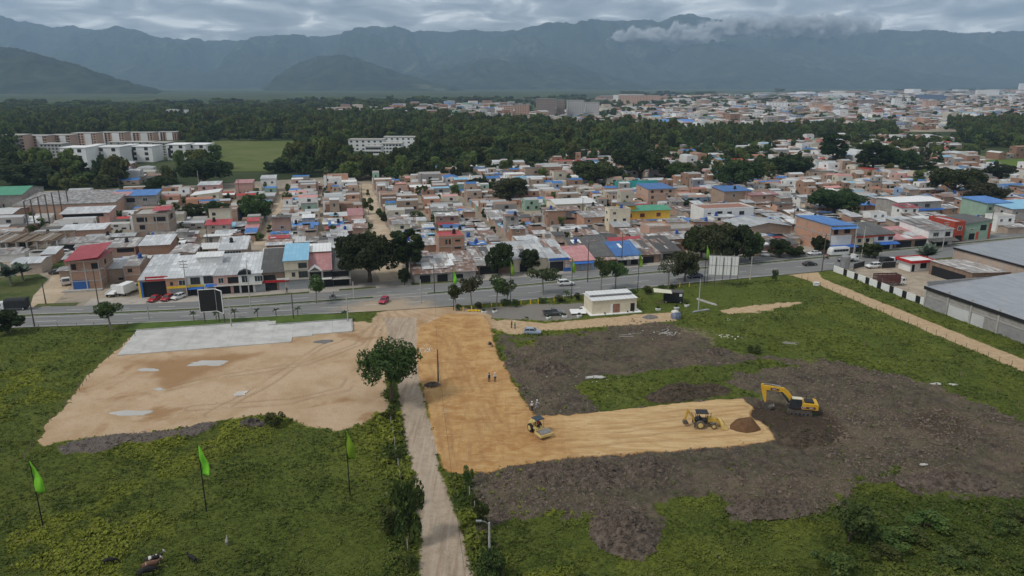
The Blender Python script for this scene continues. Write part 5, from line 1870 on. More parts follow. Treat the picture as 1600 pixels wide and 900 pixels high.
obj('gable_panel', MB().prism([(0.35, 5.05), (3.15, 5.05), (1.75, 6.05)], -0.66, -0.55, 'y'), M_FRAMED, t)
obj('balcony', MB().box(-0.1, a1 - a0 + 0.1, -1.2, -0.05, 2.5, 2.72), M_WHITE, t)
house(a0, a1, b1 + 0.1, b1 + 8, 8.2, 'brick', 'pale', 'sf', 0.08, 0.3, 'brick upper house with pale sheet roof rising behind the pink roofed one', [('hole', 'F', 3.0, 6.2, 1.6, 1.2)], auto=False)
a0, a1, b0, b1 = front(519, 549, 446, 14)
t = house(a0, a1, b0, b1, 4.6, 'grey cement', 'dark fibre cement', 'sf', 0.22, 0.3, 'grey house with blue black shopfront under the spreading tree', [('hole', 'F', 2.6, 2.7, 4.4, 1.5), ('hole', 'F', 2.6, 0.05, 4.4, 2.2)], auto=False)
canopy(t, 0, a1 - a0, -1.8, -0.05, 2.3, 2.5, M_CONC)

# ---- east of the sandy street
a0, a1, b0, b1 = front(648, 744, 440, 16)
t = house(a0, a1, b0, b1, 2.8, 'grey cement', 'rust streaked', 'sf', 0.13, 0.6, 'long low shack under a patched rusty sheet roof at the street corner', [('hole', 'F', 3, 0.05, 3, 2.2), ('hole', 'F', 8, 0.05, 3, 2.2), ('hole', 'F', 13, 0.8, 2, 1.2)], auto=False, patches=14)
a0, a1, b0, b1 = front(687, 726, 411, 9)
house(a0, a1, b0, b1, 8.4, 'orange brick', 'red', 'flat', 0, 0, 'three level salmon brick block towering above the patched shack roof', [('small', 'F', 2.3, 6.2, 0.6, 1.5), ('small', 'F', 3.4, 6.2, 0.6, 1.5), ('small', 'F', 5.9, 6.9, 1.6, 0.6), ('small', 'F', 5.9, 4.6, 2.0, 0.5)], auto=False, frame=True, tank='black', storeys=3)
a0, a1, b0, b1 = front(648, 687, 404, 9)
house(a0, a1, b0, b1, 4.4, 'brick', 'weathered zinc', 'sf', 0.05, 0.2, 'rough brick house beside the salmon brick block', auto=False, tank='blue')
a0, a1, b0, b1 = front(745, 800, 428, 17)
house(a0, a1, b0, b1, 2.9, 'brown', 'weathered zinc', 'sf', 0.12, 0.5, 'dark low shed with weathered roof behind the mango trees', [('hole', 'F', 4, 0.05, 6, 2.3)], auto=False, patches=8)
a0, a1, b0, b1 = front(802, 858, 424, 16)
house(a0, a1, b0, b1, 4.0, 'cream', 'grey zinc', 'sf', 0.12, 0.4, 'cream workshop with broad grey zinc roof behind the round trees', [('hole', 'F', 4, 0.05, 4, 2.6)], auto=False, patches=3)
a0, a1, b0, b1 = front(858, 890, 424, 17)
t = house(a0, a1, b0, b1, 4.0, 'grey cement', 'grey zinc', 'sf', 0.12, 0.3, 'garage shop with blue sign and rusty striped side sheet', [('hole', 'F', 2.3, 0.05, 4.2, 3.0)], auto=False, patches=3)
signboard(t, -0.2, 6.0, 3.6, 4.3, M_BLUE)
obj('side_panel', MB().box(4.4, 7.0, -0.6, -0.05, 0.6, 3.4), ROOF['rust streaked'], t)
obj('side_panel', MB().box(4.4, 7.4, -0.8, -0.62, 0, 1.2), M_SHUTB, t)
a0, a1, b0, b1 = front(892, 928, 423, 10)
t = house(a0, a1, b0, b1, 3.2, 'blue', 'pink', 'sf', 0.22, 0.4, 'pale blue fronted shop with faded pink roof beside the garage shop', [('shutter', 'F', 2.0, 0.05, 2.6, 2.4), ('shutter', 'F', 5.4, 0.05, 2.6, 2.4)], auto=False)
canopy(t, -0.2, a1 - a0, -1.4, -0.05, 2.6, 3.1, M_BLUE)
a0, a1, b0, b1 = front(929, 962, 415, 10)
t = house(a0, a1, b0, b1, 3.0, 'brown', 'dark fibre cement', 'sf', 0.25, 0.4, 'dark roofed brown shack between pink and blue roofs', [('hole', 'F', 2.2, 0.05, 3.4, 2.1)], auto=False)
canopy(t, -0.3, a1 - a0, -2.2, -0.05, 2.3, 2.9, ROOF['rust streaked'])
a0, a1, b0, b1 = front(963, 1000, 414, 10)
t = house(a0, a1, b0, b1, 3.1, 'grey cement', 'blue', 'sf', 0.22, 0.5, 'roadside shack with bright blue sloping roof', [('hole', 'F', 2.0, 0.05, 3.0, 2.2), ('hole', 'F', 6, 0.05, 2.4, 2.2)], auto=False, patches=1)
canopy(t, -0.3, a1 - a0, -2.2, -0.05, 2.3, 3.0, ROOF['weathered zinc'])
a0, a1, b0, b1 = front(1002, 1030, 411, 12)
house(a0, a1, b0, b1, 2.9, 'brown', 'rust streaked', 'sf', 0.18, 0.5, 'rusty roofed shack next to the bright blue one', [('hole', 'F', 2.4, 0.05, 3.6, 2.1)], auto=False, patches=7)
a0, a1, b0, b1 = front(1031, 1062, 406, 13)
house(a0, a1, b0, b1, 2.9, 'grey cement', 'dark fibre cement', 'sf', 0.16, 0.5, 'wide dark roofed shack ending the low roadside row', [('hole', 'F', 3, 0.05, 4, 2.1)], auto=False, patches=4)
a0, a1, b0, b1 = front(895, 955, 404, 9)
house(a0, a1, b0, b1, 3.4, 'pale brick', 'dark fibre cement', 'sf', 0.2, 0.4, 'low house with dark and zinc roof behind the pink roofed shop', auto=False, patches=4, tank='blue')
a0, a1, b0, b1 = front(956, 1004, 396, 9)
house(a0, a1, b0, b1, 3.6, 'green', 'red', 'gx', 0.25, 0.5, 'house with crimson sheet roof behind the roadside shacks', auto=False)
a0, a1, b0, b1 = front(1006, 1060, 396, 12)
house(a0, a1, b0, b1, 3.0, 'brick', 'weathered zinc', 'sf', 0.12, 0.4, 'low patchwork zinc roof behind the dark shacks', auto=False, patches=10)

# ---- houses that stand out behind the first row
a0, a1, b0, b1 = front(970, 1046, 352, 12)
t = house(a0, a1, b0, b1, 6.0, 'yellow', 'green', 'gx', 0.14, 0.5, 'yellow two level house with green roof and maroon trim', [('window', 'F', 3.5, 3.4, 2.0, 1.5), ('window', 'F', 9.0, 3.4, 2.0, 1.5), ('window', 'F', 16, 3.4, 1.8, 1.5), ('hole', 'F', 6, 0.05, 9, 2.2)], auto=False, fmat=WALL['red'])
obj('balcony', MB().box(-0.2, 8.0, -0.9, -0.02, 2.5, 2.75), WALL['red'], t)
obj('tower', MB().box(0.5, 6.5, 1, 7, 6.1, 8.0), WALL['yellow'], t)
obj('tower_roof', MB().slab([(0, 0.4, 8.1), (7, 0.4, 8.1), (7, 7.6, 8.5), (0, 7.6, 8.5)], 0.1), ROOF['dark fibre cement'], t)
canopy(t, -9, 19, -2.4, -1.0, 2.3, 2.6, ROOF['blue'])
a0, a1, b0, b1 = front(1014, 1046, 384, 8)
house(a0, a1, b0, b1, 6.6, 'orange brick', 'concrete', 'flat', 0, 0, 'bare orange brick stair tower with flat roof behind the shacks', auto=False, frame=True)
a0, a1, b0, b1 = front(1047, 1092, 378, 10)
t = house(a0, a1, b0, b1, 4.6, 'pale brick', 'concrete', 'flat', 0, 0, 'long low unfinished brick upper floor with strip openings', [('hole', 'F', 3, 3.2, 3.6, 0.9), ('hole', 'F', 8, 3.2, 3.6, 0.9)], auto=False)
a0, a1, b0, b1 = front(1042, 1084, 392, 8)
house(a0, a1, b0, b1, 4.2, 'brick', 'weathered zinc', 'sf', 0.1, 0.3, 'small brick house with white end wall and blue tank', auto=False, tank='blue', patches=4)
a0, a1, b0, b1 = front(1098, 1176, 350, 11)
t = house(a0, a1, b0, b1, 6.2, 'white', 'clay', 'flat', 0, 0, 'white two level house with bright blue awning around its ground floor', [('window', 'F', 2.5, 3.6, 1.4, 1.4), ('hole', 'F', 7.0, 3.3, 2.6, 2.1), ('window', 'F', 11.5, 3.6, 2.0, 1.5), ('window', 'F', 17, 3.6, 2.2, 1.5), ('hole', 'F', 8, 0.05, 12, 2.3)], auto=False, fmat=M_FRAMED)
canopy(t, -1.8, a1 - a0 + 0.5, -2.2, -0.05, 2.5, 3.0, ROOF['blue'])
a0, a1, b0, b1 = front(1130, 1172, 322, 12)
t = house(a0, a1, b0, b1, 7.0, 'pale brick', 'blue', 'sf', 0.06, 0.5, 'tall pale brick house with two blue roof levels', [('window', 'F', 5, 4.3, 1.6, 1.4)], auto=False, tank='black')
a0, a1, b0, b1 = front(1012, 1052, 322, 14)
house(a0, a1, b0, b1, 8.0, 'orange brick', 'blue', 'sf', 0.05, 0.4, 'square three level brick house with pale blue roof', [('window', 'F', 9, 5.2, 1.5, 1.0), ('window', 'F', 9, 1.6, 1.5, 1.0)], frame=True, storeys=3)
a0, a1, b0, b1 = front(1160, 1234, 374, 15)
house(a0, a1, b0, b1, 4.6, 'pale brick', 'grey zinc', 'gy', 0.16, 0.4, 'wide gabled brick shed with grey zinc roof near the grove', auto=False)
a0, a1, b0, b1 = front(1180, 1246, 397, 9)
house(a0, a1, b0, b1, 3.0, 'pink', 'dark fibre cement', 'gx', 0.2, 0.4, 'low house with dark roof and salmon parapet behind the parked cars', auto=False, patches=5)
a0, a1, b0, b1 = front(1294, 1332, 395, 19)
t = house(a0, a1, b0, b1, 9.2, 'orange brick', 'blue', 'sr', 0.03, 0.4, 'three level orange brick block with blue roof and white panelled front', [('window', 'F', 2.0, 3.4, 2.4, 2.6), ('window', 'F', 6.2, 3.9, 2.2, 1.7), ('hole', 'F', 2.0, 6.4, 1.6, 2.0), ('hole', 'F', 6.3, 6.6, 2.2, 1.8), ('shutter', 'F', 4, 0.05, 6.6, 2.2)], auto=False, frame=True, storeys=3, fmat=M_FRAMED)
obj('front_panel', MB().box(0.25, 8.2, -0.12, -0.092, 2.7, 6.1), WALL['white'], t)
canopy(t, -0.5, a1 - a0 + 0.4, -2.2, -0.1, 2.3, 2.75, M_BLUE)
canopy(t, -0.5, a1 - a0 + 0.4, -1.6, -0.1, 8.5, 9.0, ROOF['blue'])
a0, a1, b0, b1 = front(1334, 1362, 393, 13)
t = house(a0, a1, b0, b1, 5.6, 'cream', 'dark fibre cement', 'sf', 0.12, 0.5, 'cream and orange two level house with dark roof beside the brick block', [('window', 'F', 1.6, 3.3, 1.4, 1.2), ('hole', 'F', 4.8, 3.2, 1.4, 1.3), ('hole', 'F', 3, 0.05, 4.6, 2.3)], auto=False, fmat=M_FRAMED)
signboard(t, -0.1, a1 - a0 + 0.1, 4.9, 5.5, WALL['red'])
a0, a1, b0, b1 = front(1363, 1394, 390, 13)
t = house(a0, a1, b0, b1, 5.4, 'white', 'dark fibre cement', 'sf', 0.12, 0.5, 'white two level house with red eave band and blue awning', [('window', 'F', 2.8, 3.3, 2.4, 1.4), ('window', 'F', 6.6, 3.3, 1.8, 1.2), ('hole', 'F', 4, 0.05, 5.6, 2.2)], auto=False, fmat=M_FRAMED)
signboard(t, -0.1, a1 - a0 + 0.1, 4.8, 5.3, WALL['red'])
canopy(t, -0.4, a1 - a0 + 1, -2.4, -0.1, 2.3, 2.8, M_BLUE)
a0, a1, b0, b1 = front(1396, 1448, 386, 13)
house(a0, a1, b0, b1, 2.9, 'brown', 'pink', 'sf', 0.12, 0.6, 'low dark shop with pink and rusty sheet roof', [('hole', 'F', 4, 0.05, 6, 2.2), ('hole', 'F', 11, 0.05, 5, 2.2)], auto=False, patches=5)
a0, a1, b0, b1 = front(1448, 1486, 384, 14)
t = house(a0, a1, b0, b1, 5.8, 'white', 'weathered zinc', 'sf', 0.08, 0.5, 'white two level house with dark awning above the fan palm', [('window', 'F', 3, 3.4, 2.4, 1.5), ('hole', 'F', 8, 3.3, 2.0, 1.6), ('hole', 'F', 5, 0.05, 7, 2.2)], auto=False, patches=3)
canopy(t, -0.4, a1 - a0 + 0.4, -3.0, -0.1, 2.2, 2.9, ROOF['dark fibre cement'])
a0, a1, b0, b1 = front(1487, 1504, 378, 12)
t = house(a0, a1, b0, b1, 7.0, 'red', 'grey zinc', 'flat', 0, 0, 'narrow orange red fronted tower house', [('window', 'F', 2.5, 4.2, 1.8, 1.6), ('hole', 'F', 2.5, 0.05, 3, 2.3)], auto=False)
a0, a1, b0, b1 = front(1505, 1546, 374, 13)
t = house(a0, a1, b0, b1, 6.0, 'green', 'dark fibre cement', 'sl', 0.08, 0.4, 'grey green two level house with red door bays beside the red tower', [('window', 'F', 3, 3.6, 1.6, 0.6), ('hole', 'F', 8, 3.3, 2.6, 2.0), ('hole', 'F', 3.4, 0.05, 2.4, 2.3)], auto=False)
obj('red_bay', MB().box(5.2, 6.2, -0.12, -0.03, 0, 2.9), WALL['red'], t)
obj('red_bay', MB().box(10.4, 11.4, -0.12, -0.03, 0, 5.8), WALL['red'], t)
a0, a1, b0, b1 = front(1400, 1468, 338, 13)
t = house(a0, a1, b0, b1, 6.4, 'grey cement', 'pale', 'gx', 0.1, 0.5, 'grey two level house with blue awning belt and pale roof', [('window', 'F', 3, 3.8, 1.5, 1.5), ('window', 'F', 9, 3.8, 2, 1.5), ('window', 'F', 15, 3.8, 2.4, 1.5)], auto=False, fmat=M_FRAMED)
canopy(t, -1.5, a1 - a0 + 1, -1.6, -0.05, 2.8, 3.2, M_BLUE)
a0, a1, b0, b1 = front(1538, 1575, 345, 13)
house(a0, a1, b0, b1, 7.5, 'green', 'blue', 'sf', 0.05, 0.6, 'green tiled house with blue roof terrace at the eastern corner', storeys=2)
a0, a1, b0, b1 = front(1578, 1640, 350, 13)
house(a0, a1, b0, b1, 6.5, 'grey cement', 'sky blue', 'sf', 0.08, 0.6, 'grey corner house with light blue sheet roof', storeys=2)
a0, a1, b0, b1 = front(868, 930, 340, 14)
house(a0, a1, b0, b1, 6.0, 'cream', 'pale', 'gx', 0.12, 0.5, 'broad grey cream two level house with wide pale zinc roof', [('window', 'F', 4, 3.5, 2, 1.5), ('window', 'F', 9, 3.5, 3.4, 1.6), ('window', 'F', 15, 3.5, 1.6, 1.5)], auto=False, fmat=M_FRAMED)
a0, a1, b0, b1 = front(912, 954, 358, 9)
house(a0, a1, b0, b1, 4.8, 'orange brick', 'weathered zinc', 'sf', 0.08, 0.4, 'orange brick house with small upper windows beside the cream house', [('window', 'F', 2, 2.8, 1.2, 1.2), ('window', 'F', 8, 2.8, 1.2, 1.2)], auto=False)
a0, a1, b0, b1 = front(212, 266, 372, 13)
t = house(a0, a1, b0, b1, 8.6, 'pale brick', 'concrete', 'flat', 0, 0, 'unfinished three level brick shell with red sheet remnants on top', [('hole', 'F', 3, 3.4, 2.2, 1.6), ('hole', 'F', 9, 6.2, 4, 1.6), ('hole', 'F', 3, 6.2, 3.6, 1.6), ('hole', 'F', 10, 0.9, 2.2, 1.6), ('hole', 'R', 6, 6, 5, 1.9)], auto=False, frame=True, storeys=3)
obj('roof_sheet', MB().slab([(6, 3, 9.6), (12, 3, 9.8), (12, 10, 10.4), (6, 10, 10.2)], 0.08), ROOF['red'], t)
a0, a1, b0, b1 = front(176, 246, 328, 12)
t = house(a0, a1, b0, b1, 6.4, 'grey cement', 'blue', 'sf', 0.08, 0.5, 'two level corner house with blue and pink roofs beside the warehouse', [('window', 'F', 3, 3.8, 2, 1.5), ('hole', 'F', 8, 3.5, 3.5, 1.9), ('window', 'F', 14, 3.8, 2, 1.5)], auto=False)
obj('roof_sheet', MB().slab([(-0.6, -0.7, 6.65), (7.5, -0.7, 6.65), (7.5, 8, 7.3), (-0.6, 8, 7.3)], 0.05), ROOF['pink'], t)
a0, a1, b0, b1 = front(98, 172, 350, 10)
house(a0, a1, b0, b1, 4.4, 'pink', 'grey zinc', 'sf', 0.1, 0.6, 'long pink brick house with dark open gallery under zinc roof', [('hole', 'F', 8, 2.9, 15, 1.2)], auto=False)
a0, a1, b0, b1 = front(95, 165, 374, 8)
house(a0, a1, b0, b1, 3.4, 'brick', 'grey zinc', 'sf', 0.1, 0.3, 'long low brick house with clean zinc roof before the pink gallery', auto=False)
a0, a1, b0, b1 = front(82, 166, 392, 7)
house(a0, a1, b0, b1, 2.7, 'grey cement', 'weathered zinc', 'sf', 0.1, 0.3, 'open carport shed with long zinc roof behind the parked white car', [('hole', 'F', 10, 0.05, 18, 2.2)], auto=False)
a0, a1, b0, b1 = front(172, 214, 408, 10)
house(a0, a1, b0, b1, 4.6, 'brick', 'weathered zinc', 'sf', 0.08, 0.4, 'brick house with covered terrace behind the red roofed one', [('hole', 'F', 5, 2.9, 5, 1.3)], auto=False, tank='black')
a0, a1, b0, b1 = front(220, 268, 408, 12)
house(a0, a1, b0, b1, 5.2, 'brick', 'grey zinc', 'sf', 0.08, 0.3, 'two level red brick house with tidy zinc roof behind the workshop', auto=False, tank=None)
a0, a1, b0, b1 = front(268, 306, 420, 12)
house(a0, a1, b0, b1, 4.8, 'pale brick', 'weathered zinc', 'gy', 0.16, 0.3, 'gabled brick house with stained roof behind the white shop', auto=True)
a0, a1, b0, b1 = front(345, 388, 420, 12)
house(a0, a1, b0, b1, 6.0, 'pale brick', 'grey zinc', 'sf', 0.12, 0.3, 'pale brick house with blue glazed top floor behind the salmon shop', [('window', 'F', 4, 4.3, 5, 1.4)], auto=False, tank='black')
a0, a1, b0, b1 = front(545, 568, 352, 9)
house(a0, a1, b0, b1, 4.0, 'pink', 'pink', 'sf', 0.15, 0.3, 'little house with pink roof on the corner of the sandy street', auto=True)
a0, a1, b0, b1 = front(300, 343, 320, 12)
house(a0, a1, b0, b1, 4.5, 'cream', 'pale', 'sl', 0.10, 0.4, 'cream house with pale tilted roof among garden trees', auto=True)
a0, a1, b0, b1 = front(369, 396, 306, 10)
house(a0, a1, b0, b1, 6.4, 'pink', 'pink', 'sf', 0.06, 0.3, 'small pink tower house with pink roof at the wood edge', auto=True)
a0, a1, b0, b1 = front(311, 345, 308, 10)
house(a0, a1, b0, b1, 6.0, 'pink', 'grey zinc', 'sf', 0.06, 0.3, 'pink two level house with grey roof at the wood edge', auto=True)
a0, a1, b0, b1 = front(409, 432, 300, 10)
house(a0, a1, b0, b1, 7.0, 'white', 'grey zinc', 'sf', 0.06, 0.3, 'white two level house at the wood edge', auto=True)
a0, a1, b0, b1 = front(344, 372, 352, 8)
house(a0, a1, b0, b1, 6.0, 'orange brick', 'concrete', 'flat', 0, 0, 'roofless orange brick house with a single canopy on posts', auto=True, frame=True)
# ---------------------------------------------------------------- warehouses and the walled yard
M_BLOCK = flat('grey_block_wall', (0.27, 0.265, 0.26), 0.9, 0.15, 0.5, dirt=0.4)
M_GREYP = flat('pale_grey_paint', (0.52, 0.52, 0.51), 0.8, 0.08, 0.4)
t = house(143.4, 196, 92, 146, 5.3, 'grey cement', 'slate grey', 'sl', 0.055, 0.25, 'long grey warehouse with slate coloured roof beside the dirt path', [], auto=False, name='warehouse', cat='warehouse', z=0.05)
for b_ in (145.6, 138.6, 131.8, 124.3, 116.8, 109.3, 101.8):
 obj('pilaster', MB().box(-0.22, 0.0, b_ - 92.0 - 0.2, b_ - 92.0 + 0.2, -0.2, 6.0), M_CONC, t)
for i, (q0, q1, m_) in enumerate([(139, 145.3, M_BLOCK), (132.2, 138.2, M_WHITE), (128.0, 131.4, M_WHITE), (117.2, 123.9, M_BLOCK), (109.7, 116.4, M_BLOCK)]):
 obj('wall_panel', MB().box(-0.06, 0.0, q0 - 92, q1 - 92, 0.0, 2.9), m_ if m_ is not M_WHITE else M_GREYP, t)
obj('band', MB().box(-0.14, 0.0, 0, 53.6, 3.0, 3.2), M_CONC, t)
obj('fascia', MB().box(-0.32, -0.1, -0.2, 54.3, 4.55, 5.35), M_BLACK, t)
obj('parapet', MB().box(0, 20, 53.7, 54.0, 4.0, 6.6), M_BLOCK, t)
t = house(183, 240, 126, 178, 6.4, 'pale brick', 'slate grey', 'sl', 0.05, 0.3, 'brick warehouse with flat grey roof at the back of the walled yard', [], auto=False, name='warehouse', cat='warehouse', frame=True)
obj('fascia', MB().box(-0.36, -0.12, -0.2, 52.3, 5.9, 6.35), M_BLACK, t)
a0, a1, b0, b1 = 170, 182.6, 158, 173
t = house(a0, a1, b0, b1, 3.6, 'brown', 'weathered zinc', 'sr', 0.04, 0.3, 'open loading shed with grey sheet roof against the brick warehouse', [('hole', 'L', 8, 0.05, 12, 2.8), ('hole', 'F', 6, 0.05, 9, 2.8)], auto=False, name='shed', cat='shed')
# gate booth
a0, a1 = 166.2, 173.4
t = house(a0, a1, 176.2, 181, 3.0, 'white', 'pale', 'flat', 0, 0, 'white gate booth with red edged flat roof in the walled yard', [('hole', 'F', 4.6, 0.9, 2.2, 1.6), ('hole', 'F', 1.0, 0.05, 1.0, 2.2)], auto=False, name='gate_booth', cat='booth')
mb = MB()
for (x0, x1, y0, y1) in ((-0.9, a1 - a0 + 0.7, -1.0, -0.8), (-0.9, a1 - a0 + 0.7, 5.4, 5.6), (-0.9, -0.7, -0.8, 5.4), (a1 - a0 + 0.5, a1 - a0 + 0.7, -0.8, 5.4)):
 mb.box(x0, x1, y0, y1, 2.85, 3.65)
obj('red_fascia', mb, M_RED, t)
obj('eaves_slab', MB().box(-0.7, a1 - a0 + 0.5, -0.8, 5.4, 3.0, 3.12), M_WHITE, t)
# perimeter wall: white panels and dark grilles by turns
X, Y = toW(143.9, 181.8)
t = thing('perimeter_wall', 'yard wall of white panels and black grilles by turns along the dirt path', 'wall', (X, Y, 0.05), TH)
s = 0.0
k = 0
while s < 34.5:
 L_ = (4.4 if s < 1 else 3.1) if k % 2 == 0 else 1.6
 obj('panel' if k % 2 == 0 else 'grille', MB().box(-0.1 + (0.05 if k % 2 else 0), 0.1 - (0.05 if k % 2 else 0), -s - L_, -s - 0.02, -0.2, 2.0 if k % 2 == 0 else 1.95), M_WHITE if k % 2 == 0 else M_BLACK, t)
 if k % 2 == 0:
  obj('fence_post', MB().tube([(0, -s - 0.1, 2.0), (0, -s - 0.1, 3.3)], 0.04, 5), M_STEEL, t)
 s += L_
 k += 1
obj('wire_rail', MB().tube([(0, 0, 2.7), (0, -s, 2.7)], 0.015, 4), M_STEEL, t)
obj('wire_rail', MB().tube([(0, 0, 3.2), (0, -s, 3.2)], 0.015, 4), M_STEEL, t)
X, Y = toW(151, 182.2)
t = thing('yard_gate', 'dark mesh gate leaf standing open beside the gate booth', 'gate', (X, Y, 0.05), TH + 0.4)
obj('gate_frame', MB().box(0, 6.5, -0.06, 0.06, 0.1, 0.22).box(0, 6.5, -0.06, 0.06, 1.9, 2.02).box(0, 0.12, -0.06, 0.06, 0.22, 1.9).box(6.38, 6.5, -0.06, 0.06, 0.22, 1.9), M_STEEL, t)
obj('gate_mesh', MB().box(0.12, 6.38, -0.02, 0.02, 0.22, 1.9), M_BLACK, t)
X, Y = toW(160.5, 181.5)
t = thing('yard_gate', 'black gate panel next to the white gate booth', 'gate', (X, Y, 0.05), TH)
obj('gate_frame', MB().box(0, 5.2, -0.06, 0.06, 2.0, 2.12).box(0, 0.12, -0.06, 0.06, 0, 2.0).box(5.08, 5.2, -0.06, 0.06, 0, 2.0), M_STEEL, t)
obj('gate_mesh', MB().box(0.12, 5.08, -0.02, 0.02, 0.1, 2.0), M_BLACK, t)
# raised water tank
X, Y = toW(146.5, 180.5)
t = thing('water_tower', 'grey cylindrical water tank on steel legs at the yard corner', 'tank', (X, Y, 0), TH)
obj('tank', MB().tube([(0, 0, 1.6), (0, 0, 5.0), (0, 0, 5.4)], [1.35, 1.35, 0.7], 16), M_STEEL, t)
for sx in (-1, 1):
 for sy in (-1, 1):
  obj('leg', MB().tube([(sx * 0.9, sy * 0.9, 0), (sx * 0.9, sy * 0.9, 1.7)], 0.08, 6), M_STEEL, t)

# west side: halls, steel frame, unfinished shed
a0, a1, b0, b1 = front(24, 182, 341, 30)
house(a0, a1, b0, b1, 6.0, 'orange brick', 'weathered zinc', 'sf', 0.045, 0.3, 'very long brick warehouse with wide zinc roof at the wood edge', [], auto=False, name='warehouse', cat='warehouse', frame=True, storeys=1)
a0, a1, b0, b1 = front(-60, 38, 334, 26)
house(a0, a1, b0, b1, 8.0, 'grey cement', 'green', 'gx', 0.16, 0.6, 'hall with deep green gabled roof beside the long warehouse', [('hole', 'F', 10, 0.1, 14, 4)], auto=False, name='warehouse', cat='warehouse')
a0, a1, b0, b1 = front(-50, 22, 356, 16)
t = house(a0, a1, b0, b1, 5.2, 'brick', 'pale', 'gx', 0.12, 0.5, 'brick shed with pale roof and open white lean-to', [], auto=False, name='shed', cat='shed')
canopy(t, 0, a1 - a0 + 10, -7, -0.05, 3.2, 4.2, ROOF['pale'], 'lean_to_roof')
for x in (1, (a1 - a0) / 2, a1 - a0 + 9):
 obj('post', MB().tube([(x, -6.6, 0), (x, -6.6, 3.2)], 0.08, 6), M_STEEL, t)
FP = [(46, 316, 364), (56, 313, 359), (67, 309, 354), (78, 305, 350), (88, 302, 346), (99, 299, 342), (110, 296, 338)]
X0, Y0 = G(46, 364)
t = thing('steel_frame', 'row of tall bare steel portal posts of an unbuilt hall', 'frame', (X0, Y0, 0))
tops = []
for (x, yt, yb) in FP:
 X, Y = G(x, yb)
 h = (yb - yt) / ppm(X, Y) / 0.97
 obj('post', MB().box(X - X0 - 0.18, X - X0 + 0.18, Y - Y0 - 0.18, Y - Y0 + 0.18, 0, h), M_FRAMED, t)
 tops.append((X - X0, Y - Y0, h))
for i in range(0, 3):
 obj('beam', MB().tube([tops[i], tops[i + 1]], 0.14, 4), M_FRAMED, t)
obj('beam', MB().tube([tops[0], (tops[0][0] - 6, tops[0][1] + 12, tops[0][2])], 0.12, 4), M_FRAMED, t)
a0, a1, b0, b1 = front(-20, 92, 398, 18)
X, Y = toW(a0, b0)
t = thing('unfinished_shed', 'unfinished shed of concrete columns under a grey timber grid roof', 'shed', (X, Y, 0), TH)
RECTS.append((a0, a1, b0, b1))
Wd = a1 - a0
for i in range(8):
 for j in range(3):
  obj('column', MB().box(Wd * i / 7 - 0.2, Wd * i / 7 + 0.2, j * 8.5 - 0.2, j * 8.5 + 0.2, 0, 4.2), M_CONC, t)
for j in range(9):
 obj('roof_beam', MB().box(-0.5, Wd + 0.5, j * 2.2 - 0.12, j * 2.2 + 0.12, 4.2, 4.45), M_WOOD, t)
for i in range(16):
 if rng.random() < 0.8:
  u = i * Wd / 16
  obj('roof_plank', MB().box(u, u + Wd / 20, -0.4, rng.uniform(9, 18), 4.46, 4.54), M_WOOD if i % 3 else M_CONC, t)
obj('back_wall', MB().box(0, Wd, 17.3, 17.5, 0, 3.6), WALL['brick'], t)
a0, a1, b0, b1 = front(20, 66, 428, 9)
house(a0, a1, b0, b1, 3.2, 'pale brick', 'grey zinc', 'gx', 0.14, 0.3, 'low brick house with grey roof behind the fan palms', auto=False)
a0, a1, b0, b1 = front(66, 88, 412, 8)
house(a0, a1, b0, b1, 3.0, 'brick', 'grey zinc', 'sf', 0.1, 0.3, 'small brick outbuilding with zinc roof before the unfinished shed', auto=False)
a0, a1, b0, b1 = front(960, 1030, 300, 3)
X, Y = toW(a0, b0)
t = thing('boundary_wall', 'bright teal boundary wall under the giant dark tree', 'wall', (X, Y, 0), TH)
for i in range(4):
 obj('panel', MB().box(i * 6.0, i * 6.0 + 5.9, 0, 0.25, 0, 6.0), WALL['teal'], t)


# ---------------------------------------------------------------- the crowd of houses behind
def overlaps(r):
 for q in RECTS:
  if r[0] < q[1] - 0.2 and r[1] > q[0] + 0.2 and r[2] < q[3] - 0.2 and r[3] > q[2] + 0.2:
   return True
 return False


def in_view(a, b, margin=40):
 X, Y = toW(a, b)
 if Y < 100:
  return False
 x = 800 + FPX * X / (Y * CP + CH * SP)
 return -margin < x < 1600 + margin


for p, q in (((-60, 470), (112, 404)), ((60, 474), (222, 446)), ((1178, 402), (1290, 392))):
 A_, B_ = GL(*p), GL(*q)
 RECTS.append((min(A_[0], B_[0]) - (30 if p[0] < 0 else 0), max(A_[0], B_[0]), min(A_[1], B_[1]) - 5, max(A_[1], B_[1])))
STREETS = [-154, -112, -70, -28, 13.5, 56, 97, 138, 180, 222, 264, 306, 348, 390, 432]
TREE_XY = [(toL(*G(r[0], r[1])), r[3] / ppm(*G(r[0], r[1]))) for r in T_]
recs = []
WALLS = ['brick'] * 26 + ['pale brick'] * 20 + ['orange brick'] * 7 + ['grey cement'] * 15 + ['white'] * 14 + ['cream'] * 8 + ['pink'] * 3 + ['green'] * 2 + ['blue'] * 3
ROOFS = ['grey zinc'] * 26 + ['weathered zinc'] * 30 + ['rust streaked'] * 13 + ['pale'] * 6 + ['dark fibre cement'] * 10 + ['blue'] * 8 + ['red'] * 2 + ['pink'] * 2 + ['clay'] * 3 + ['sky blue'] * 2
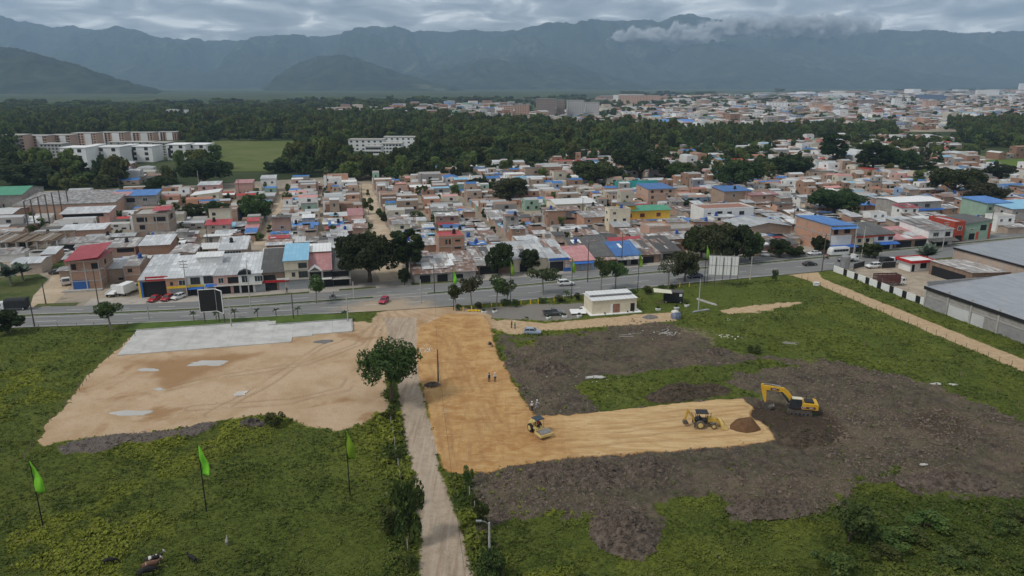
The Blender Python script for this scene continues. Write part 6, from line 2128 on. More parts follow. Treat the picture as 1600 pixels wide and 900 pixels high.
for si in range(len(STREETS) - 1):
 s0, s1 = STREETS[si] + (4.6 if STREETS[si] == 13.5 else 2.8), STREETS[si + 1] - (4.6 if STREETS[si + 1] == 13.5 else 2.8)
 mid = (s0 + s1) / 2 + rng.uniform(-1, 1)
 for side in (0, 1):
  b = 206.0 + rng.uniform(0, 2) + max(0, (s0 - 60) * 0.055)
  bmax = 395 if s1 < -20 else (418 if s1 < 60 else (450 if s1 < 140 else 540))
  while b < bmax:
   w = rng.uniform(4.0, 6.2)
   if 328 < b < 334 and s0 > 10:
    b += 5
    continue
   dep = rng.uniform(0.72, 1.0) * (mid - s0 if side == 0 else s1 - mid)
   if side == 0:
    r = (s0, s0 + dep, b, b + w - 0.12)
   else:
    r = (s1 - dep, s1, b, b + w - 0.12)
   b += w
   c = ((r[0] + r[1]) / 2, (r[2] + r[3]) / 2)
   if not in_view(*c):
    continue
   if overlaps(r):
    # a shorter house may still fit beside a hand placed one
    r2 = (r[0], r[0] + 8, r[2], r[3]) if side == 0 else (r[1] - 8, r[1], r[2], r[3])
    if overlaps(r2):
     continue
    r = r2
   if any(math.hypot(c[0] - tx[0], c[1] - tx[1]) < tr * 0.55 + 2 for tx, tr in TREE_XY):
    continue
   if rng.random() < 0.05:
    continue
   q = rng.random()
   st_ = 1 if q < 0.78 else (2 if q < 0.97 else 3)
   h = {1: rng.uniform(2.35, 2.85), 2: rng.uniform(4.8, 5.7), 3: rng.uniform(7.4, 8.4)}[st_]
   recs.append((r, h, st_, rng.choice(WALLS), rng.choice(ROOFS), rng.choice(['gx'] * 7 + ['sf'] * 5 + ['sb'] + ['sl', 'sr'] + (['flat'] * 2 if st_ > 1 else []))))
recs.sort(key=lambda q: q[0][2])
NH = 300 - len(HOUSES)
MARKS = [('the sandy street', GL(590, 350)), ('the dusty side street', GL(425, 350)), ('the yellow house', GL(1005, 345)), ('the white blue-awning house', GL(1135, 345)), ('the salmon brick block', GL(706, 400)), ('the unfinished brick shell', GL(235, 370)), ('the olive tree', GL(800, 312)), ('the broad cream house', GL(900, 335)), ('the orange brick block', GL(1310, 380)), ('the wide dark tree', GL(1302, 336)), ('the grey blue-belted house', GL(1435, 335)), ('the huge spreading tree', GL(578, 430)), ('the square brick house', GL(1030, 315)), ('the gabled brick shed', GL(1195, 372)), ('the eastern street', GL(1560, 350)), ('the bright spreading tree', GL(928, 288)), ('the blue roofed corner house', GL(210, 325))]


def place_word(c):
 d = min(MARKS, key=lambda m: math.hypot(m[1][0] - c[0], m[1][1] - c[1]))
 dx, dy = c[0] - d[1][0], c[1] - d[1][1]
 if abs(dy) > abs(dx):
  return ('behind ' if dy > 0 else 'in front of ') + d[0]
 return 'beside ' + d[0]


LV = {1: 'low', 2: 'two level', 3: 'three level'}
for (r, h, st_, wl, rf, rt) in recs[:NH]:
 tk = rng.choice(['black', 'blue']) if rng.random() < 0.3 else None
 pc = rng.choice([0, 1, 2, 2, 3, 4]) if rt != 'flat' else 0
 c = ((r[0] + r[1]) / 2, (r[2] + r[3]) / 2)
 rfw = rf + ' roof' if rt != 'flat' else 'flat roof'
 W_ = r[1] - r[0]
 an = None
 if W_ > 10 and rng.random() < 0.85:
  cut = W_ * rng.uniform(0.36, 0.55)
  cut2 = cut + (W_ - cut) * rng.uniform(0.4, 0.6)
  gap = rng.choice([0.02, 0.02, 1.2, 2.0])
  an = [(cut, cut2 - gap, rng.choice([2.0, 2.1, 2.3, 2.4]), rng.choice(ROOFS)), (cut2, W_, rng.choice([1.9, 2.1, 2.3, 2.5, 4.4]), rng.choice(ROOFS))]
 lb = '%s %s house with %s%s %s' % (LV[st_], wl, ('patched ' if pc > 1 else '') + rfw, (' and %s tank' % tk) if tk else '', place_word(c))
 if len(lb.split()) > 16:
  lb = lb.replace('patched ', '')
 if len(lb.split()) > 16:
  lb = lb.replace(' and %s tank' % tk, '')
 house(r[0], r[1], r[2], r[3], h, wl, 'concrete' if rt == 'flat' else rf, rt, rng.uniform(0.03, 0.06) if rt in ('sl', 'sr') else rng.uniform(0.07, 0.2), rng.uniform(0.25, 0.7), lb, auto=True, patches=pc, tank=tk, group='houses of the town blocks', storeys=st_, annex=an)


# ---- farther houses: too many and too small to tell apart, one mass each
def paint_material():
 m, t, b = new_mat('far_house_paint')
 A = node(t, 'ShaderNodeAttribute', attribute_name='paint')
 p = coords(t, 'Position')
 f = noise(t, p, 0.4, 3, 0.7)
 c = mixrgb(t, math_node(t, 'MULTIPLY', ramp2(t, f, 0.45, 0.75), 0.45), A.outputs['Color'], mixrgb(t, 0.5, A.outputs['Color'], (0.08, 0.07, 0.06, 1)))
 t.links.new(c, b.inputs['Base Color'])
 b.inputs['Roughness'].default_value = 0.8
 b.inputs['Specular IOR Level'].default_value = 0.2
 return m


M_PAINT = paint_material()
WC = {'brick': (0.33, 0.205, 0.145), 'pale brick': (0.38, 0.285, 0.22), 'orange brick': (0.44, 0.25, 0.165), 'grey cement': (0.34, 0.32, 0.30), 'white': (0.70, 0.69, 0.67), 'cream': (0.58, 0.53, 0.43), 'pink': (0.5, 0.33, 0.28), 'green': (0.28, 0.4, 0.32), 'blue': (0.25, 0.34, 0.48), 'yellow': (0.58, 0.4, 0.1)}
RC = {'grey zinc': (0.47, 0.485, 0.49), 'weathered zinc': (0.38, 0.365, 0.345), 'rust streaked': (0.30, 0.20, 0.15), 'pale': (0.64, 0.64, 0.62), 'dark fibre cement': (0.10, 0.095, 0.09), 'blue': (0.06, 0.18, 0.43), 'red': (0.40, 0.06, 0.06), 'pink': (0.5, 0.25, 0.23), 'clay': (0.36, 0.17, 0.11), 'sky blue': (0.22, 0.42, 0.56)}


def stuff_houses(name, R, label):
 """R rows: centre x, y, width, depth, height, turn, rise, wall colour, roof colour"""
 n = len(R)
 A = np.array([q[:7] for q in R], float)
 wc = np.array([q[7] for q in R])
 rc = np.array([q[8] for q in R])
 cx, cy, w, d, h, rot, rise = A.T
 nw = 4
 base = np.array([(-.5, -.5, 0), (.5, -.5, 0), (.5, .5, 0), (-.5, .5, 0), (-.5, -.5, 1), (.5, -.5, 1), (.5, .5, 1), (-.5, .5, 1), (-.5, 0, 2), (.5, 0, 2)])
 V = np.zeros((n, 10 + nw * 4, 3))
 for i, (bx, by, bz) in enumerate(base):
  V[:, i, 0] = bx * w
  V[:, i, 1] = by * d
  V[:, i, 2] = np.where(bz == 0, -0.5, h + (rise if bz == 2 else 0))
 # windows on the front face and the side face toward the camera
 side = np.where(cx * CT + cy * ST > 20, -1, 1)
 for k in range(nw):
  zc = h * (0.30 if k % 2 == 0 else 0.72)
  zh = np.minimum(0.6, h * 0.13)
  if k < 3:
   u = (k - 1) * 0.3 * w + nrng.uniform(-0.06, 0.06, n) * w
   hw = np.minimum(0.85, w * 0.09)
   for j, (su, sz) in enumerate(((-1, -1), (1, -1), (1, 1), (-1, 1))):
    V[:, 10 + 4 * k + j] = np.stack([u + su * hw, -0.5 * d - 0.06, zc + sz * zh], 1)
  else:
   u = nrng.uniform(-0.3, 0.3, n) * d
   hw = np.minimum(0.8, d * 0.08)
   for j, (su, sz) in enumerate(((-1, -1), (1, -1), (1, 1), (-1, 1))):
    V[:, 10 + 4 * k + j] = np.stack([side * (0.5 * w + 0.06), u - su * hw * side * -1, zc + sz * zh], 1)
 ca, sa_ = np.cos(rot)[:, None], np.sin(rot)[:, None]
 V = np.stack([V[:, :, 0] * ca - V[:, :, 1] * sa_ + cx[:, None], V[:, :, 0] * sa_ + V[:, :, 1] * ca + cy[:, None], V[:, :, 2]], 2)
 NV = 10 + nw * 4
 faces = [(0, 1, 5, 4), (2, 3, 7, 6), (1, 2, 6, 9, 5), (3, 0, 4, 8, 7), (4, 5, 9, 8), (6, 7, 8, 9)] + [tuple(range(10 + 4 * k, 14 + 4 * k)) for k in range(nw)]
 flatf = np.concatenate([np.array(f) for f in faces])
 cnt = np.array([len(f) for f in faces])
 loops = (flatf[None] + NV * np.arange(n)[:, None]).ravel()
 me = npmesh(name, V.reshape(-1, 3), loops, np.tile(cnt, n))
 dark = np.tile(np.array([0.03, 0.032, 0.036]), (n, 1))
 colr = np.stack([wc, wc, wc * 0.97, wc * 0.97, rc, rc] + [dark] * nw, 1)
 colr = np.concatenate([colr, np.ones((n, colr.shape[1], 1))], 2)
 at = me.attributes.new('paint', 'FLOAT_COLOR', 'FACE')
 at.data.foreach_set('color', colr.astype(np.float32).ravel())
 return tag(obj(name, me, M_PAINT), label, 'houses', kind='stuff')


def jit(c, k=0.22):
 f = rng.uniform(1 - k, 1 + k)
 return tuple(min(0.8, x * f) for x in c)


R = []
for (r, h, st_, wl, rf, rt) in recs[NH:]:
 a, b = (r[0] + r[1]) / 2, (r[2] + r[3]) / 2
 X, Y = toW(a, b)
 W_, k = r[1] - r[0], rng.choice([2, 2, 3]) if r[1] - r[0] > 9 else 1
 cuts = [0] + sorted(rng.uniform(0.25, 0.75) for _ in range(k - 1)) + [1]
 for i in range(k):
  w_ = (cuts[i + 1] - cuts[i]) * W_
  if w_ < 1.5:
   continue
  X, Y = toW(r[0] + (cuts[i] + cuts[i + 1]) / 2 * W_, b)
  R.append((X, Y, w_ - rng.choice([0.1, 0.1, 1.0]), r[3] - r[2], h if i == 0 else rng.choice([2.1, 2.3, 2.6, 2.6, 4.8]), TH, rng.uniform(0.25, 0.8), jit(WC[wl]), jit(RC[rf if i == 0 else rng.choice(ROOFS)])))
stuff_houses('town_houses', R, 'crowded roofs of the town blocks running back to the woods')


def scatter_town(poly_px, sp, size, holes=(), hmul=1.0, pbig=0.05, th=TH, whites=1.0):
 poly = wpoly(poly_px)
 P = np.array(poly)
 L = np.array([toL(*p) for p in poly])
 out_ = []
 a = L[:, 0].min()
 lw = [toL(*p) for p in poly]
 na, nb = int((L[:, 0].max() - L[:, 0].min()) / sp) + 1, int((L[:, 1].max() - L[:, 1].min()) / (sp * 0.8)) + 1
 aa, bb = np.meshgrid(L[:, 0].min() + sp * np.arange(na), L[:, 1].min() + sp * 0.8 * np.arange(nb))
 aa = aa.ravel() + nrng.uniform(-0.25, 0.25, aa.size) * sp
 bb = bb.ravel() + nrng.uniform(-0.25, 0.25, bb.size) * sp
 X, Y = toW(aa, bb)
 ok = sdf(poly, X, Y) > 0
 for hh in holes:
  ok &= sdf(hh, X, Y) < 0
 ok &= (np.abs((bb / (sp * 6.5)) % 1 - 0.5) > 0.06)
 for X_, Y_ in zip(X[ok], Y[ok]):
  if rng.random() < 0.08:
   continue
  q = rng.random()
  h = rng.uniform(2.8, 3.6) if q < 0.5 else (rng.uniform(5, 6.5) if q < 0.9 else rng.uniform(7.5, 9.5))
  w, d = rng.uniform(0.75, 1.15) * sp * size, rng.uniform(0.6, 0.95) * sp * size
  if rng.random() < pbig:
   h *= 1.7
  wl = rng.choice(WALLS + ['white'] * int(14 * whites))
  out_.append((X_, Y_, w, d, h * hmul, th + rng.choice([0, 0, 1.571]), rng.uniform(0.2, 1.0), jit(WC[wl]), jit(RC[rng.choice(ROOFS)])))
 return out_


R = scatter_town([(1060, 290), (1060, 248), (1160, 238), (1250, 224), (1420, 216), (1480, 222), (1500, 250), (1660, 240), (1660, 300), (1500, 296), (1420, 288), (1250, 262)], 11, 0.92, (SPORT,), pbig=0)
R += scatter_town([(640, 292), (700, 272), (800, 262), (880, 262), (960, 262), (960, 285), (860, 292), (700, 300)], 12, 0.85, pbig=0, hmul=0.85)
R += scatter_town([(130, 290), (130, 268), (180, 262), (262, 270), (262, 282), (200, 292)], 14, 0.8, pbig=0, hmul=0.8)
stuff_houses('outer_houses', R, 'tight rows of small houses on the far side of the town')
R = scatter_town([(780, 206), (840, 176), (960, 170), (1060, 168), (1060, 206), (900, 200)], 19, 0.8)
R += scatter_town([(1060, 208), (1060, 168), (1250, 160), (1420, 156), (1660, 152), (1660, 200), (1480, 200), (1400, 206), (1250, 206)], 17, 0.9, pbig=0.06)
R += scatter_town([(1050, 168), (1250, 158), (1660, 150), (1660, 146), (1300, 150), (1000, 160)], 34, 0.95, hmul=1.3, pbig=0.08)
R += scatter_town([(1000, 160), (1300, 150), (1700, 146), (1700, 141.5), (1300, 146), (900, 156)], 80, 0.9, hmul=1.7, pbig=0.08, whites=2)
R += scatter_town([(400, 178), (640, 170), (820, 164), (820, 174), (640, 186), (520, 182)], 42, 0.6, hmul=1.0, whites=2)
R += scatter_town([(470, 178), (640, 172), (800, 166), (800, 171), (640, 178), (480, 183)], 26, 0.8, hmul=1.9, whites=2, pbig=0)
R += scatter_town([(640, 190), (780, 184), (800, 190), (680, 196)], 16, 0.8, hmul=1.9, whites=1, pbig=0)
R += scatter_town([(250, 186), (330, 182), (330, 186), (262, 190)], 24, 0.8, hmul=1.7, whites=4, pbig=0)
stuff_houses('city_houses', R, 'dense far city of pale and brick houses below the mountains')
sheet('city_ground', wpoly([(790, 206), (840, 172), (1000, 158), (1250, 148), (1720, 141), (1720, 204), (1250, 207)]), -0.08, M_DUST, 'pale ground between the far city houses')
sheet('clearing', FIELD, 0.05, plain_material('clearing_grass', [(0.10, 0.125, 0.035), (0.13, 0.145, 0.05), (0.07, 0.095, 0.028)], 0.02, 0.1), 'light green clearing beside the white apartment blocks')
sheet('sports_field', SPORT, 0.05, plain_material('mown_field', [(0.10, 0.15, 0.03), (0.12, 0.17, 0.035), (0.09, 0.13, 0.03)], 0.02, 0.2), 'bright green sports field at the eastern side of town')


# ---- apartment blocks and tall buildings that stand out far away
def block(x0, x1, yb, yt, depth, wallm, label, floors, cols, roofm=None, rz=0.0, name='apartment_block', cat='building', bays=None, win=(1.2, 1.1), bay_mat=None):
 X0, Y0 = G(x0, yb)
 X1, Y1 = G(x1, yb)
 W_ = X1 - X0
 h = (yb - yt) / ppm(*G((x0 + x1) / 2, yb)) / 0.99
 t = thing(name, label, cat, (X0, Y0, -0.1), rz)
 obj('wall', MB().box(0, W_, 0, depth, -0.5, h), wallm, t)
 obj('roof', MB().box(-0.3, W_ + 0.3, -0.3, depth + 0.3, h + 0.01, h + 0.5), roofm or M_CONC, t)
 mb = MB()
 for f in range(floors):
  for c in range(cols):
   u = W_ * (c + 0.5) / cols
   zz_ = h * (f + 0.35) / floors
   mb.box(u - win[0] / 2, u + win[0] / 2, -0.08, 0.05, zz_, zz_ + win[1])
 o = obj('window_rows', mb, M_GLASS, t)
 o['kind'] = 'stuff'
 for (u0, u1) in bays or ():
  obj('bay', MB().box(W_ * u0, W_ * u1, -0.7, -0.1, 0, h * 0.98), bay_mat or M_WHITE, t)
 return t


M_APW = flat('apartment_white', (0.70, 0.70, 0.69), 0.85, 0.06, 0.1, dirt=0.1)
M_APP = flat('apartment_salmon', (0.50, 0.34, 0.27), 0.85, 0.08, 0.1)
M_APG = flat('apartment_grey', (0.42, 0.41, 0.40), 0.85, 0.08, 0.1)
M_APB = flat('apartment_brown', (0.24, 0.20, 0.18), 0.9, 0.1, 0.1)
k = 0
for (x0, x1, yb, yt) in [(8, 40, 236, 212), (42, 76, 234, 213), (78, 112, 232, 212), (114, 152, 228, 209), (154, 196, 225, 208), (198, 240, 222, 208), (242, 277, 219, 207)]:
 lb = ['salmon and white apartment block at the west end of the rear row', 'second salmon apartment block from the west end', 'third salmon apartment block from the west end', 'salmon block in the middle of the rear row', 'salmon block just past the middle of the rear row', 'next to last salmon block of the rear row', 'last salmon apartment block at the east end of the rear row'][k]
 block(x0, x1, yb, yt, 12, M_APP, lb, 5, 8, bays=[(0.05, 0.28), (0.55, 0.82)], bay_mat=M_APW, win=(1.6, 1.2))
 k += 1
for (x0, x1, yb, yt, lb) in [(66, 100, 250, 226, 'grey apartment block behind the white row houses, west one'), (240, 264, 244, 224, 'grey apartment block with plain windows between the white groups'), (170, 238, 238, 223, 'long grey apartment roofline behind the white row houses')]:
 block(x0, x1, yb, yt, 12, M_APG, lb, 5, 6, win=(1.4, 1.1))
k = 0
for (x0, x1, yb, yt) in [(98, 138, 262, 232), (138, 150, 257, 229), (152, 190, 258, 231), (190, 202, 254, 229), (203, 240, 253, 230), (262, 292, 250, 227), (293, 324, 248, 227)]:
 lb = ['large white row house block with dark glazing at the west', 'narrow white link block beside the large west one', 'middle white row house block with big blank gable', 'narrow white link block beside the middle one', 'eastern white row house block of the first group', 'white row house block opening the second group', 'last white row house block beside the green field'][k]
 t = block(x0, x1, yb, yt, 16, M_APW, lb, 3, 2, roofm=M_APW, win=(2.6, 2.2))
 W_ = G(x1, yb)[0] - G(x0, yb)[0]
 obj('dark_bay', MB().box(W_ * 0.08, W_ * 0.22, -0.2, -0.1, 2, 9), M_GLASS, t)
 k += 1
for (x0, x1, yb, yt, lb) in [(545, 600, 236, 219, 'white terrace block with brown doors in the wood clearing'), (572, 596, 247, 230, 'lower white terrace block with a green gable'), (600, 652, 231, 215, 'long white terrace block at the back of the wood clearing'), (598, 628, 240, 225, 'pale terrace block between the others in the clearing')]:
 block(x0, x1, yb, yt, 12, M_APW, lb, 3, 6, win=(1.8, 1.3))
for (x0, x1, yb, yt, wm, fl, cl, lb) in [
 (778, 802, 186, 166, M_APP, 7, 6, 'pinkish tower block at the wood edge of the far city'), (804, 827, 185, 165, M_APP, 7, 6, 'second pinkish tower block beside the first'), (838, 868, 187, 156, M_APB, 9, 8, 'dark unfinished high rise with open concrete floors'),
 (870, 882, 186, 158, M_APB, 9, 4, 'narrow dark tower beside the unfinished high rise'), (886, 912, 185, 158, M_APG, 8, 7, 'grey tower block with stepped roof near the unfinished high rise'), (914, 936, 184, 161, M_APG, 7, 6, 'lower grey tower block at the end of the towers'),
 (967, 1030, 162, 149.5, M_APP, 6, 14, 'long pinkish slab building in front of the plain'), (1280, 1300, 153, 146, M_APW, 4, 6, 'white building on the skyline of the far city'), (1302, 1335, 153, 145.5, M_APW, 4, 8, 'long white building on the skyline of the far city'),
 (1396, 1407, 170, 154, M_APW, 6, 3, 'slim white tower in the far city'), (1526, 1560, 152, 141, M_APW, 4, 6, 'broad cream building near the far right skyline'), (1592, 1606, 146, 131, M_APW, 8, 3, 'tall white tower at the eastern edge of the city'),
 (1200, 1230, 172, 160, M_APW, 5, 6, 'white terraced building in the middle of the far city'), (1345, 1370, 166, 156, M_APB, 4, 5, 'dark brick block in the middle of the far city'), (1445, 1466, 170, 158, M_APP, 5, 4, 'salmon block beside the dark blue hall'), (1268, 1300, 174, 162, M_APP, 3, 6, 'wide salmon brick block in the far city')]:
 block(x0, x1, yb, yt, 14, wm, lb, fl, cl, name='tower_block')
X0, Y0 = G(1030, 197)
W_ = G(1085, 197)[0] - X0
t = thing('market_hall', 'long hall with bright blue roof at the wood edge', 'hall', (X0, Y0, 0))
obj('wall', MB().box(0, W_, 0, 20, -0.3, 5), M_APW, t)
obj('roof', MB().slab([(-1, -1, 5.2), (W_ + 1, -1, 5.2), (W_ + 1, 21, 8), (-1, 21, 8)], 0.2), ROOF['blue'], t)
X0, Y0 = G(1440, 160)
W_ = G(1485, 160)[0] - X0
t = thing('arena_hall', 'huge dark blue roofed hall in the far city', 'hall', (X0, Y0, 0))
obj('wall', MB().box(0, W_, 0, 40, -0.3, 6), M_APG, t)
obj('roof', MB().slab([(-1, -1, 6.2), (W_ + 1, -1, 6.2), (W_ + 1, 45, 22), (-1, 45, 22)], 0.4), flat('dark_blue_sheet', (0.05, 0.075, 0.13), 0.6, 0.1, 0.05), t)
# ---------------------------------------------------------------- vehicles
M_TYRE = flat('tyre_rubber', (0.022, 0.022, 0.023), 0.9, 0.2, 3, rnd=0)
M_TYRED = flat('dusty_tyre', (0.12, 0.095, 0.07), 0.95, 0.3, 3, rnd=0)
M_RIM = flat('wheel_rim', (0.45, 0.45, 0.45), 0.4, 0.1, 3, metal=0.6, rnd=0)
M_LAMP = flat('headlamp', (0.75, 0.75, 0.72), 0.2, 0.05, rnd=0)
M_TAIL = flat('tail_lamp', (0.40, 0.01, 0.01), 0.3, 0.05, rnd=0)


def paint(name, col):
 return flat('car_paint_' + name, col, 0.35, 0.06, 0.8, spec=0.5, dirt=0.2, rnd=0, coat=0.6)


P_WHITE, P_RED, P_BLACK = paint('white', (0.70, 0.70, 0.69)), paint('red', (0.38, 0.012, 0.018)), paint('black', (0.015, 0.015, 0.017))
P_GREY, P_CRIM, P_NAVY, P_MAROON = paint('silver_blue', (0.28, 0.33, 0.40)), paint('crimson', (0.40, 0.01, 0.05)), paint('navy', (0.03, 0.025, 0.085)), paint('maroon', (0.10, 0.025, 0.025))
P_DGREY = paint('dark_grey', (0.07, 0.075, 0.08))


def wheel(parent, x, y, r, w, side, mat=None, rimm=None):
 mb = shared(('tyre', r, w, mat.name if mat else ''), lambda: MB().loft([[(math.cos(a) * rr, yy, math.sin(a) * rr) for a in [2 * math.pi * k / 18 for k in range(18)]] for rr, yy in ((r * 0.86, -w / 2), (r, -w * 0.32), (r, w * 0.32), (r * 0.86, w / 2))]).mesh('tyre'))
 o = obj('wheel', mb, None, parent, (x, y, r))
 omat(o, mat or M_TYRE)
 rm = shared(('rim', r, w), lambda: MB().loft([[(math.cos(a) * rr, yy, math.sin(a) * rr) for a in [2 * math.pi * k / 12 for k in range(12)]] for rr, yy in ((r * 0.6, 0), (r * 0.58, w * 0.5 + 0.02), (r * 0.25, w * 0.5 + 0.05))]).mesh('rim'))
 q = obj('rim', rm, None, o)
 omat(q, rimm or M_RIM)
 if side < 0:
  q.rotation_euler = (0, 0, math.pi)
 return o


def ring6(x, w, wl, wh, zl, zm, zh):
 return [(x, -wl, zl), (x, wl, zl), (x, w, zm), (x, wh, zh), (x, -wh, zh), (x, -w, zm)]


CARS = {
 'hatch': dict(L=3.9, W=1.7, r=0.30, ax=(-1.22, 1.25), sec=[(-1.95, .45, .55, .80), (-1.88, .28, .60, .95), (-1.2, .22, .60, .98), (0.6, .22, .60, .96), (1.2, .24, .58, .90), (1.75, .28, .55, .76), (1.95, .42, .50, .62)], cab=(-1.85, 0.95, -1.45, 0.25, 0.93, 1.50)),
 'sedan': dict(L=4.5, W=1.75, r=0.31, ax=(-1.3, 1.4), sec=[(-2.25, .45, .60, .85), (-2.1, .28, .62, .98), (-1.2, .22, .62, .98), (0.7, .22, .62, .95), (1.4, .24, .60, .88), (2.0, .28, .56, .76), (2.25, .42, .50, .62)], cab=(-1.75, 1.0, -1.05, 0.25, 0.94, 1.43)),
 'suv': dict(L=4.7, W=1.88, r=0.38, ax=(-1.4, 1.42), sec=[(-2.3, .55, .75, 1.0), (-2.2, .38, .78, 1.12), (-1.2, .32, .78, 1.14), (0.8, .32, .78, 1.12), (1.5, .34, .76, 1.06), (2.1, .40, .72, .96), (2.32, .52, .66, .80)], cab=(-2.2, 1.0, -1.95, 0.30, 1.10, 1.80)),
}


def car(px, py, yaw, kind, pm, label, z=None, group=None, name='car'):
 X, Y = G(px, py)
 z = zat(X, Y) + 0.03 if z is None else z
 c = CARS[kind]
 t = thing(name, label, 'car', (X, Y, z), yaw, group)
 hw = c['W'] / 2
 mb = MB().loft([ring6(x, hw * (0.97 if abs(x) > c['L'] * 0.45 else 1), hw * 0.9 * (0.92 if abs(x) > c['L'] * 0.46 else 1), hw * 0.9 * (0.9 if abs(x) > c['L'] * 0.45 else 1), zl, zm, zh) for x, zl, zm, zh in c['sec']])
 obj('body', mb, pm, t)
 b0, b1, t0, t1, zb, zt = c['cab']
 wb, wt = hw * 0.88, hw * 0.70
 obj('glasshouse', MB().loft([[(b0, -wb, zb - 0.05), (b1, -wb, zb - 0.05), (b1, wb, zb - 0.05), (b0, wb, zb - 0.05)], [(t0, -wt, zt - 0.05), (t1, -wt, zt - 0.05), (t1, wt, zt - 0.05), (t0, wt, zt - 0.05)]]), M_GLASS, t)
 ro = MB().loft([[(t0 - 0.06, -wt - 0.04, zt - 0.06), (t1 + 0.06, -wt - 0.04, zt - 0.06), (t1 + 0.06, wt + 0.04, zt - 0.06), (t0 - 0.06, wt + 0.04, zt - 0.06)], [(t0 + 0.05, -wt + 0.06, zt + 0.02), (t1 - 0.08, -wt + 0.06, zt + 0.02), (t1 - 0.08, wt - 0.06, zt + 0.02), (t0 + 0.05, wt - 0.06, zt + 0.02)]])
 obj('roof', ro, pm, t)
 pl = MB()
 for s in (-1, 1):
  for (xb, xt) in ((b0, t0), (b1, t1), ((b0 + b1) / 2 - 0.15, (t0 + t1) / 2 - 0.05)):
   pl.tube([(xb, s * wb, zb - 0.04), (xt, s * wt, zt - 0.04)], 0.045, 5)
 obj('pillars', pl, pm, t)
 for x in c['ax']:
  for s in (-1, 1):
   wheel(t, x, s * (hw - 0.09), c['r'], 0.2, s)
 xe = c['sec'][-1][0]
 for s in (-1, 1):
  obj('headlight', MB().cbox((xe - 0.16, s * hw * 0.68, c['sec'][-2][2] + 0.06), (0.25, 0.34, 0.13)), M_LAMP, t)
  obj('tail_light', MB().cbox((-xe + 0.03, s * hw * 0.74, c['sec'][1][2] + 0.12), (0.14, 0.22, 0.24)), M_TAIL, t)
 obj('bumper', MB().cbox((xe - 0.06, 0, 0.38), (0.18, c['W'] * 0.86, 0.2)), M_DARK, t)
 return t


def pickup(px, py, yaw, pm, label, z=None):
 X, Y = G(px, py)
 z = zat(X, Y) + 0.03 if z is None else z
 t = thing('pickup_truck', label, 'pickup', (X, Y, z), yaw)
 hw = 0.92
 obj('body', MB().loft([ring6(x, hw, hw * .9, hw * wh, zl, zm, zh) for x, zl, zm, zh, wh in [(-0.35, .38, .75, 1.08, .9), (0.9, .36, .78, 1.12, .9), (1.5, .38, .76, 1.06, .88), (2.3, .42, .72, .98, .85), (2.55, .5, .66, .85, .8)]]), pm, t)
 obj('glasshouse', MB().loft([[(-0.4, -.82, 1.05), (1.25, -.82, 1.05), (1.25, .82, 1.05), (-0.4, .82, 1.05)], [(-0.25, -.66, 1.72), (0.65, -.66, 1.72), (0.65, .66, 1.72), (-0.25, .66, 1.72)]]), M_GLASS, t)
 obj('roof', MB().box(-0.32, 0.72, -.70, .70, 1.70, 1.78), pm, t)
 bed = MB().box(-2.5, -0.36, -hw, hw, 0.5, 0.62)
 bed.box(-2.5, -0.36, -hw, -hw + 0.07, 0.62, 1.1).box(-2.5, -0.36, hw - 0.07, hw, 0.62, 1.1).box(-2.5, -2.43, -hw + 0.07, hw - 0.07, 0.62, 1.08)
 obj('cargo_bed', bed, pm, t)
 for x in (-1.65, 1.65):
  for s in (-1, 1):
   wheel(t, x, s * 0.84, 0.38, 0.24, s)
 for s in (-1, 1):
  obj('headlight', MB().cbox((2.45, s * 0.65, 0.85), (0.2, 0.35, 0.15)), M_LAMP, t)
  obj('tail_light', MB().cbox((-2.52, s * 0.84, 0.9), (0.06, 0.14, 0.26)), M_TAIL, t)
 return t


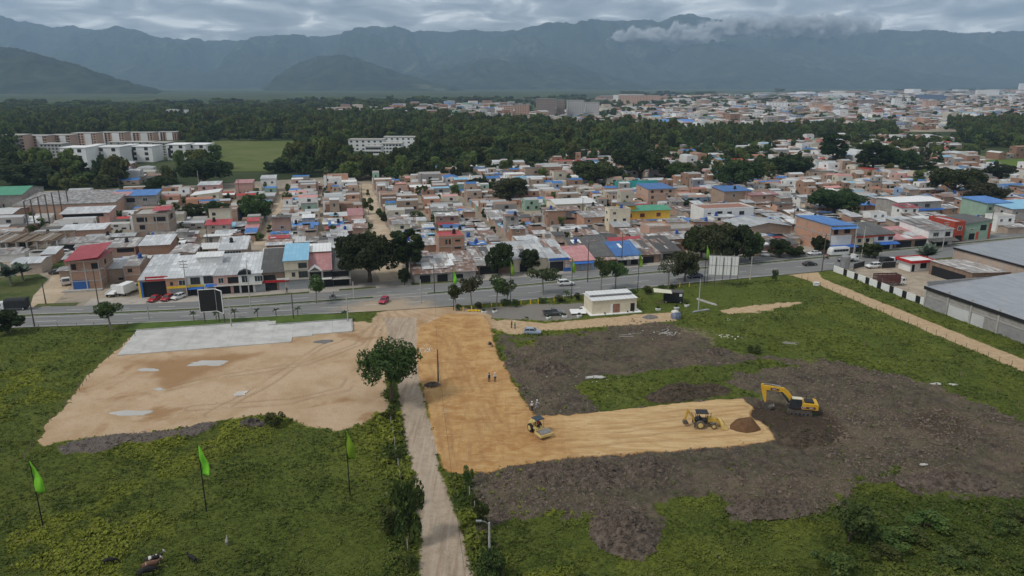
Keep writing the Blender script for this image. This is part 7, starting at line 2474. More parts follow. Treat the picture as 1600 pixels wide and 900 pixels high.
def truck(px, py, yaw, kind, cabm, bodym, label, Lb=4.6, hb=2.1, z=None):
 X, Y = G(px, py)
 z = zat(X, Y) + 0.03 if z is None else z
 t = thing('truck', label, 'truck', (X, Y, z), yaw)
 w = 1.05
 x1 = Lb / 2
 cab = MB().loft([[(x1 + 0.15, -w, 0.6), (x1 + 1.75, -w, 0.6), (x1 + 1.75, w, 0.6), (x1 + 0.15, w, 0.6)], [(x1 + 0.15, -w, 1.4), (x1 + 1.8, -w, 1.35), (x1 + 1.8, w, 1.35), (x1 + 0.15, w, 1.4)], [(x1 + 0.15, -w * .92, 2.3), (x1 + 1.4, -w * .92, 2.25), (x1 + 1.4, w * .92, 2.25), (x1 + 0.15, w * .92, 2.3)]])
 obj('cab', cab, cabm, t)
 obj('windscreen', MB().slab([(x1 + 1.84, -w * .86, 1.45), (x1 + 1.84, w * .86, 1.45), (x1 + 1.50, w * .8, 2.15), (x1 + 1.50, -w * .8, 2.15)], 0.04), M_GLASS, t)
 for s in (-1, 1):
  obj('side_window', MB().box(x1 + 0.7, x1 + 1.4, s * w * 0.98 - 0.02, s * w * 0.98 + 0.02, 1.45, 2.05), M_GLASS, t)
  obj('headlight', MB().cbox((x1 + 1.79, s * 0.75, 0.95), (0.08, 0.32, 0.2)), M_LAMP, t)
  obj('mirror', MB().cbox((x1 + 1.6, s * 1.22, 1.75), (0.06, 0.16, 0.4)), M_BLACK, t)
 obj('chassis', MB().box(-x1, x1 + 1.4, -0.45, 0.45, 0.55, 0.8), M_DARK, t)
 z0 = 0.82
 if kind == 'box':
  obj('cargo_box', MB().box(-x1, x1, -w - 0.05, w + 0.05, z0, z0 + hb), bodym, t)
  obj('rear_door', MB().box(-x1 - 0.05, -x1 - 0.005, -w * .96, -0.02, z0 + 0.08, z0 + hb - 0.08), bodym, t)
  obj('rear_door', MB().box(-x1 - 0.05, -x1 - 0.005, 0.02, w * .96, z0 + 0.08, z0 + hb - 0.08), bodym, t)
 elif kind == 'canvas':
  pr = [(-w - 0.05, z0), (w + 0.05, z0), (w + 0.05, z0 + hb * .8), (w * .6, z0 + hb), (-w * .6, z0 + hb), (-w - 0.05, z0 + hb * .8)]
  obj('canvas_cover', MB().prism(pr, -x1, x1, 'x'), bodym, t)
 elif kind == 'stake':
  obj('deck', MB().box(-x1, x1, -w - 0.1, w + 0.1, z0, z0 + 0.15), bodym, t)
  for s in (-1, 1):
   for k in range(5):
    obj('slat', MB().box(-x1, x1, s * (w + 0.08) - 0.03, s * (w + 0.08) + 0.03, z0 + 0.2 + k * hb / 5, z0 + 0.2 + k * hb / 5 + hb / 6.5), bodym, t)
   for k in range(6):
    x = -x1 + 0.1 + k * (Lb - 0.2) / 5
    obj('stake', MB().box(x - 0.05, x + 0.05, s * (w + 0.02) - 0.02, s * (w + 0.02) + 0.02, z0 + 0.15, z0 + hb + 0.15), M_DARK, t)
  obj('front_rack', MB().box(x1 - 0.06, x1, -w, w, z0 + 0.15, z0 + hb), bodym, t)
 else:
  obj('deck', MB().box(-x1, x1, -w - 0.1, w + 0.1, z0, z0 + 0.15), bodym, t)
  for s in (-1, 1):
   obj('side_rail', MB().box(-x1, x1, s * (w + 0.06) - 0.03, s * (w + 0.06) + 0.03, z0 + 0.15, z0 + 0.5), bodym, t)
 for x in (-x1 * 0.62, x1 + 0.85):
  for s in (-1, 1):
   wheel(t, x, s * 0.92, 0.42, 0.28, s)
 return t


def minibus(px, py, yaw, label):
 X, Y = G(px, py)
 t = thing('minibus', label, 'bus', (X, Y, 0.05), yaw)
 w, L = 1.1, 7.0
 obj('body', MB().loft([[(x, -ww, zl), (x, ww, zl), (x, ww, zm), (x, ww * .9, zh), (x, -ww * .9, zh), (x, -ww, zm)] for x, ww, zl, zm, zh in [(-3.5, w * .97, .45, 2.3, 2.7), (-3.3, w, .4, 2.35, 2.8), (2.6, w, .4, 2.35, 2.8), (3.2, w * .98, .4, 1.6, 2.3), (3.5, w * .92, .45, 1.3, 1.5)]]), P_WHITE, t)
 for s in (-1, 1):
  for k in range(5):
   x = -3.0 + k * 1.12
   obj('window', MB().box(x, x + 1.06, s * w - 0.03, s * w + 0.03, 1.45, 2.25), M_GLASS, t)
  obj('headlight', MB().cbox((3.45, s * 0.8, 0.9), (0.12, 0.3, 0.2)), M_LAMP, t)
 obj('windscreen', MB().slab([(3.32, -0.95, 1.62), (3.32, 0.95, 1.62), (2.85, 0.9, 2.52), (2.85, -0.9, 2.52)], 0.05), M_GLASS, t)
 for x in (-2.1, 2.3):
  for s in (-1, 1):
   wheel(t, x, s * 0.95, 0.42, 0.26, s)
 return t


def motorbike(px, py, yaw, label, pm=None):
 X, Y = G(px, py)
 t = thing('motorbike', label, 'motorbike', (X, Y, zat(X, Y) + 0.04), yaw)
 for x in (-0.65, 0.65):
  wheel(t, x, 0, 0.29, 0.1, 1)
 obj('frame', MB().tube([(-0.65, 0, 0.3), (-0.1, 0, 0.4), (0.3, 0, 0.75), (0.42, 0, 0.8)], 0.05, 6).box(-0.25, 0.25, -0.14, 0.14, 0.28, 0.6), M_DARK, t)
 obj('fuel_tank', MB().loft([[(x, -y, z0), (x, y, z0), (x, y * .7, z1), (x, -y * .7, z1)] for x, y, z0, z1 in ((-0.05, .1, .7, .84), (0.15, .16, .68, .93), (0.38, .1, .72, .88))]), pm or P_RED, t)
 obj('seat', MB().box(-0.7, -0.02, -0.13, 0.13, 0.72, 0.82), M_BLACK, t)
 obj('handlebar', MB().tube([(0.38, -0.34, 0.98), (0.45, 0, 0.95), (0.38, 0.34, 0.98)], 0.02, 5).tube([(0.65, 0.07, 0.3), (0.42, 0.05, 0.95)], 0.03, 5), M_STEEL, t)
 return t


YE = TH                       # heading along the highway eastward
car(600, 473, TH + math.radians(245), 'hatch', P_CRIM, 'crimson hatchback turning off the highway at the dirt road mouth')
car(884, 446, YE, 'suv', P_WHITE, 'white off-road car driving on the near carriageway')
pickup(864, 493, YE - 0.1, P_DGREY, 'dark grey pickup parked on the gravel beside the cream hut')
car(832, 523, YE - 0.3, 'hatch', P_GREY, 'silver blue hatchback parked at the corner of the churned soil')
car(242, 470, TH - 1.9, 'sedan', P_RED, 'red sedan parked in front of the black workshop')
car(262, 469, TH - 2.0, 'hatch', P_RED, 'dark red hatchback parked beside the red sedan')
car(279, 467, TH - 2.2, 'hatch', P_WHITE, 'white hatchback parked beside the two red cars')
truck(176, 462, TH + 1.5, 'flat', P_WHITE, M_WHITE, 'white flatbed truck parked tail out beside the box truck', 4.0)
truck(198, 460, TH + 1.2, 'box', P_WHITE, M_WHITE, 'white box truck parked with rear doors to the road', 4.6, 2.3)
truck(28, 484, TH + math.pi, 'canvas', P_WHITE, flat('black_canvas', (0.03, 0.031, 0.033), 0.9, 0.2, 1), 'truck with black canvas cover on the highway', 5.0, 2.2)
truck(103, 443, TH - 1.2, 'flat', P_WHITE, M_WHITE, 'white truck cab parked by the sandy lane near the red roofed house', 3.6)
car(90, 428, TH + 0.3, 'sedan', P_BLACK, 'black car parked behind the white truck by the lane')
car(108, 424, TH + 0.2, 'sedan', P_NAVY, 'navy car parked on the grass behind the red roofed house')
car(106, 398, TH, 'suv', P_WHITE, 'white car parked under the zinc carport')
car(1197, 400, TH - 0.3, 'hatch', P_WHITE, 'white hatchback parked under the grove trees')
car(1272, 398, TH + math.pi, 'sedan', P_WHITE, 'white sedan parked in front of the minibus')
minibus(1309, 399, TH + math.pi, 'white minibus with dark windows beside the orange brick block')
car(1265, 415, TH, 'sedan', P_BLACK, 'black sedan on the near carriageway by the path entrance')
truck(1320, 409, TH, 'flat', P_WHITE, M_STEEL, 'white flatbed truck passing the yard corner', 5.0)
car(1364, 419, TH + math.pi, 'suv', P_WHITE, 'white car at the yard entrance behind the wall')
truck(1384, 414, TH, 'stake', P_WHITE, M_DARK, 'small dark bodied truck near the gate booth on the highway', 3.4, 1.4)
truck(1384, 446, TH - 0.12, 'stake', P_WHITE, P_MAROON, 'maroon stake truck with white cab standing in the yard', 7.0, 2.4, z=0.06)
car(1086, 434, TH + math.pi, 'sedan', P_NAVY, 'dark purple car passing behind the billboard back')
car(893, 421, TH + 1.6, 'suv', P_DGREY, 'dark jeep parked before the pale blue shop')
car(1236, 396, TH + 0.4, 'hatch', P_BLACK, 'black small car among the bushes of the car park')
motorbike(766, 544, 2.2, 'motorbike parked on the edge of the ochre earth', P_RED)
mb1 = motorbike(520, 466, TH + math.pi, 'motorbike with a rider on the far carriageway', P_BLACK)
motorbike(908, 487, 1.0, 'motorbike leaning at the wall of the cream hut', P_BLACK)
mb2 = motorbike(1291, 405, TH + math.pi, 'red motorbike with a rider beside the minibus', P_RED)
motorbike(1365, 404, TH, 'motorbike standing beside the small highway tree', P_BLACK)

# ---------------------------------------------------------------- earth-moving machines
M_CATY = flat('machine_yellow', (0.62, 0.36, 0.03), 0.5, 0.1, 0.8, dirt=0.4, rnd=0)
M_OLDY = flat('worn_machine_yellow', (0.47, 0.30, 0.05), 0.65, 0.2, 1.2, dirt=0.7, rnd=0)
M_CREAMY = flat('pale_machine_yellow', (0.60, 0.45, 0.17), 0.6, 0.12, 0.8, dirt=0.4, rnd=0)
M_IRON = flat('worn_iron', (0.13, 0.115, 0.10), 0.6, 0.25, 1.5, metal=0.4, rnd=0)
M_DRUM = flat('polished_drum', (0.30, 0.28, 0.27), 0.35, 0.12, 1.5, metal=0.5, rnd=0)


def arm_prism(pts, y0, y1):
 """plate section in the x-z plane swept across"""
 return MB().prism([(p[0], p[1]) for p in pts], y0, y1, 'y')


def excavator(px, py, yaw, label):
 X, Y = G(px, py)
 t = thing('excavator', label, 'excavator', (X, Y, zat(X, Y) - 0.05), yaw)
 for s in (-1, 1):
  prof = [(-2.05, .35), (-1.9, .08), (-1.6, 0), (1.6, 0), (1.9, .08), (2.05, .35), (2.0, .62), (1.7, .86), (-1.7, .86), (-2.0, .62)]
  tr = obj('track', MB().prism(prof, s * 1.2 - 0.3, s * 1.2 + 0.3, 'y'), M_IRON, t)
  for k in range(9):
   obj('track_shoe', MB().box(-1.75 + k * 0.43, -1.45 + k * 0.43, s * 1.2 - 0.32, s * 1.2 + 0.32, 0.86, 0.91), M_IRON, tr)
  for k in range(5):
   obj('roller', MB().tube([(-1.3 + k * 0.65, s * 1.2 - 0.34, 0.25), (-1.3 + k * 0.65, s * 1.2 + 0.34, 0.25)], 0.17, 10), M_DARK, tr)
 obj('undercarriage', MB().box(-1.2, 1.2, -0.9, 0.9, 0.35, 0.95).tube([(0, 0, 0.9), (0, 0, 1.12)], 0.75, 16), M_IRON, t)
 bd = obj('body', MB().loft([[(x, -y0, 1.13), (x, y0, 1.13), (x, y0, z), (x, -y0, z)] for x, y0, z in ((-2.75, 1.15, 1.9), (-2.6, 1.3, 2.12), (-0.4, 1.35, 2.16), (1.4, 1.35, 1.5), (1.6, 1.3, 1.42))]), M_CATY, t)
 obj('counterweight', MB().loft([[(x, -y0, z0), (x, y0, z0), (x, y0, z1), (x, -y0, z1)] for x, y0, z0, z1 in ((-3.0, .9, 1.25, 1.9), (-2.9, 1.3, 1.13, 2.1), (-2.3, 1.38, 1.10, 2.22))]), M_CATY, t)
 obj('engine_hood', MB().box(-2.2, -0.75, -0.75, 0.85, 2.15, 2.36), M_BLACK, t)
 for s in (-1, 1):
  obj('side_decal', MB().prism([(-2.5, 1.30), (-0.5, 1.30), (0.6, 1.24), (-0.3, 1.62), (-2.4, 1.72)], s * 1.37 - 0.012, s * 1.37 + 0.012, 'y'), P_MAROON, t)
 lettering(t, 'CAT', 0.42, (-0.55, 1.395, 1.48), M_WHITE, rz=math.pi)
 lettering(t, '320D', 0.32, (-1.75, 1.395, 1.48), M_WHITE, rz=math.pi)
 obj('cab', MB().loft([[(-0.2, .45, 1.14), (1.65, .45, 1.14), (1.65, 1.36, 1.14), (-0.2, 1.36, 1.14)], [(-0.2, .45, 2.0), (1.75, .45, 1.9), (1.75, 1.36, 1.9), (-0.2, 1.36, 2.0)], [(-0.1, .5, 2.88), (1.3, .5, 2.88), (1.3, 1.3, 2.88), (-0.1, 1.3, 2.88)]]), M_GLASS, t)
 obj('cab_roof', MB().box(-0.2, 1.4, .42, 1.36, 2.88, 3.0), flat('cream_paint', (0.62, 0.57, 0.44), 0.6, 0.1, rnd=0), t)
 pl = MB()
 for (x0, x1, y) in ((-0.2, -0.1, 0.46), (-0.2, -0.1, 1.35), (1.74, 1.3, 0.46), (1.74, 1.3, 1.35), (0.7, 0.6, 1.36)):
  pl.tube([(x0, y, 1.95), (x1, y * 0.97, 2.9)], 0.05, 5)
 obj('cab_pillars', pl, M_BLACK, t)
 # boom bent in the middle, stick hanging down, bucket curled under
 boom = [(0.5, 1.35), (0.9, 1.2), (2.2, 2.9), (2.9, 3.55), (6.0, 3.75), (6.3, 4.2), (5.9, 4.45), (2.7, 4.25), (1.9, 3.6), (0.6, 2.0)]
 bo = obj('boom', arm_prism(boom, -0.25, 0.25), M_CATY, t)
 obj('boom_decal', MB().prism([(3.5, 3.75), (4.9, 3.72), (5.0, 4.1), (4.3, 4.2), (3.5, 3.98)][::-1], 0.25, 0.275, 'y'), P_MAROON, bo)
 lettering(bo, 'CAT', 0.36, (4.3, 0.29, 3.94), M_WHITE, rz=math.pi)
 obj('boom_decal', MB().prism([(3.5, 3.75), (4.9, 3.72), (5.0, 4.1), (4.3, 4.2), (3.5, 3.98)], -0.275, -0.25, 'y'), P_MAROON, bo)
 stick = [(6.2, 4.75), (6.55, 4.6), (6.5, 3.9), (5.75, 1.35), (5.45, 1.4), (5.6, 3.7)]
 obj('stick', arm_prism(stick, -0.17, 0.17), M_CATY, t)
 bk = [(5.55, 1.5), (5.85, 1.35), (6.05, 0.8), (5.65, 0.15), (4.95, -0.1), (4.2, 0.75), (4.3, 0.85), (5.0, 0.55), (5.35, 0.95)]
 b_ = obj('bucket', arm_prism(bk, -0.55, 0.55), M_IRON, t)
 for k in range(5):
  obj('tooth', MB().cbox((4.15, -0.44 + k * 0.22, 0.85), (0.3, 0.09, 0.07), ry=0.9), M_STEEL, b_)
 for s in (-1, 1):
  obj('boom_cylinder', MB().tube([(1.4, s * 0.38, 1.4), (2.2, s * 0.38, 2.3)], 0.10, 8).tube([(2.2, s * 0.38, 2.3), (3.2, s * 0.38, 3.6)], 0.06, 8), M_BLACK, t)
 obj('stick_cylinder', MB().tube([(3.3, 0, 4.45), (4.8, 0, 4.7)], 0.10, 8).tube([(4.8, 0, 4.7), (6.2, 0, 4.72)], 0.06, 8), M_STEEL, t)
 obj('bucket_cylinder', MB().tube([(6.35, 0, 4.2), (6.2, 0, 2.9)], 0.085, 8).tube([(6.2, 0, 2.9), (5.95, 0, 1.75)], 0.05, 8), M_STEEL, t)
 obj('bucket_link', MB().tube([(5.95, 0, 1.75), (5.75, 0, 1.3)], 0.07, 6).tube([(5.95, 0, 1.75), (6.0, 0, 1.0)], 0.07, 6), M_IRON, t)
 obj('exhaust', MB().tube([(-1.2, -0.9, 2.1), (-1.2, -0.9, 2.7)], 0.07, 8), M_DARK, t)
 obj('handrail', MB().tube([(0.9, -1.25, 1.5), (0.9, -1.25, 2.3), (-0.4, -1.25, 2.7), (-0.4, -1.25, 2.16)], 0.025, 5), M_BLACK, t)
 return t


excavator(1247, 645, math.pi - 0.22, 'yellow tracked excavator with curled bucket digging at the platform end')


def backhoe(px, py, yaw, label):
 X, Y = G(px, py)
 t = thing('backhoe_loader', label, 'backhoe', (X, Y, zat(X, Y)), yaw)
 for s in (-1, 1):
  wheel(t, -0.75, s * 0.92, 0.72, 0.46, s, M_TYRED, M_CREAMY)
  wheel(t, 1.45, s * 0.82, 0.46, 0.30, s, M_TYRED, M_CREAMY)
 obj('chassis', MB().box(-1.3, 1.9, -0.42, 0.42, 0.55, 1.0), M_IRON, t)
 obj('engine_hood', MB().loft([[(x, -y, .95), (x, y, .95), (x, y * .85, z), (x, -y * .85, z)] for x, y, z in ((0.45, .48, 1.75), (1.3, .46, 1.68), (2.0, .42, 1.5))]), M_OLDY, t)
 obj('exhaust', MB().tube([(1.1, 0.25, 1.6), (1.1, 0.25, 2.35)], 0.05, 8), M_DARK, t)
 obj('cab_base', MB().box(-1.35, 0.45, -0.62, 0.62, 1.0, 1.35), M_BLACK, t)
 for s in (-1, 1):
  for x in (-1.25, 0.38):
   obj('cab_post', MB().tube([(x, s * 0.68, 1.3), (x, s * 0.68, 2.62)], 0.055, 6), M_BLACK, t)
 obj('cab_roof', MB().loft([[(-1.45, -.82, 2.62), (0.55, -.82, 2.62), (0.55, .82, 2.62), (-1.45, .82, 2.62)], [(-1.3, -.7, 2.76), (0.4, -.7, 2.76), (0.4, .7, 2.76), (-1.3, .7, 2.76)]]), M_BLACK, t)
 obj('seat', MB().box(-0.8, -0.3, -0.25, 0.25, 1.35, 1.5).box(-0.85, -0.72, -0.25, 0.25, 1.5, 2.0), M_DARK, t)
 # front loader
 for s in (-1, 1):
  obj('loader_arm', MB().prism([(0.5, 1.35), (0.7, 1.2), (2.0, 1.15), (2.75, 0.4), (2.95, 0.5), (2.15, 1.4), (0.7, 1.5)], s * 0.62 - 0.06, s * 0.62 + 0.06, 'y'), M_OLDY, t)
  obj('loader_cylinder', MB().tube([(0.9, s * 0.62, 0.9), (2.1, s * 0.62, 1.1)], 0.06, 6), M_STEEL, t)
 bk = [(2.7, 0.1), (3.75, 0.0), (3.75, 0.06), (2.95, 0.35), (2.85, 0.75), (2.95, 1.15), (2.88, 1.2), (2.65, 0.8)]
 obj('loader_bucket', MB().prism(bk, -1.15, 1.15, 'y'), M_CREAMY, t)
 for s in (-1, 1):
  obj('bucket_side', MB().prism([(2.7, 0.1), (3.75, 0.02), (2.95, 1.18), (2.65, 0.8)], s * 1.15 - 0.02 + s * 0.025, s * 1.15 + 0.02 + s * 0.025, 'y'), M_CREAMY, t)
 # digging arm folded at the rear
 obj('stabiliser', MB().box(-1.75, -1.5, -1.05, -0.85, 0.25, 1.2).box(-1.75, -1.5, 0.85, 1.05, 0.25, 1.2).box(-1.7, -1.4, -0.85, 0.85, 0.6, 0.85), M_IRON, t)
 obj('backhoe_boom', MB().prism([(-1.65, 0.7), (-1.4, 0.75), (-1.75, 1.7), (-2.6, 2.85), (-2.85, 2.75), (-2.1, 1.7)], -0.16, 0.16, 'y'), M_OLDY, t)
 obj('backhoe_stick', MB().prism([(-2.55, 2.9), (-2.9, 3.05), (-3.15, 1.6), (-3.3, 1.0), (-3.1, 0.95), (-2.85, 1.6)], -0.12, 0.12, 'y'), M_OLDY, t)
 obj('backhoe_bucket', MB().prism([(-3.3, 1.15), (-3.0, 1.1), (-2.7, 0.9), (-2.5, 0.55), (-2.8, 0.5), (-3.3, 0.45), (-3.5, 0.7)], -0.32, 0.32, 'y'), M_IRON, t)
 obj('boom_cylinder', MB().tube([(-1.5, 0, 1.3), (-2.2, 0, 2.6)], 0.07, 6), M_STEEL, t)
 return t


backhoe(1099, 671, -0.06, 'worn yellow backhoe loader with black canopy pushing earth on the platform')


def roller(px, py, yaw, label):
 X, Y = G(px, py)
 t = thing('road_roller', label, 'roller', (X, Y, zat(X, Y)), yaw)
 for s in (-1, 1):
  wheel(t, -1.3, s * 0.82, 0.72, 0.46, s, M_TYRE, M_CREAMY)
 obj('drum', MB().tube([(1.5, -0.95, 0.68), (1.5, 0.95, 0.68)], 0.68, 28), M_DRUM, t)
 for s in (-1, 1):
  obj('drum_frame', MB().box(0.55, 2.3, s * 1.06 - 0.06, s * 1.06 + 0.06, 0.5, 0.9), M_CREAMY, t)
 obj('drum_frame', MB().box(2.24, 2.42, -1.12, 1.12, 0.5, 0.92), M_CREAMY, t)
 obj('drum_frame', MB().box(0.42, 0.6, -1.12, 1.12, 0.5, 1.0), M_CREAMY, t)
 obj('joint', MB().box(-0.2, 0.5, -0.3, 0.3, 0.5, 0.95), M_IRON, t)
 obj('engine_hood', MB().loft([[(x, -y, .8), (x, y, .8), (x, y * .9, z), (x, -y * .9, z)] for x, y, z in ((-2.4, .55, 1.35), (-2.2, .6, 1.6), (-0.9, .6, 1.7))]), M_CREAMY, t)
 obj('platform', MB().box(-0.95, 0.25, -0.75, 0.75, 0.85, 1.02), M_CREAMY, t)
 obj('seat', MB().box(-0.75, -0.3, -0.25, 0.25, 1.02, 1.4).box(-0.8, -0.68, -0.25, 0.25, 1.4, 1.85), M_DARK, t)
 obj('steering_wheel', MB().tube([(0.05, 0, 1.02), (-0.05, 0, 1.6)], 0.05, 6), M_DARK, t)
 for s in (-1, 1):
  obj('canopy_post', MB().tube([(-0.95, s * 0.7, 1.0), (-0.9, s * 0.66, 2.6)], 0.05, 6), M_CREAMY, t)
  obj('canopy_post', MB().tube([(0.2, s * 0.7, 1.0), (0.25, s * 0.66, 2.6)], 0.05, 6), M_CREAMY, t)
 obj('canopy', MB().loft([[(-1.15, -.85, 2.6), (0.5, -.85, 2.6), (0.5, .85, 2.6), (-1.15, .85, 2.6)], [(-1.0, -.72, 2.72), (0.35, -.72, 2.72), (0.35, .72, 2.72), (-1.0, .72, 2.72)]]), flat('blue_black_paint', (0.035, 0.05, 0.065), 0.5, 0.1, rnd=0), t)
 return t


ROLLER = roller(842, 682, math.radians(-60), 'cream road roller with smooth drum and dark canopy on the ochre earth')
# ---------------------------------------------------------------- people and animals (one skinned body each; clothes are children)
M_SKIN = flat('skin', (0.30, 0.17, 0.11), 0.6, 0.08, rnd=0)
M_HAIR = flat('dark_hair', (0.015, 0.012, 0.01), 0.7, 0.1, rnd=0)


def skinned(name, joints, edges, mat, parent, sub=1, root=0):
 me = bpy.data.meshes.new(name)
 me.from_pydata([j[:3] for j in joints], edges, [])
 o = obj(name, me, mat, parent)
 md = o.modifiers.new('skin', 'SKIN')
 md.use_smooth_shade = True
 sv = me.skin_vertices[0].data
 for i, j in enumerate(joints):
  r = j[3]
  sv[i].radius = (r, r) if not isinstance(r, tuple) else r
  sv[i].use_root = (i == root)
 if sub:
  s = o.modifiers.new('subdivision', 'SUBSURF')
  s.levels = s.render_levels = sub
 return o


def person(X, Y, yaw, label, shirt, trousers, hat=None, pose='stand', z=None, vest=None, group=None, hands=((0.24, 0.06, 0.86), (-0.24, 0.06, 0.86)), lean=0.0):
 """facing +y before turning; 1.72 m tall"""
 z = zat(X, Y) if z is None else z
 t = thing('person', label, 'person', (X, Y, z), yaw, group)
 sit = pose == 'sit'
 hipz = 0.92
 if sit:
  knees = [((s * 0.12, 0.42, 0.90), (s * 0.13, 0.46, 0.46), (s * 0.13, 0.60, 0.42)) for s in (1, -1)]
 elif pose == 'walk':
  knees = [((0.10, 0.14, 0.50), (0.10, 0.20, 0.09), (0.11, 0.34, 0.05)), ((-0.10, -0.04, 0.50), (-0.10, -0.24, 0.11), (-0.11, -0.11, 0.05))]
 else:
  knees = [((s * 0.11, 0.02, 0.49), (s * 0.12, 0.0, 0.09), (s * 0.13, 0.15, 0.05)) for s in (1, -1)]
 ly = lean
 chest, neck, head = (0, ly * 0.6, 1.25), (0, ly, 1.46), (0, ly * 1.15 + 0.02, 1.62)
 J = [(0, 0, hipz, .13), (0, ly * 0.3, 1.08, .125), chest + (.145,), neck + (.055,), head + (.095,), (0, ly * 1.2 + 0.01, 1.70, .07)]
 E = [(0, 1), (1, 2), (2, 3), (3, 4), (4, 5)]
 for s, k, hd in ((1, knees[0], hands[0]), (-1, knees[1], hands[1])):
  n = len(J)
  sh = (s * 0.19, ly * 0.8, 1.40)
  el = ((sh[0] + hd[0]) / 2 + s * 0.05, (sh[1] + hd[1]) / 2 - 0.06, (sh[2] + hd[2]) / 2 - 0.01)
  J += [sh + (.06,), el + (.045,), tuple(hd) + (.032,)]
  E += [(2, n), (n, n + 1), (n + 1, n + 2)]
  d = (Vector(hd) - Vector(el)).normalized()
  sidev = d.cross(Vector((0, 0, 1)))
  if sidev.length < 0.1:
   sidev = d.cross(Vector((0, 1, 0)))
  sidev.normalize()
  m_ = len(J)
  palm = Vector(hd) + d * 0.07
  J += [tuple(palm) + (.03,)]
  E += [(n + 2, m_)]
  for fi, (o_, L_) in enumerate(((-0.030, .085), (-0.010, .095), (0.010, .09), (0.030, .07))):
   q = len(J)
   J += [tuple(palm + sidev * o_ + d * L_ * 0.5) + (.009,), tuple(palm + sidev * o_ + d * L_ * 0.95 + Vector((0, 0.015, 0))) + (.007,)]
   E += [(m_, q), (q, q + 1)]
  q = len(J)
  J += [tuple(Vector(hd) + sidev * -0.05 + d * 0.05) + (.010,), tuple(Vector(hd) + sidev * -0.06 + d * 0.09) + (.008,)]
  E += [(n + 2, q), (q, q + 1)]
  q = len(J)
  J += [(s * 0.10, 0, hipz - 0.06, .095), k[0] + (.062,), k[1] + (.045,), k[2] + (.04,)]
  E += [(0, q), (q, q + 1), (q + 1, q + 2), (q + 2, q + 3)]
 skinned('body', J, E, M_SKIN, t)
 obj('hair', MB().loft([[(math.cos(a) * r, math.sin(a) * r + head[1] - 0.015, zz_) for a in [2 * math.pi * i / 10 for i in range(10)]] for r, zz_ in ((.108, 1.60), (.112, 1.68), (.085, 1.745), (.02, 1.77))]), M_HAIR, t, smooth=True)
 J = [(0, 0, 0.95, .15), (0, ly * 0.3, 1.10, .145), chest + (.165,), (0, ly * 0.95, 1.42, .075)]
 E = [(0, 1), (1, 2), (2, 3)]
 for s, hd in ((1, hands[0]), (-1, hands[1])):
  n = len(J)
  sh = (s * 0.19, ly * 0.8, 1.40)
  el = ((sh[0] + hd[0]) / 2 + s * 0.05, (sh[1] + hd[1]) / 2 - 0.06, (sh[2] + hd[2]) / 2 - 0.01)
  wr = tuple(el[i] * 0.25 + hd[i] * 0.75 for i in range(3))
  J += [sh + (.075,), el + (.058,), wr + (.048,)]
  E += [(2, n), (n, n + 1), (n + 1, n + 2)]
 skinned('shirt', J, E, shirt, t)
 if vest:
  obj('vest', MB().loft([[(math.cos(a) * r * 1.25, math.sin(a) * r + ly * zz_ * 0.4, zz_) for a in [2 * math.pi * i / 12 for i in range(12)]] for r, zz_ in ((.165, 0.98), (.175, 1.15), (.18, 1.32), (.12, 1.43))], caps=False), vest, t, smooth=True)
 J = [(0, 0, 0.93, .145)]
 E = []
 for s, k in ((1, knees[0]), (-1, knees[1])):
  n = len(J)
  J += [(s * 0.10, 0, hipz - 0.06, .108), k[0] + (.075,), k[1] + (.062,)]
  E += [(0, n), (n, n + 1), (n + 1, n + 2)]
  obj('boot', MB().cbox((k[2][0], k[2][1] - 0.06, k[2][2]), (0.1, 0.27, 0.1)), M_BLACK, t)
 skinned('trousers', J, E, trousers, t)
 if hat is not None:
  obj('helmet', MB().loft([[(math.cos(a) * r, math.sin(a) * r + head[1], zz_) for a in [2 * math.pi * i / 12 for i in range(12)]] for r, zz_ in ((.155, 1.675), (.13, 1.69), (.125, 1.75), (.08, 1.81), (.02, 1.83))]), hat, t, smooth=True)
 return t


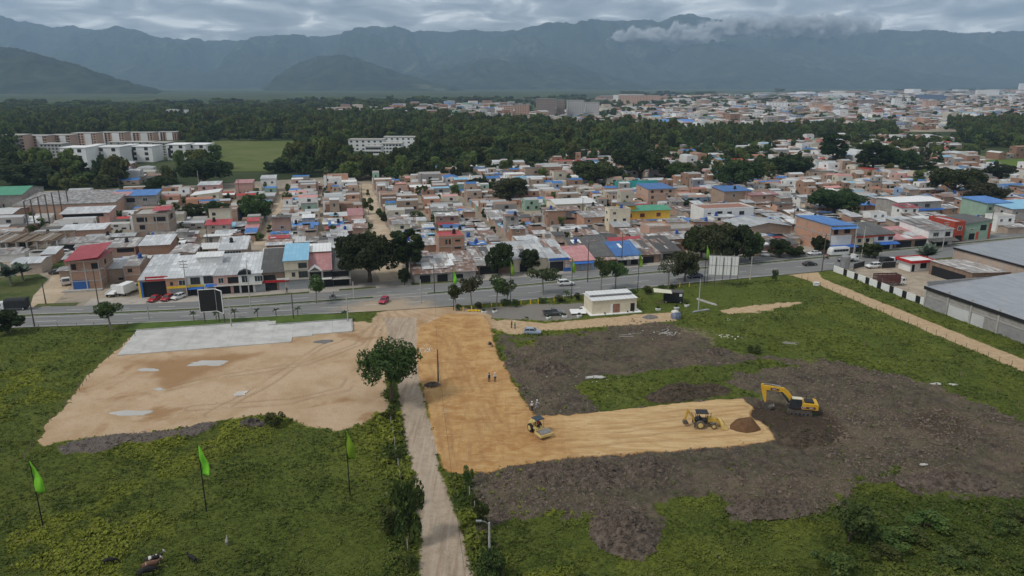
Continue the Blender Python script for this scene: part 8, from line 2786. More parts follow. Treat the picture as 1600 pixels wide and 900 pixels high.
C_ = lambda n, c: flat('cloth_' + n, c, 0.9, 0.1, 4, rnd=0)
K_WHITE, K_NAVY, K_DARK, K_GREY, K_HIVIS, K_RED, K_JEAN, K_KHAKI = C_('white', (0.62, 0.62, 0.62)), C_('navy', (0.03, 0.035, 0.06)), C_('dark', (0.03, 0.03, 0.032)), C_('grey', (0.35, 0.36, 0.40)), C_('lime', (0.42, 0.60, 0.05)), C_('red', (0.55, 0.04, 0.02)), C_('jeans', (0.06, 0.08, 0.13)), C_('khaki', (0.28, 0.23, 0.15))
for (px, py, yaw, lb, sh, tr, hat, pose, vest, hands, lean) in [
 (764.5, 600, 2.9, 'person in dark vest over white sleeves standing on the ochre earth', K_WHITE, K_DARK, M_HAIR, 'stand', K_NAVY, ((0.26, 0.02, 0.86), (-0.26, 0.02, 0.86)), 0.0),
 (773.5, 600, -2.9, 'person in white shirt and white helmet standing on the ochre earth', K_WHITE, K_DARK, M_WHITE, 'stand', None, ((0.24, 0.12, 0.95), (-0.24, 0.02, 0.86)), 0.0),
 (831.5, 646, 0.5, 'person in pale shirt and dark trousers at the platform edge', K_WHITE, K_DARK, M_WHITE, 'stand', None, ((0.22, 0.25, 0.95), (-0.22, 0.2, 0.9)), 0.10),
 (838.5, 640, -1.2, 'person in grey clothes stretching an arm over the churned soil', K_GREY, K_GREY, M_WHITE, 'walk', None, ((0.55, 0.42, 1.20), (-0.26, 0.0, 0.9)), 0.05),
 (799.5, 513, 1.2, 'person in dark clothes beside the lime vested one', K_DARK, K_DARK, None, 'stand', None, ((0.24, 0.06, 0.86), (-0.24, 0.06, 0.86)), 0.0),
 (804.5, 514, -2.0, 'person in lime safety vest and white helmet near the silver car', K_NAVY, K_JEAN, M_WHITE, 'stand', K_HIVIS, ((0.24, 0.16, 1.0), (-0.24, 0.06, 0.86)), 0.0),
 (448.5, 458, 2.5, 'person in black walking on the pavement before the cream house', K_DARK, K_DARK, None, 'walk', None, ((0.24, 0.14, 0.88), (-0.24, -0.1, 0.88)), 0.0),
]:
 X, Y = G(px, py)
 person(X, Y, yaw, lb, sh, tr, hat, pose, vest=vest, hands=hands, lean=lean, z=0.07 if py < 480 else None)


def ride(machine, dx, dz, label, shirt, trousers, hat, vest=None):
 m_ = machine.matrix_basis
 p = m_ @ Vector((dx, 0, dz))
 yaw = machine.rotation_euler[2] - math.pi / 2
 person(p.x, p.y, yaw, label, shirt, trousers, hat, 'sit', z=p.z, vest=vest, hands=((0.22, 0.42, 1.10), (-0.22, 0.42, 1.10)))


ride(ROLLER, -0.5, 0.55, 'operator in red vest seated on the road roller', K_NAVY, K_DARK, M_RED, K_RED)
ride(mb1, -0.3, 0.0, 'rider in grey on the motorbike of the far carriageway', K_GREY, K_JEAN, M_BLACK)
ride(mb2, -0.3, 0.0, 'rider in red on the motorbike beside the minibus', K_RED, K_JEAN, M_RED)


def cow(px, py, yaw, label, mat, s=1.0, headm=None, graze=True, name='cow', cat='cow', lying=False):
 X, Y = G(px, py)
 t = thing(name, label, cat, (X, Y, zat(X, Y) - (0.55 * s if lying else 0)), yaw)
 hz_ = 0.35 if graze else 1.45
 J = [(-0.75, 0, 1.15, (.26, .28)), (-0.35, 0, 1.10, (.34, .36)), (0.15, 0, 1.06, (.36, .38)), (0.62, 0, 1.08, (.28, .34)), (0.92, 0, 1.12 if not graze else 0.95, .19), (1.15, 0, (1.25 if not graze else 0.70), .14), (1.32, 0, hz_ + 0.05 if not graze else 0.48, .12), (1.48, 0, hz_ - 0.12 if not graze else 0.28, .075),
         (-0.98, 0, 1.18, .05), (-1.08, 0, 0.85, .03), (-1.08, 0, 0.55, .035)]
 E = [(0, 1), (1, 2), (2, 3), (3, 4), (4, 5), (5, 6), (6, 7), (0, 8), (8, 9), (9, 10)]
 for sy in (-1, 1):
  n = len(J)
  J += [(-0.68, sy * 0.2, 0.88, .17), (-0.60, sy * 0.2, 0.66, .11), (-0.80, sy * 0.2, 0.42, .06), (-0.76, sy * 0.2, 0.06, .055)]
  E += [(0, n), (n, n + 1), (n + 1, n + 2), (n + 2, n + 3)]
  n = len(J)
  J += [(0.60, sy * 0.19, 0.80, .13), (0.62, sy * 0.19, 0.45, .065), (0.60, sy * 0.19, 0.05, .055)]
  E += [(3, n), (n, n + 1), (n + 1, n + 2)]
  n = len(J)
  e = J[6]
  J += [(e[0] - 0.06, sy * 0.22, e[2] + 0.06, .035)]
  E += [(6, n)]
 b = skinned('body', J, E, mat, t, 1)
 e = J[6]
 if headm:
  obj('head_patch', MB().loft([[(x, math.cos(a) * r, z0 + math.sin(a) * r) for a in [2 * math.pi * i / 8 for i in range(8)]] for x, r, z0 in ((e[0] - 0.12, .13, e[2] + 0.1), (e[0], .15, e[2]), (e[0] + 0.14, .11, e[2] - 0.14), (e[0] + 0.2, .05, e[2] - 0.22))]), headm, t, smooth=True)
 if name == 'cow':
  for sy in (-1, 1):
   obj('horn', MB().tube([(e[0] - 0.1, sy * 0.08, e[2] + 0.12), (e[0] - 0.08, sy * 0.18, e[2] + 0.24)], [0.03, 0.012], 6), M_CONC, t)
 t.scale = (s, s, s)
 return t


def hide(name, c1, c2, thr):
 m, t, b = new_mat(name)
 f = noise(t, coords(t), 1.6, 2, 0.5)
 link(t, mixrgb(t, ramp2(t, f, thr, thr + 0.04), c4(c1), c4(c2)), b.inputs['Base Color'])
 b.inputs['Roughness'].default_value = 0.8
 return m


H_BLK, H_PIE, H_BRN = flat('black_hide', (0.016, 0.014, 0.013), 0.8, 0.2, rnd=0), hide('pied_hide', (0.02, 0.016, 0.014), (0.6, 0.57, 0.52), 0.56), hide('brown_hide', (0.14, 0.065, 0.035), (0.45, 0.36, 0.28), 0.62)
H_WHT = flat('white_hide', (0.62, 0.58, 0.53), 0.8, 0.1, rnd=0)
cow(172, 884, 0.4, 'small black calf grazing apart in the meadow', H_BLK, 0.72)
cow(241, 884, 0.6, 'black and white cow with white head in the meadow', H_PIE, 0.95, H_WHT, False)
cow(236, 893, 0.5, 'brown cow with white face behind the pied cow', H_BRN, 0.95, H_WHT, False)
cow(231, 903, 0.6, 'black cow below the brown one at the meadow edge', H_BLK, 1.0, None, True)
cow(302, 881, 2.6, 'black calf lifting its head in the meadow', H_BLK, 0.72, None, False)
cow(355, 853, 1.9, 'grey goat standing in the yellowish weeds', flat('grey_hide', (0.25, 0.23, 0.21), 0.9, 0.3, 3, rnd=0), 0.55, None, False, 'goat', 'goat')
cow(823, 499, 3.0, 'small black dog on the gravel near the planters', H_BLK, 0.42, None, False, 'dog', 'dog')

# ---------------------------------------------------------------- heaps, puddles and rubble
def heap_mat(name, c0, c1):
 m, t, b = new_mat(name)
 p = coords(t)
 f, f2 = noise(t, p, 1.2, 5, 0.7), noise(t, p, 5, 3, 0.7)
 c = mixrgb(t, ramp2(t, f, 0.3, 0.7), c4(c0), c4(c1))
 c = mixrgb(t, math_node(t, 'MULTIPLY', ramp2(t, f2, 0.55, 0.8), 0.5), c, c4(c0, 0.5))
 link(t, c, b.inputs['Base Color'])
 b.inputs['Roughness'].default_value = 0.95
 b.inputs['Specular IOR Level'].default_value = 0.1
 bump(t, b, f2, 0.8, 0.15)
 return m


HM_BROWN, HM_DARK, HM_MUD, HM_GRAV = heap_mat('brown_earth', (0.115, 0.062, 0.032), (0.17, 0.095, 0.05)), heap_mat('dark_brown_earth', (0.055, 0.042, 0.031), (0.11, 0.085, 0.062)), heap_mat('grey_mud', (0.056, 0.043, 0.034), (0.165, 0.13, 0.103)), heap_mat('grey_gravel', (0.14, 0.135, 0.13), (0.21, 0.20, 0.19))


def heap(px, py, rx, ry, h, ang, mat, label, seed, rough=0.3, name='soil_heap', cat='heap', n=40):
 X, Y = G(px, py)
 R_, A_ = np.meshgrid(np.linspace(0.0, 1, 15), np.linspace(0, 2 * math.pi, n, endpoint=False), indexing='ij')
 lx, ly = np.cos(A_) * R_, np.sin(A_) * R_
 k = 1 + 0.35 * (fbm(np.cos(A_) * 1.5 + seed, np.sin(A_) * 1.5, 3, seed) - 0.5) * R_
 x, y = lx * rx * k, ly * ry * k
 prof = np.clip(1 - R_ ** 1.6, 0, 1)
 z = h * prof * (0.75 + 0.6 * (fbm(x / (rx * .4) + seed, y / (rx * .4), 3, seed + 1) - 0.3)) + h * rough * (fbm(x / 0.7, y / 0.7, 4, seed + 2, 0.6) - 0.5) * (0.25 + prof) - 0.25 * R_ ** 3
 V = np.stack([x.ravel(), y.ravel(), z.ravel()], 1)
 q = []
 for i in range(14):
  for j in range(n):
   q.append((i * n + j, (i + 1) * n + j, (i + 1) * n + (j + 1) % n, i * n + (j + 1) % n))
 me = npmesh(name, V, np.array(q).ravel(), np.full(len(q), 4))
 me.polygons.foreach_set('use_smooth', np.ones(len(q), dtype=bool))
 o = obj(name, me, mat, None, (X, Y, zat(X, Y)), ang)
 if rough > 0.25:
  rs = np.random.default_rng(seed)
  ids = rs.integers(0, len(V), int(rx * ry * 34))
  lumps('clods', V[ids] + rs.normal(0, 0.12, (len(ids), 3)) * np.array([1, 1, 0.2]), rs.uniform(0.10, 0.30, len(ids)), mat, 'soil clods', 'soil', rs, o)
 return tag(o, label, cat)


heap(1163, 672, 2.7, 2.2, 2.0, 0.2, HM_BROWN, 'reddish brown earth pile in front of the loader bucket', 3, 0.2)
heap(1062, 618, 7.5, 3.0, 2.2, 0.28, HM_DARK, 'long brown earth bank behind the ochre platform', 5, 0.35, n=64)
heap(1110, 612, 4.0, 3.0, 1.3, 0.2, HM_DARK, 'end mound of the brown earth bank near the excavator', 6, 0.35)
heap(1258, 686, 4.8, 3.4, 2.3, 0.1, HM_DARK, 'dark brown earth mound beside the excavator tracks', 7, 0.3, n=56)
heap(975, 832, 4.6, 5.4, 2.0, 0.3, HM_MUD, 'big clodded heap of grey soil spilling onto the meadow', 9, 0.75, n=90)
heap(925, 745, 5.5, 4.2, 1.9, 0.25, HM_MUD, 'broad grey soil mound under the platform edge', 11, 0.6, n=80)
heap(1010, 735, 4.2, 3.2, 1.9, 0.5, HM_MUD, 'darker grey soil mound beside the broad one', 12, 0.6, n=70)
heap(850, 740, 5.0, 2.4, 0.8, 0.3, HM_MUD, 'low ridge of grey soil along the platform corner', 13, 0.6, n=70)
heap(1200, 800, 6.0, 2.4, 0.9, 0.15, HM_MUD, 'grey clodded soil ridge at the meadow edge', 15, 0.7, n=80)
heap(1480, 755, 7.5, 2.6, 0.9, 0.05, HM_MUD, 'long clodded soil bank at the eastern meadow edge', 17, 0.7, n=80)
heap(860, 580, 5.5, 3.4, 1.7, 0.1, HM_MUD, 'dark churned soil mound behind the platform corner', 19, 0.7, n=80)
heap(1015, 497, 2.4, 1.4, 0.8, 0.2, HM_GRAV, 'small grey gravel pile on the pale road', 21, 0.15)
heap(676, 606, 1.9, 1.3, 0.55, 0.2, HM_MUD, 'dark soil ring around the lone utility pole', 23, 0.4)
heap(1120, 552, 3.4, 1.8, 0.8, 0.3, HM_MUD, 'grey rubble heap in the weeds', 25, 0.6)
heap(395, 664, 2.8, 1.4, 1.0, 0.0, heap_mat('brush_heap', (0.05, 0.042, 0.036), (0.13, 0.11, 0.095)), 'heap of dead branches and rubbish on the lot edge', 27, 0.8)
heap(505, 536, 3.6, 1.7, 0.14, 0.2, HM_GRAV, 'flat dark gravel patch in the notch of the slab', 29, 0.1, name='gravel_patch', cat='gravel')

M_WATER, t_, b_ = new_mat('puddle_water')
b_.inputs['Base Color'].default_value = (0.44, 0.42, 0.38, 1)
b_.inputs['Roughness'].default_value = 0.08
b_.inputs['Specular IOR Level'].default_value = 0.6
M_CRUST = heap_mat('dried_lime_crust', (0.40, 0.39, 0.37), (0.60, 0.59, 0.57))


def puddle(px, py, rx, ry, label, seed, mat=None, name='puddle'):
 X, Y = G(px, py)
 pts = []
 for k in range(36):
  a = 2 * math.pi * k / 36
  f = 0.25 + 1.35 * float(fbm(np.array([math.cos(a) * 1.7 + seed]), np.array([math.sin(a) * 1.7]), 3, seed)[0])
  pts.append((math.cos(a) * rx * f, math.sin(a) * ry * f))
 z = max(zat(X + dx, Y + dy) for dx, dy in pts[::4] + [(0, 0)]) + 0.012
 mb = MB()
 mb.v = [(0, 0, 0.02)] + [(x, y, 0) for x, y in pts] + [(x * 1.02, y * 1.02, -0.1) for x, y in pts]
 n = len(pts)
 mb.f = [(0, 1 + i, 1 + (i + 1) % n) for i in range(n)] + [(1 + i, 1 + n + i, 1 + n + (i + 1) % n, 1 + (i + 1) % n) for i in range(n)]
 o = obj(name, mb, mat or M_WATER, None, (X, Y, z))
 return tag(o, label, 'puddle', kind='structure')


puddle(203, 648, 3.6, 1.1, 'long pale puddle low on the sandy lot', 3)
puddle(232, 580, 2.4, 0.9, 'pale puddle below the corner of the slab', 4)
puddle(322, 570, 4.2, 1.6, 'broad wet patch under the slab edge', 5)
puddle(248, 611, 1.0, 0.7, 'little puddle in the brown hollow of the lot', 6)
puddle(1462, 603, 1.1, 0.5, 'bright puddle at the meadow edge of the churned soil', 7)
puddle(1490, 602, 0.9, 0.5, 'smaller bright puddle beside the meadow edge one', 8)
puddle(1442, 730, 0.7, 0.3, 'thin puddle on the eastern churned soil', 9)
puddle(930, 591, 2.0, 0.7, 'flat grey water patch behind the platform', 10)

# scattered white rubble, boards and sheets
RB = np.random.default_rng(31)


def bits(px, py, rx, ry, n, size, mat, label, name='rubble_scatter', flat_=True):
 X0, Y0 = G(px, py)
 P = np.stack([RB.normal(0, rx, n) + X0, RB.normal(0, ry, n) + Y0], 1)
 Z, _ = terrain(P[:, 0], P[:, 1])
 P = np.concatenate([P, Z[:, None] + 0.02], 1)
 return lumps(name, P, RB.uniform(0.5, 1.3, n) * size, mat, label, 'rubble', RB)


M_LIME = flat('broken_plaster', (0.62, 0.58, 0.53), 0.9, 0.15, 1.5, rnd=0)
bits(664, 550, 1.5, 1.2, 46, 0.17, M_LIME, 'white broken plaster strewn beside the leafy tree')
bits(376, 621, 1.0, 0.7, 8, 0.14, M_LIME, 'white bits beside the plaster boards')
bits(1050, 522, 4.0, 1.5, 30, 0.13, M_LIME, 'pale broken concrete strewn on the dry patch')
bits(1135, 527, 1.2, 0.8, 14, 0.18, M_LIME, 'white rubble in the weeds')
bits(930, 600, 5.0, 3.0, 20, 0.14, M_LIME, 'pale stones on the churned soil')
bits(1160, 498, 2.0, 1.0, 10, 0.16, M_LIME, 'white litter in the tall weeds')
bits(700, 640, 0.5, 6.0, 26, 0.09, M_LIME, 'pale stones along the track edge')


def bars(px, py, n, L, w, spread, mat, label, name='board', cat='board', group=None, ang=None, stack=False):
 for i in range(n):
  X, Y = G(px, py)
  X += rng.uniform(-spread, spread)
  Y += rng.uniform(-spread, spread) if not stack else i * w * 1.4
  a = rng.uniform(0, 3.14) if ang is None else ang + rng.uniform(-0.08, 0.08)
  o = obj(name, shared(('bar', L, w, mat.name), lambda: MB().box(-L / 2, L / 2, -w / 2, w / 2, 0, w * 0.7).mesh(name)), None, None, (X, Y, zat(X, Y) + 0.02), a)
  omat(o, mat)
  tag(o, label, cat, group or label)


bars(376, 621, 6, 1.9, 0.22, 0.4, M_LIME, 'white plaster board lying on the sandy lot', ang=0.25, stack=True)
bars(1045, 522, 9, 2.2, 0.18, 1.8, M_CONC, 'broken concrete beam on the dry patch by the weeds')
bars(985, 525, 4, 3.2, 0.14, 1.6, M_CONC, 'thin pale pole lying on the dry soil', ang=0.15)
bars(1104, 474, 3, 6.5, 0.35, 0.25, M_CONC, 'long concrete pole lying on the lawn by the lamp pole', name='concrete_pole', cat='pole', ang=-0.95, stack=True)
bars(1094, 487, 5, 4.5, 0.32, 0.5, M_STEEL, 'grey pole in the heap beside the lawn', name='concrete_pole', cat='pole', ang=0.45)
bars(1235, 540, 3, 3.0, 0.12, 1.5, M_CONC, 'pale stick lying in the weeds', ang=-0.3)
# ---------------------------------------------------------------- street furniture, flags, billboards, fences, the hut and kiosk
M_POLEC = flat('pole_concrete', (0.40, 0.385, 0.36), 0.9, 0.12, 1.0)
M_POLED = flat('dark_pole', (0.10, 0.085, 0.075), 0.9, 0.2, 1.5)
M_FLAGG = leafmat('lime_flag_cloth', (0.24, 0.52, 0.03), (0.30, 0.60, 0.05), 0.5, 0.2)


def lamp(px, yb, yt, label, arms=1, mat=None, name='street_lamp', ang=0.0, reach=1.8):
 X, Y = G(px, yb)
 h = (yb - yt) / ppm(X, Y) / 0.96
 t = thing(name, label, 'lamp post' if name == 'street_lamp' else 'pole', (X, Y, zat(X, Y)), ang)
 obj('pole', MB().tube([(0, 0, -0.2), (0, 0, h)], [0.17, 0.10], 8), mat or M_POLEC, t)
 if name == 'street_lamp':
  for s in ((1,), (1, -1))[arms - 1]:
   obj('arm', MB().tube([(0, 0, h - 0.3), (s * reach * 0.5, 0, h + 0.1), (s * reach, 0, h + 0.2)], 0.045, 6), M_STEEL, t)
   obj('lamp_head', MB().cbox((s * (reach + 0.25), 0, h + 0.2), (0.7, 0.26, 0.14)), M_STEEL, t)
 elif arms:
  for k in range(arms):
   obj('crossarm', MB().box(-1.0, 1.0, -0.06, 0.06, h - 0.5 - k * 0.8, h - 0.38 - k * 0.8), M_WOOD, t)
   for x in (-0.9, -0.45, 0.45, 0.9):
    obj('insulator', MB().tube([(x, 0, h - 0.38 - k * 0.8), (x, 0, h - 0.16 - k * 0.8)], 0.05, 6), M_WHITE, t)
 return t


lamp(156, 487, 422, 'tall double armed street lamp on the median near the red roofed house', 2, M_POLED, ang=TH)
lamp(293, 464, 407, 'electricity pole with three crossarms before the shop row', 3, name='utility_pole', ang=TH)
lamp(54, 510, 462, 'dark wooden pole beside the canvas truck', 0, M_POLED, name='utility_pole')
lamp(72, 476, 440, 'short dark pole at the mouth of the sandy lane', 0, M_POLED, name='utility_pole')
lamp(392, 483, 413, 'pale street lamp on the median before the arched gable house', 1, ang=TH + 1.57)
lamp(459, 500, 458, 'dark pole at the corner of the grass island', 0, M_POLED, name='utility_pole')
lamp(544, 505, 463, 'thin pale lamp at the tip of the grass island', 1, ang=TH, reach=0.9)
lamp(233, 499, 470, 'short white post in front of the black workshop', 0, name='utility_pole')
lamp(362, 513, 466, 'pale pole behind the black billboard', 0, name='utility_pole')
lamp(679, 458, 416, 'wooden pole on the median opposite the patched shack', 0, M_POLED, name='utility_pole')
lamp(658, 474, 437, 'short pale post on the road edge by the earth mouth', 0, name='utility_pole')
lamp(553, 468, 440, 'thin white post on the median end', 0, name='utility_pole')
lamp(918, 441, 380, 'street lamp on the median before the dark roofed shack', 1, M_POLED, ang=TH + 1.57)
lamp(971, 416, 366, 'wooden electricity pole before the blue roofed shack', 1, M_POLED, name='utility_pole', ang=TH)
lamp(1143, 410, 361, 'double street lamp before the grove', 2, ang=TH)
lamp(1284, 424, 366, 'dark electricity pole at the path entrance', 2, M_POLED, name='utility_pole', ang=TH)
lamp(1172, 437, 402, 'short concrete post in the meadow beside the billboard', 0, name='utility_pole')
lamp(1091, 486, 438, 'bare concrete pole on the lawn beside the lying poles', 0, name='utility_pole')
lamp(685, 600, 549, 'lone dark utility pole in the soil ring', 0, M_POLED, name='utility_pole')
lamp(765, 868, 816, 'concrete lamp post with short arm on the track fence line', 1, ang=math.pi, reach=1.0)
lamp(1472, 392, 348, 'electricity pole with crossarms behind the fan palm', 2, name='utility_pole', ang=TH)
lamp(1545, 372, 330, 'dark pole beside the grey green house', 0, M_POLED, name='utility_pole')
lamp(1333, 402, 352, 'concrete pole before the cream and orange house', 0, name='utility_pole')
lamp(1346, 402, 355, 'second concrete pole before the cream and orange house', 0, name='utility_pole')
for i, (x, yb, yt, lb) in enumerate([(571, 392, 356, 'pole on the west verge of the sandy street near the big tree'), (568, 345, 312, 'pole on the west verge of the sandy street midway'), (566, 318, 288, 'pole on the west verge near the far end of the sandy street'), (609, 340, 305, 'pole on the east verge of the sandy street midway'), (606, 312, 284, 'pole on the east verge near the far end of the sandy street'),
                                     (427, 372, 340, 'pole on the dusty side street'), (405, 345, 312, 'pole beside the leafy tree of the side street'), (326, 390, 356, 'pole among the roofs behind the white shop'), (375, 312, 282, 'pole at the wood edge'), (312, 300, 268, 'pole below the wide dark tree'), (512, 300, 268, 'pole at the wood edge behind the blue roofs'),
                                     (1240, 345, 318, 'pole between the eastern brick houses'), (1412, 330, 300, 'pole beside the grey blue-belted house'), (910, 345, 310, 'pole before the broad cream house'), (1165, 330, 300, 'pole behind the white house'), (955, 332, 302, 'pole beside the yellow house'), (660, 300, 272, 'pole at the back of the eastern blocks'), (188, 300, 276, 'pole behind the long warehouse')]):
 lamp(x, yb, yt, lb, 0 if i % 2 else 1, M_POLED if i % 3 else None, name='utility_pole', ang=TH)


# wires strung between a few poles
def wire(p, q, sag, label, n=12):
 pts = []
 for i in range(n + 1):
  s = i / n
  pts.append((p[0] + (q[0] - p[0]) * s, p[1] + (q[1] - p[1]) * s, p[2] + (q[2] - p[2]) * s - 4 * sag * s * (1 - s)))
 o = obj('power_line', MB().tube(pts, 0.018, 4), M_BLACK)
 return tag(o, label, 'power line')


def top(px, yb, yt):
 X, Y = G(px, yb)
 return (X, Y, (yb - yt) / ppm(X, Y) / 0.96 - 0.2)


wire(top(685, 600, 549), top(679, 458, 416), 0.8, 'power line from the lone pole to the highway')
p_ = top(685, 600, 549)
wire(p_, (p_[0] + 9, p_[1] - 62, 6.0), 0.9, 'power line from the lone pole across the ochre earth')
wire(top(293, 464, 407), top(156, 487, 422), 0.6, 'power line along the western shop fronts')
wire(top(1284, 424, 366), top(971, 416, 366), 1.2, 'power line along the roadside shacks')


wire(top(971, 416, 366), top(679, 458, 416), 1.4, 'power line from the blue roofed shack to the patched shack')
wire(top(293, 464, 407), top(571, 392, 356), 1.6, 'power line from the shop row to the sandy street')
for (p, q, lb) in (((571, 392, 356), (568, 345, 312), 'near western'), ((568, 345, 312), (566, 318, 288), 'far western'), ((609, 340, 305), (606, 312, 284), 'eastern')):
 wire(top(*p), top(*q), 0.8, lb + ' power line along the sandy street')
wire(top(1284, 424, 366), top(1472, 392, 348), 1.4, 'power line from the path entrance to the fan palm')


def flag(px, yb, yt, fh, label, fw=None, group=None, turn=0.0):
 X, Y = G(px, yb)
 k = ppm(X, Y)
 h = (yb - yt) / k / 0.96
 L_ = fh / k / 0.96
 t = thing('feather_flag', label, 'flag', (X, Y, zat(X, Y)), turn, group)
 obj('pole', MB().tube([(0, 0, -0.2), (0.0, 0, h * 0.6), (-0.05, 0, h)], [0.09, 0.07, 0.04], 6), M_BLACK, t)
 mb = MB()
 n = 14
 for i in range(n + 1):
  s = i / n
  z = h - s * L_
  w = L_ * 0.26 * min(1.0, 0.12 + 1.5 * s) * (1 if s < 0.9 else 0.92)
  for j in range(6):
   u = j / 5
   mb.v.append((0.02 + u * w, 0.16 * math.sin(u * 5 + s * 4 + px) * u * w + 0.1 * math.sin(s * 7 + px), z - u * L_ * 0.03))
 for i in range(n):
  for j in range(5):
   a = i * 6 + j
   mb.f.append((a, a + 6, a + 7, a + 1))
 o = obj('cloth', mb, M_FLAGG, t, smooth=True)
 md = o.modifiers.new('thickness', 'SOLIDIFY')
 md.thickness = 0.02
 return t


flag(68, 826, 714, 52, 'lime green feather flag in the meadow beside the rubble bank corner')
flag(323, 800, 690, 48, 'lime green feather flag in the middle of the meadow')
flag(547, 776, 668, 46, 'lime green feather flag in the meadow below the bush')
for (x, yb, yt, lb) in [(709, 486, 423, 'lime green feather flag on the road edge by the thin crooked tree'), (798, 474, 410, 'lime green feather flag on the road edge before the mango tree'), (893, 468, 405, 'lime green feather flag on the road edge behind the dark pickup'), (996, 458, 396, 'lime green feather flag on the road edge behind the cream hut'), (1100, 446, 384, 'lime green feather flag beside the white billboard back')]:
 flag(x, yb, yt, 22, lb, turn=0.3)

# billboards
X, Y = G(337, 509)
t = thing('billboard', 'black faced double billboard standing on the grass island', 'billboard', (X, Y, zat(X, Y)), 0)
for (q0, q1) in (((-3.4, 0.6), (0.1, 1.5)), ((0.2, 1.5), (2.4, -0.4))):
 d = Vector((q1[0] - q0[0], q1[1] - q0[1], 0))
 a = math.atan2(d.y, d.x)
 o = obj('panel', MB().box(0, d.length, -0.12, 0.0, 3.2, 8.5), flat('black_poster', (0.012, 0.012, 0.013), 0.6, 0.1, rnd=0), t, (q0[0], q0[1], 0), a)
 fr = MB().box(-0.12, d.length + 0.12, -0.16, 0.04, 8.5, 8.62).box(-0.12, d.length + 0.12, -0.16, 0.04, 3.08, 3.2).box(-0.1, 0, -0.16, 0.04, 3.2, 8.5).box(d.length, d.length + 0.1, -0.16, 0.04, 3.2, 8.5)
 obj('frame', fr, M_WHITE, o)
for x, y in ((-2.9, 0.9), (0.15, 1.7), (2.1, 0.1)):
 obj('post', MB().tube([(x, y + 0.25, -0.2), (x, y + 0.25, 8.3)], 0.14, 8), M_POLED, t)
Xl, Yl = G(1104, 447)
Xr, Yr = G(1151, 449)
t = thing('billboard', 'back of a white panelled billboard on thin posts beside the highway', 'billboard', (Xl, Yl, zat(Xl, Yl)), math.atan2(Yr - Yl, Xr - Xl))
Wb = math.hypot(Xr - Xl, Yr - Yl)
zb = 3.2
for i in range(8):
 for j in range(2):
  obj('panel', MB().box(Wb * i / 8 + 0.02, Wb * (i + 1) / 8 - 0.02, 0.0, 0.06, zb + j * 2.8 + 0.02, zb + (j + 1) * 2.8 - 0.02), M_WHITE, t)
for j in range(3):
 obj('rail', MB().box(0, Wb, -0.07, -0.005, zb + j * 2.78 - 0.02, zb + j * 2.78 + 0.08), M_STEEL, t)
for i in range(9):
 obj('stud', MB().box(Wb * i / 8 - 0.015, Wb * i / 8 + 0.015, -0.07, -0.005, zb + 0.1, zb + 5.5), M_STEEL, t)
for i in range(5):
 obj('post', MB().tube([(Wb * i / 4, -0.2, -0.2), (Wb * i / 4, -0.2, zb + 5.2)], 0.09, 6), M_POLED, t)

# cream hut
a0, a1, b0, b1 = front(925, 994, 490, 6.2)
t = house(a0, a1, b0, b1, 3.5, 'cream', 'pale', 'sf', 0.03, 0.25, 'cream site hut with flat white roof beside the gravel yard', [('hole', 'F', 10.6, 0.2, 1.1, 2.1)], auto=False, name='site_hut', cat='hut', z=0.12, reserve=False)
obj('plinth', MB().box(-0.8, a1 - a0 + 1.2, -1.0, 6.8, -0.3, 0.12), M_WHITE, t)
obj('display_panel', MB().box(5.4, 7.2, -0.08, -0.02, 0.15, 2.4), flat('rust_panel', (0.28, 0.13, 0.09), 0.7, 0.3, 1.5, rnd=0), t)
obj('display_panel', MB().box(4.8, 5.36, -0.07, -0.02, 0.15, 2.4), M_WHITE, t)
obj('roof_step', MB().box(0.2, a1 - a0 - 0.2, 2.6, 6.2, 3.9, 4.25), ROOF['pale'], t)
for x in (3.2, 9.2):
 p = obj('potted_plant', MB().tube([(x, -0.45, 0.12), (x, -0.45, 0.5)], [0.16, 0.2], 8), M_DARK, t)
# black kiosk with a lifted cream flap
X, Y = G(1030, 474)
t = thing('kiosk', 'black kiosk with a cream flap roof propped open on the lawn', 'kiosk', (X, Y, zat(X, Y)), TH - 0.35)
obj('body', MB().box(1.2, 6.0, 0, 2.6, 0.35, 2.9), M_BLACK, t)
obj('roof', MB().box(1.1, 6.1, -0.1, 2.7, 2.9, 3.0), M_FRAMED, t)
obj('flap', MB().slab([(-1.6, -1.4, 3.3), (3.0, -1.4, 3.05), (3.0, 1.6, 3.1), (-1.6, 1.6, 3.5)], 0.07), flat('cream_sheet', (0.60, 0.58, 0.44), 0.7, 0.08, rnd=0), t)
obj('sign', MB().box(5.0, 5.7, -0.06, -0.02, 1.9, 2.6), M_WHITE, t)
for s in (1.7, 5.4):
 wheel(t, s, -0.12, 0.32, 0.2, -1)
obj('steps', MB().box(-0.6, 1.1, -0.6, -0.45, 0.1, 0.2).tube([(-0.8, -0.5, 0.05), (1.2, -0.5, 0.7)], 0.05, 5), M_WOOD, t)
# small playground slide
X, Y = G(1003, 474)
t = thing('slide', 'little yellow playground slide beside the cream hut', 'slide', (X, Y, zat(X, Y)), 2.4)
obj('chute', MB().slab([(0.1, -0.25, 1.5), (2.0, -0.25, 0.15), (2.0, 0.25, 0.15), (0.1, 0.25, 1.5)], 0.08), M_YEL, t)
obj('ladder', MB().tube([(0, -0.25, 0), (0.1, -0.25, 1.6)], 0.04, 5).tube([(0, 0.25, 0), (0.1, 0.25, 1.6)], 0.04, 5), M_BLACK, t)
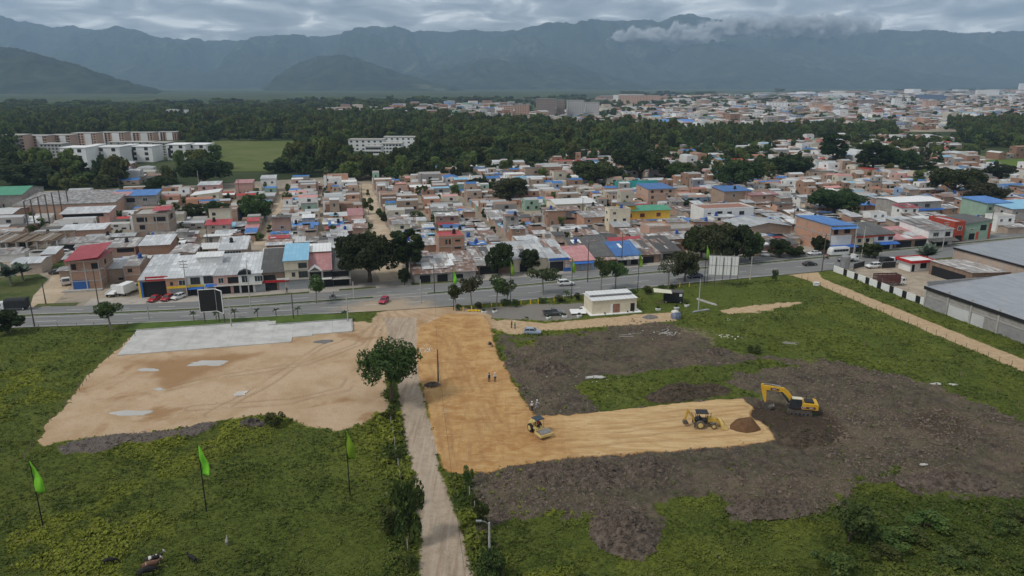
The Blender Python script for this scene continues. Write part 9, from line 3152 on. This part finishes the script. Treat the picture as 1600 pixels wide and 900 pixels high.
# planters, bollards
for (x, y, lb) in [(857, 499, 'white planter box with red flowers before the pickup front'), (882, 497, 'white planter box before the stacked sheets'), (905, 496, 'white planter box by the corner of the cream hut'), (1028, 486, 'white planter box on the lawn below the kiosk'), (1057, 484, 'white round planter near the wrapped bundle'), (1073, 480, 'white planter beside the bare concrete pole'), (756, 491, 'white planter near the yellow sacks'), (773, 489, 'white planter at the end of the bollards')]:
 X, Y = G(x, y)
 t = thing('planter', lb, 'planter', (X, Y, zat(X, Y)), rng.uniform(0, 1))
 obj('pot', MB().loft([[(-.5, -.3, 0), (.5, -.3, 0), (.5, .3, 0), (-.5, .3, 0)], [(-.62, -.4, .5), (.62, -.4, .5), (.62, .4, .5), (-.62, .4, .5)]]), M_WHITE, t)
 cm = TREES['shrub'][0]
 o = obj('plant', cm, None, t, (0, 0, 0.35))
 o.scale = (0.3, 0.2, 0.28)
for (x, y) in [(724, 489), (737, 487), (753, 481), (768, 480), (783, 479), (814, 477), (829, 476), (841, 475), (866, 471), (880, 470), (986, 460), (1017, 454), (1062, 449), (1077, 449), (1171, 437)]:
 X, Y = G(x, y)
 o = obj('bollard', shared('bollard', lambda: MB().tube([(0, 0, -0.1), (0, 0, 1.15), (0, 0, 1.25)], [0.13, 0.13, 0.08], 8).mesh('bollard')), None, None, (X, Y, zat(X, Y)))
 omat(o, M_YEL)
 tag(o, 'short yellow bollard between the highway and the gravel yard', 'bollard', 'yellow bollards along the highway')
# sheets, sacks, bundle
X, Y = G(905, 491)
t = thing('sheet_stack', 'stack of shiny white sheets leaning on trestles beside the hut', 'sheet stack', (X, Y, zat(X, Y)), 0.05)
for k in range(4):
 obj('sheet', MB().slab([(-2.2, -1.2 + k * 0.75, 0.5), (1.6, -1.2 + k * 0.75, 0.5), (1.6, -0.55 + k * 0.75, 0.75), (-2.2, -0.55 + k * 0.75, 0.75)], 0.05), M_WHITE, t)
obj('trestle', MB().box(-2.0, -1.8, -1.1, 1.5, 0, 0.48).box(1.2, 1.4, -1.1, 1.5, 0, 0.48), M_WOOD, t)
X, Y = G(740, 488)
for i in range(4):
 o = obj('sack', MB().loft([[(math.cos(a) * r * 1.5, math.sin(a) * r * 0.8, z) for a in [2 * math.pi * k / 10 for k in range(10)]] for r, z in ((.3, 0), (.42, .15), (.4, .32), (.15, .42))]), M_YEL, None, (X - 1.0 + i * 0.8, Y + rng.uniform(-.3, .3), zat(X, Y)), rng.uniform(0, 3), smooth=True)
 tag(o, 'yellow sack lying at the edge of the gravel yard', 'sack', 'yellow sacks by the gravel yard')
X, Y = G(1056, 498)
t = thing('material_bundle', 'bundle of building goods wrapped in white and blue sheeting', 'bundle', (X, Y, zat(X, Y)), 0.2)
obj('wrap', MB().loft([[(math.cos(a) * r * 1.2, math.sin(a) * r, z) for a in [2 * math.pi * k / 9 for k in range(9)]] for r, z in ((1.0, 0), (1.1, 0.8), (0.85, 1.6), (0.3, 1.9))]), flat('blue_sheeting', (0.16, 0.19, 0.27), 0.6, 0.4, 2, rnd=0), t)
obj('cover', MB().loft([[(math.cos(a) * r * 1.25 - 0.3, math.sin(a) * r + 0.1, z) for a in [2 * math.pi * k / 9 for k in range(9)]] for r, z in ((0.8, 1.55), (0.7, 1.85), (0.2, 2.1))]), M_LIME, t)

# concrete slab laid in bays
SLA = [-47.4, -38, -28.5, -19, -9.5, -0.2]
X, Y = toW(-47.4, 155)
t = thing('concrete_slab', 'pale concrete slab laid in bays beside the highway', 'slab', (X, Y, 0))
t['kind'] = 'structure'
t.rotation_euler = (0, 0, TH)
M_SLAB = flat('pale_slab_concrete', (0.48, 0.47, 0.445), 0.85, 0.14, 0.3, dirt=0.35, rnd=0.03)
NB = 11
for i in range(NB):
 for j in range(4):
  x0, x1 = 48.0 * i / NB, 48.0 * (i + 1) / NB
  y0, y1 = 0.2 + 3.95 * j, 0.2 + 3.95 * (j + 1)
  sl = 0.05 * x0
  if j == 0 and x0 > 34:
   y0 += 3.0 if x0 < 38 else 3.95
   if y0 >= y1 - 0.1:
    continue
  if j == 3 and x0 > 29:
   y1 -= 3.2
  obj('bay', MB().box(x0 + 0.012, x1 - 0.012, y0 + 0.012, y1 - 0.012, -0.2, 0.52 + rng.uniform(-0.012, 0.012)), M_SLAB, t)
obj('kerb', MB().box(-0.15, 29, 16.05, 16.25, -0.2, 0.7), M_KERB, t)
obj('kerb', MB().box(29, 48.3, 12.9, 13.1, -0.2, 0.7), M_KERB, t)
obj('kerb', MB().box(48.02, 48.25, 4.2, 12.9, -0.2, 0.66), M_KERB, t)
# grass island between slab and road
isl = MB()
n = 40
aa = np.linspace(-50, 1, n)
nr = smooth_interp(aa, RN) - 0.3
lo = np.where(aa < -18.6, 171.4, 168.3)
for i in range(n):
 isl.v += [toW(aa[i], lo[i]) + (0.15,), toW(aa[i], lo[i]) + (0.5,), toW(aa[i], max(lo[i] + 0.4, nr[i] - 0.1 - (4.5 * max(0, (aa[i] + 6) / 7)))) + (0.34,), toW(aa[i], max(lo[i] + 0.5, nr[i] - (4.5 * max(0, (aa[i] + 6) / 7)))) + (-0.05,)]
for i in range(n - 1):
 for k in range(3):
  isl.f.append((4 * i + k, 4 * i + k + 1, 4 * i + k + 5, 4 * i + k + 4)[::-1])
tag(obj('grass_island', isl, plain_material('mown_island_grass', [(0.065, 0.105, 0.022), (0.095, 0.135, 0.03), (0.05, 0.08, 0.02)], 0.3, 1.2)), 'mown grass island between the slab and the highway', 'lawn', kind='structure')


# fences of posts and wire
def fence(pts, label, step, h=1.25, mat=None, r=0.06, wires=2, name='wire_fence', lean=0.06):
 t = thing(name, label, 'fence', (pts[0][0], pts[0][1], 0))
 tops = []
 for (p, q) in zip(pts[:-1], pts[1:]):
  L_ = math.hypot(q[0] - p[0], q[1] - p[1])
  n = max(1, int(L_ / step))
  for i in range(n + (1 if q is pts[-1] else 0)):
   x, y = p[0] + (q[0] - p[0]) * i / n + rng.uniform(-.1, .1), p[1] + (q[1] - p[1]) * i / n + rng.uniform(-.1, .1)
   z = zat(x, y)
   hh = h * rng.uniform(0.85, 1.15)
   lx, ly = rng.uniform(-lean, lean), rng.uniform(-lean, lean)
   obj('post', MB().tube([(x - pts[0][0], y - pts[0][1], z - 0.2), (x - pts[0][0] + lx, y - pts[0][1] + ly, z + hh)], [r, r * 0.85], 6), mat or M_WOOD, t)
   tops.append((x - pts[0][0] + lx, y - pts[0][1] + ly, z + hh))
 for k in range(wires):
  obj('wire', MB().tube([(a[0], a[1], a[2] - 0.15 - 0.4 * k) for a in tops], 0.006, 4, caps=False), M_POLED, t)
 return t


fence([G(212, 528), G(178, 555), G(150, 578), G(112, 628), G(80, 660), G(58, 688), G(40, 720)], 'rough post fence along the outer edge of the sandy lot', 2.2, 1.3)
fence([toW(129.0, 176), toW(128.8, 140), toW(128.8, 96)], 'post and wire fence along the meadow side of the tan path', 2.6, 1.3)
fence([G(606, 640), G(618, 700), G(632, 790), G(640, 890)], 'pale post fence hidden in the weeds of the track verge', 3.2, 1.5, M_POLEC, 0.07)
fence([G(726, 760), G(742, 800), G(765, 860), G(790, 930)], 'pale post fence on the churned soil side of the track', 3.0, 1.6, M_POLEC, 0.07)
fence([G(60, 512), G(120, 512), G(200, 510)], 'low post fence below the highway beside the dark green field', 3.5, 1.1)
for (x, y) in [(1385, 540), (1500, 590), (1415, 575), (1555, 620), (1350, 545), (1590, 640)]:
 X, Y = G(x, y)
 o = obj('stake', MB().tube([(0, 0, -0.2), (rng.uniform(-.1, .1), 0, 1.7)], 0.045, 6), M_WOOD, None, (X, Y, zat(X, Y)))
 tag(o, 'thin survey stake standing in the eastern meadow', 'stake', 'survey stakes of the eastern meadow')
X, Y = G(1275, 447)
o = obj('junction_box', MB().box(-0.7, 0.7, -0.4, 0.4, -0.1, 0.9).box(-0.8, 0.8, -0.5, 0.5, 0.9, 1.0), M_WHITE, None, (X, Y, zat(X, Y)))
tag(o, 'small white box beside the path entrance', 'box')
